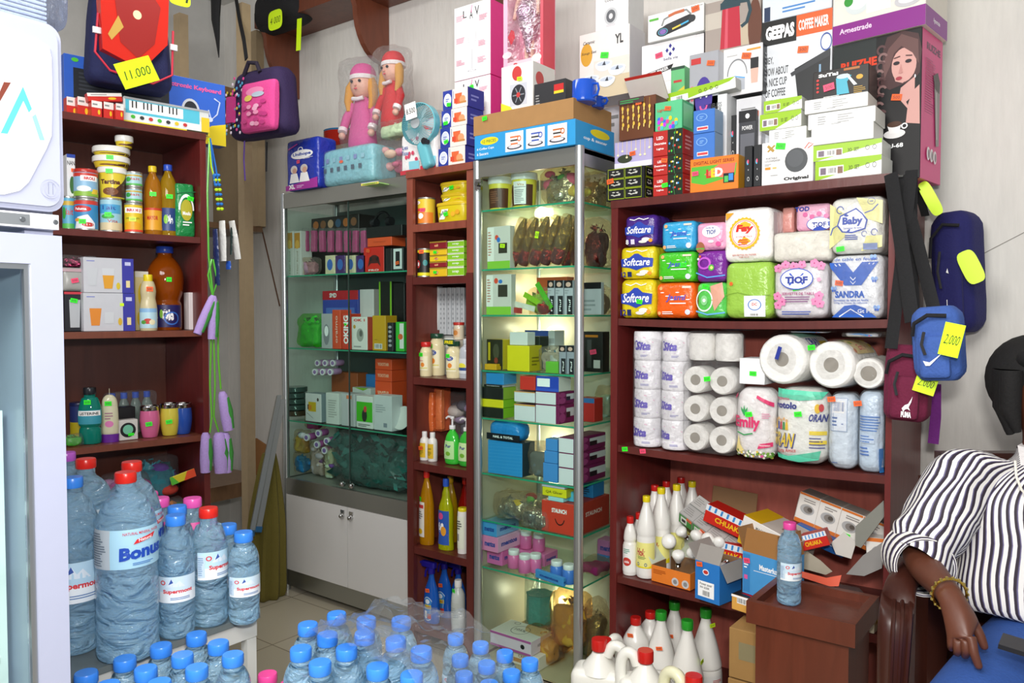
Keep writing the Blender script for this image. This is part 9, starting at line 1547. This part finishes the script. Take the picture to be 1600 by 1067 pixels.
# ============================================================ armchair and seated person
def pd(px,py,d): r = ray(px,py); return Vector((0,0,CH))+r*d
def loft(mb,rings,mat,seg=28,cap=True,uvs=None):
    """rings: centre, half-width vector, half-depth vector"""
    vs = []; n = len(rings)
    for c,a,b in rings:
        for i in range(seg):
            t = 2*PI*i/seg; vs.append(c+a*math.cos(t)+b*math.sin(t))
    fs = [(j*seg+i,j*seg+(i+1) % seg,(j+1)*seg+(i+1) % seg,(j+1)*seg+i) for j in range(n-1) for i in range(seg)]
    if cap: fs += [tuple(range(seg))[::-1],tuple((n-1)*seg+i for i in range(seg))]
    mb.add(vs,fs,mat,True); return seg,n
def stripes(name,ax,freq):
    m = bpy.data.materials.new(name); m.use_nodes = True; nt = m.node_tree; N = nt.nodes; L = nt.links; b = N['Principled BSDF']; b.inputs['Roughness'].default_value = .7
    uv = N.new('ShaderNodeUVMap'); uv.uv_map = 'uv'; sp = N.new('ShaderNodeSeparateXYZ'); L.new(uv.outputs[0],sp.inputs[0]); mu = N.new('ShaderNodeMath'); mu.operation = 'MULTIPLY'; mu.inputs[1].default_value = freq; L.new(sp.outputs[ax],mu.inputs[0]); fr2 = N.new('ShaderNodeMath'); fr2.operation = 'FRACT'; L.new(mu.outputs[0],fr2.inputs[0])
    cr = N.new('ShaderNodeValToRGB'); cr.color_ramp.interpolation = 'CONSTANT'; e = cr.color_ramp.elements; e[0].color = hx('#e9e6e2'); e[1].position = .5; e[1].color = hx('#2c2130'); x = e.new(.86); x.color = hx('#6a6488'); L.new(fr2.outputs[0],cr.inputs[0]); L.new(cr.outputs[0],b.inputs['Base Color']); return m
def uvify(o,seg,n):
    me = o.data; ul = me.uv_layers.new(name='uv')
    for p in me.polygons:
        ii = [me.loops[l].vertex_index for l in p.loop_indices]; wrap = len(p.vertices) == 4 and max(i % seg for i in ii)-min(i % seg for i in ii) > seg/2
        for l in p.loop_indices:
            i = me.loops[l].vertex_index; u = i % seg; u = u+seg if wrap and u < seg/2 else u; ul.data[l].uv = (u/seg,(i//seg)/n)
def interp(R_,k):
    out = []
    for i in range(len(R_)-1):
        p = [R_[max(i-1,0)],R_[i],R_[i+1],R_[min(i+2,len(R_)-1)]]
        for j in range(k): t = j/k; out.append(tuple(.5*((2*p[1][e])+(-p[0][e]+p[2][e])*t+(2*p[0][e]-5*p[1][e]+4*p[2][e]-p[3][e])*t*t+(-p[0][e]+3*p[1][e]-3*p[2][e]+p[3][e])*t**3) for e in range(3)))
    out.append(R_[-1]); return out
ch = thing('armchair','dark brown wooden armchair with a scrolled arm that the person sits in','armchair',(-.15,1.75,0)); inv = -ch.location; CW = M('#3c1d16','wood')
R_ = Vector((math.cos(YAW),math.sin(YAW),0)); B_ = Vector((-math.sin(YAW),math.cos(YAW),0)); Z_ = Vector((0,0,1))
S0 = pd(1600,960,1.86); seat_z = .5
def armpath(dx):
    P = [(pd(1440,880,2.02)+R_*dx,.03),(pd(1424,890,1.9)+R_*dx,.032),(pd(1408,915,1.78)+R_*dx,.036),(pd(1400,960,1.72)+R_*dx,.036),(pd(1396,1030,1.71)+R_*dx,.034),(pd(1392,1120,1.72)+R_*dx,.03)]
    return interp([(p+inv,R_*r,(B_*.4+Z_*.9).normalized()*r*.8 if i < 3 else B_*r*.8) for i,(p,r) in enumerate(P)],5)
for dx in (0,.66):
    mb = MB(); loft(mb,armpath(dx),CW,16)
    for k_ in (-.5,.0,.5): mb.tube([c+a*k_-b*.9 for c,a,b in armpath(dx)[6:]],.005,CW,6)
    mb.obj('arm',ch); e = armpath(dx)[-1][0]; mb = MB(); mb.box(-.025,.025,-.03,.03,0,e.z+.01,CW); mb.obj('leg',ch,loc=(e.x,e.y,0),rz=YAW)
    mb = MB(); p_ = armpath(dx)[0][0]; mb.box(-.025,.025,-.03,.03,0,.98,CW); mb.obj('leg',ch,loc=(p_.x+.02,p_.y+.03,0),rz=YAW)
p_ = (armpath(0)[0][0]+armpath(.66)[0][0])/2; mb = MB(); mb.box(-.34,.34,-.02,.02,.86,1.04,CW); mb.box(-.33,.33,-.015,.015,.5,.86,CW); mb.obj('backrest',ch,loc=(p_.x+.03,p_.y+.08,0),rz=YAW)
mb = MB(); mb.box(-.28,.28,-.34,.06,seat_z-.07,seat_z,M('#4a2a22','cloth')); mb.obj('seat',ch,loc=(p_.x,p_.y,0),rz=YAW)
pe = thing('person','seated person in a black and white striped shirt and blue jeans, hand on thigh','person',(-.1,1.8,0)); inv = -pe.location
pel_ = Vector((p_.x,p_.y,0))+ch.location-B_*.12; pel_.z = seat_z+.12; cx_ = pd(1640,700,1.86);
J = {}; V = []; E = []; RR = []
def jt(n_,p,r,par=None): J[n_] = len(V); V.append(p); RR.append(r); (E.append((J[par],J[n_])) if par else None)
neck = pd(1632,722,1.87); chest = neck-Z_*.22;
jt('pelvis',pel_,.12); jt('waist',(pel_+chest)/2,.10,'pelvis'); jt('chest',chest,.12,'waist'); jt('neckb',neck,.055,'chest'); jt('neck',neck+Z_*.06-B_*.01,.05,'neckb'); jt('head',neck+Z_*.15-B_*.02,.082,'neck'); jt('crown',neck+Z_*.22-B_*.01,.07,'head')
sh = pd(1508,738,1.90); el = pd(1432,872,1.84); wr = pd(1487,932,1.64); jt('sh',sh,.05,'chest'); jt('el',el,.04,'sh'); jt('fa',el*.6+wr*.4,.038,'el'); jt('wr',wr,.026,'fa')
palm = pd(1500,968,1.60); jt('palm',palm,.036,'wr')
jt('shL',neck-Z_*.06+R_*.19,.05,'chest'); jt('elL',neck-Z_*.32+R_*.24-B_*.03,.04,'shL'); jt('wrL',neck-Z_*.42+R_*.08-B_*.25,.026,'elL'); jt('palmL',neck-Z_*.44+R_*.02-B_*.31,.03,'wrL')
FN = {'index': [(1517,992,1.575,.0115),(1521,1018,1.565,.0095),(1531,1046,1.56,.0075)],'middle': [(1508,1000,1.58,.0115),(1510,1018,1.575,.0095),(1507,1026,1.60,.008)],'ring': [(1497,1000,1.59,.011),(1497,1016,1.585,.009),(1495,1022,1.61,.0078)],'little': [(1487,994,1.6,.0098),(1486,1008,1.6,.008),(1486,1014,1.62,.007)],'thumb': [(1520,972,1.61,.012),(1532,994,1.60,.010),(1540,1016,1.595,.0078)]}
for f_,ps in FN.items():
    par = 'palm'
    for i,(a,b,d,r) in enumerate(ps): jt(f_+str(i),pd(a,b,d),r,par); par = f_+str(i)
for f_,ang in (('i',-.03),('m',-.01),('r',.01),('l',.03)): b0 = V[J['palmL']]; jt('L'+f_+'0',b0-B_*.05+R_*ang-Z_*.01,.01,'palmL'); jt('L'+f_+'1',b0-B_*.075+R_*ang*1.2-Z_*.035,.008,'L'+f_+'0')
jt('Lt0',V[J['palmL']]-R_*.045-B_*.02,.011,'palmL'); jt('Lt1',V[J['palmL']]-R_*.06-B_*.045-Z_*.01,.008,'Lt0')
for s_,nm,kx in ((-1,'R',pd(1466,1075,1.44)),(1,'L',pd(1466,1075,1.44)+R_*.26)):
    hip = pel_+R_*s_*.09-Z_*.02; kx = Vector((kx.x,kx.y,seat_z+.08)); jt('hip'+nm,hip,.085,'pelvis'); jt('kn'+nm,kx,.06,'hip'+nm); an = Vector((kx.x,kx.y,.09))-B_*.02; jt('an'+nm,an,.035,'kn'+nm); jt('toe'+nm,an-B_*.16-Z_*.05,.03,'an'+nm)
me = bpy.data.meshes.new('body'); me.from_pydata([v+inv for v in V],E,[]); o = bpy.data.objects.new('body',me); COL.objects.link(o); o.parent = pe; sk = o.modifiers.new('skin','SKIN'); sk.use_smooth_shade = True
for i,sv in enumerate(me.skin_vertices[0].data): sv.radius = (RR[i],RR[i]); sv.use_root = i == 0
ss = o.modifiers.new('sub','SUBSURF'); ss.levels = ss.render_levels = 2; me.materials.append(M('#5e3424','skin'))
SHM = stripes('striped_shirt',0,62); SHS = stripes('striped_sleeve',0,28); SHC = stripes('striped_cuff',1,6)
def wob(rings,seed,amp):
    return [(c+Vector(noise.noise_vector(c*9+Vector((seed,0,0))))*amp,a,b) for c,a,b in rings]
mb = MB(); T_ = interp([(pel_-Z_*.06-B_*.02+inv,R_*.205,B_*.15),(pel_+Z_*.08-B_*.02+inv,R_*.2,B_*.15),(chest-Z_*.12-B_*.01+inv,R_*.195,B_*.14),(chest+inv,R_*.2,B_*.135),(neck-Z_*.09+inv,R_*.195,B_*.12),(neck-Z_*.035+inv,R_*.15,B_*.095),(neck+Z_*.0+inv,R_*.075,B_*.07),(neck+Z_*.03+inv,R_*.062,B_*.06)],6); sg,n = loft(mb,T_,SHM,56,False)
mb.v = [tuple(Vector(v)+Vector(noise.noise_vector(Vector(v)*11))*.012) for v in mb.v]; o = mb.obj('shirt',pe); uvify(o,sg,n)
mb = MB(); ax = (el-sh).normalized(); s1 = ax.cross(B_).normalized(); s2 = ax.cross(s1); S_ = interp([(sh+R_*.06+Z_*.02+inv,s1*.05,s2*.07),(sh+inv,s1*.075,s2*.078),(sh+(el-sh)*.5+inv,s1*.078,s2*.08),(sh+(el-sh)*.85+inv,s1*.074,s2*.074),(el+(wr-el)*.12+inv,s1*.07,s2*.066)],6); sg,n = loft(mb,S_,SHS,40,False); mb.v = [tuple(Vector(v)+Vector(noise.noise_vector(Vector(v)*17))*.014) for v in mb.v]; o = mb.obj('sleeve',pe); uvify(o,sg,n)
a1,a2 = V[J['shL']],V[J['elL']]; ax = (a2-a1).normalized(); s1 = ax.cross(B_).normalized(); s2 = ax.cross(s1); mb = MB(); sg,n = loft(mb,interp([(a1-R_*.06+Z_*.02+inv,s1*.05,s2*.06),(a1+inv,s1*.075,s2*.078),(a1+(a2-a1)*.5+inv,s1*.076,s2*.078),(a2+ax*.02+inv,s1*.072,s2*.072)],6),SHS,40,False); o = mb.obj('sleeve',pe); uvify(o,sg,n)
mb = MB(); ax = (wr-el).normalized(); s1 = ax.cross(B_).normalized(); s2 = ax.cross(s1); c0 = el+(wr-el)*.02+inv; S_ = interp([(c0-ax*.03,s1*.074,s2*.07),(c0+ax*.01,s1*.076,s2*.07),(c0+ax*.05,s1*.072,s2*.068),(c0+ax*.052,s1*.064,s2*.06)],4); sg,n = loft(mb,S_,SHC,32,False); o = mb.obj('cuff',pe); uvify(o,sg,n)
mb = MB(); a = neck-Z_*.0+inv
for s_ in (-1,1): P = [a+B_*.05+Z_*.05,a+R_*s_*.065+Z_*.04,a+R_*s_*.085-B_*.05-Z_*.02,a+R_*s_*.075-B_*.115-Z_*.10,a+R_*s_*.02-B_*.085-Z_*.05,a+R_*s_*.045-B_*.03+Z_*.035]; mb.add(P,[(0,1,5),(1,2,5),(2,4,5),(2,3,4)],M('#dcd8d8','cloth'))
mb.obj('collar',pe)
DN = M('#2a529c','cloth'); mb = MB()
for nm in 'RL':
    h_,k_,a_ = (V[J[x+nm]]+inv for x in ('hip','kn','an')); ax = (k_-h_).normalized(); s1 = Z_; s2 = ax.cross(Z_).normalized(); loft(mb,interp([(h_-ax*.06,s1*.10,s2*.11),(h_+ax*.05,s1*.11,s2*.115),(h_+(k_-h_)*.55,s1*.105,s2*.105),(k_,s1*.078,s2*.078),(k_+ax*.05-Z_*.04,(s1+ax*.8)*.055,s2*.07),(k_-Z_*.16+ax*.02,ax*.064,s2*.062),(a_+Z_*.05,ax*.055,s2*.055)],6),DN,28)
o = mb.obj('jeans',pe)
mb = MB(); hc = neck+Z_*.16-B_*.0+inv; mb.ball(hc+Z_*.035+B_*.05,.098,M('#0c0a0b','cloth'),1.03,1.0,1.1,seg=28); mb.ball(hc+Z_*.085-B_*.03,.07,M('#0c0a0b','cloth'),1.15,1.0,.5,seg=20)
for k_ in range(34):
    t = PI*k_/33; r0 = hc+R_*(-.096*math.cos(t))+B_*(.10*math.sin(t)-.02)-Z_*.0; mb.tube([r0+Z_*.06,r0-Z_*.03,r0-Z_*(.085+.012*math.sin(k_*5))+R_*.018*math.cos(t)],[.024,.022,.008],M('#0c0a0b','cloth'),12)
mb.obj('hair',pe)
mb = MB(); fc = hc-B_*.108-Z_*.01
for s_ in (-1,1): mb.ball(fc+R_*s_*.032+Z_*.012+B_*.014,.011,M('#e8e4e0','gloss'),1.2,.6,.7,seg=10); mb.ball(fc+R_*s_*.032+Z_*.012+B_*.008,.0055,M('#1a0e0a','gloss'),seg=8)
mb.ball(fc-Z_*.018,.014,M('#5e3424','skin'),.9,1,1.3,seg=12); mb.ball(fc-Z_*.05+B_*.014,.018,M('#6e3430','skin'),1.3,.6,.5,seg=12); mb.obj('face',pe)
mb = MB(); ax = (wr-el).normalized(); s1 = ax.cross(B_).normalized(); s2 = ax.cross(s1); c0 = wr-ax*.012+inv
mb.tube([c0+(s1*math.cos(t)+s2*math.sin(t))*.0335 for t in [2*PI*i/24 for i in range(25)]],.0028,M('#d8b850','chrome'),6); [mb.ball(c0+(s1*math.cos(t)+s2*math.sin(t))*.035,.0045,M('#d8c070','chrome'),seg=6) for t in [2*PI*i/18 for i in range(18)]]; mb.obj('bracelet',pe)
mb = MB(); P = [(1586,720,1.76),(1588,745,1.745),(1596,765,1.74),(1612,782,1.735),(1640,788,1.735)]; mb.tube([pd(*a_)+inv for a_ in P],.0028,M('#e8e4d8','gloss'),6); mb.obj('necklace',pe)
mb = MB(); mb.box(-.035,.035,-.07,.07,0,.009,M('#15151a','ink')); o = mb.obj('phone',None,pd(1628,1024,1.53),YAW+.9,.1,0); tag(o,'black phone lying on the jeans at the right edge','phone')
# ============================================================ settle goods inside their compartments
bpy.context.view_layer.update()
UN = [(FB,BX0+.0275,BX1-.0175,BY-.02,BY+BD-.014,SH_B+[BT-.018],.026),(FB,TX0+.0145,TX1-.0145,TY,TY+TD-.024,[.1]+sorted(SH_T)+[TT-.02],.007),(FB,NX0+.0185,NX1-.0185,NY,NY+ND-.012,SH_N+[NT],.026),(FB,CX0+.0145,CX1-.028,CY,CY+CD-.022,[.57]+sorted(SH_C)+[CTp-.015],.007),(FL,-LW+.0235,-.0235,-.01,LD-.014,SH_L+[LT],.024)]
for o in [o for o in COL.objects if o.parent is None and o.get('category') and o.type in ('EMPTY','MESH')]:
    for fr,xa,xb,ya,yb_,lv,th in UN:
        P = [fr.Ri @ (m.matrix_world @ Vector(c)-fr.o) for m in [o]+list(o.children_recursive) if m.type == 'MESH' for c in m.bound_box]
        if not P: break
        lo = [min(p[i] for p in P) for i in range(3)]; hi = [max(p[i] for p in P) for i in range(3)]; c = [(a+b)/2 for a,b in zip(lo,hi)]
        if hi[0]-lo[0] > xb-xa or not (xa < c[0] < xb and ya < c[1] < yb_): continue
        L_ = sorted(lv); fl = [z for z in L_ if z < c[2]]; ce = [z for z in L_ if z > c[2]]
        if not fl or not ce: continue
        top = ce[0]-th-.002-(.009 if th == .026 and fr is FB and xa < -1.3 else 0); d = Vector((max(0,xa-lo[0])-max(0,hi[0]-xb),-max(0,hi[1]-yb_),0)); h = hi[2]-lo[2]
        if lo[2] < fl[-1]: d.z = fl[-1]+.0008-lo[2]
        if abs(d.x) < .09 and abs(d.y) < .06 and d.z < .03: o.location += fr.R @ d; lo[2] += d.z; hi[2] += d.z
        if 0 < hi[2]-top < .08 and abs(o.rotation_euler.x)+abs(o.rotation_euler.y) < .01: o.scale.z *= (top-lo[2])/h
        break
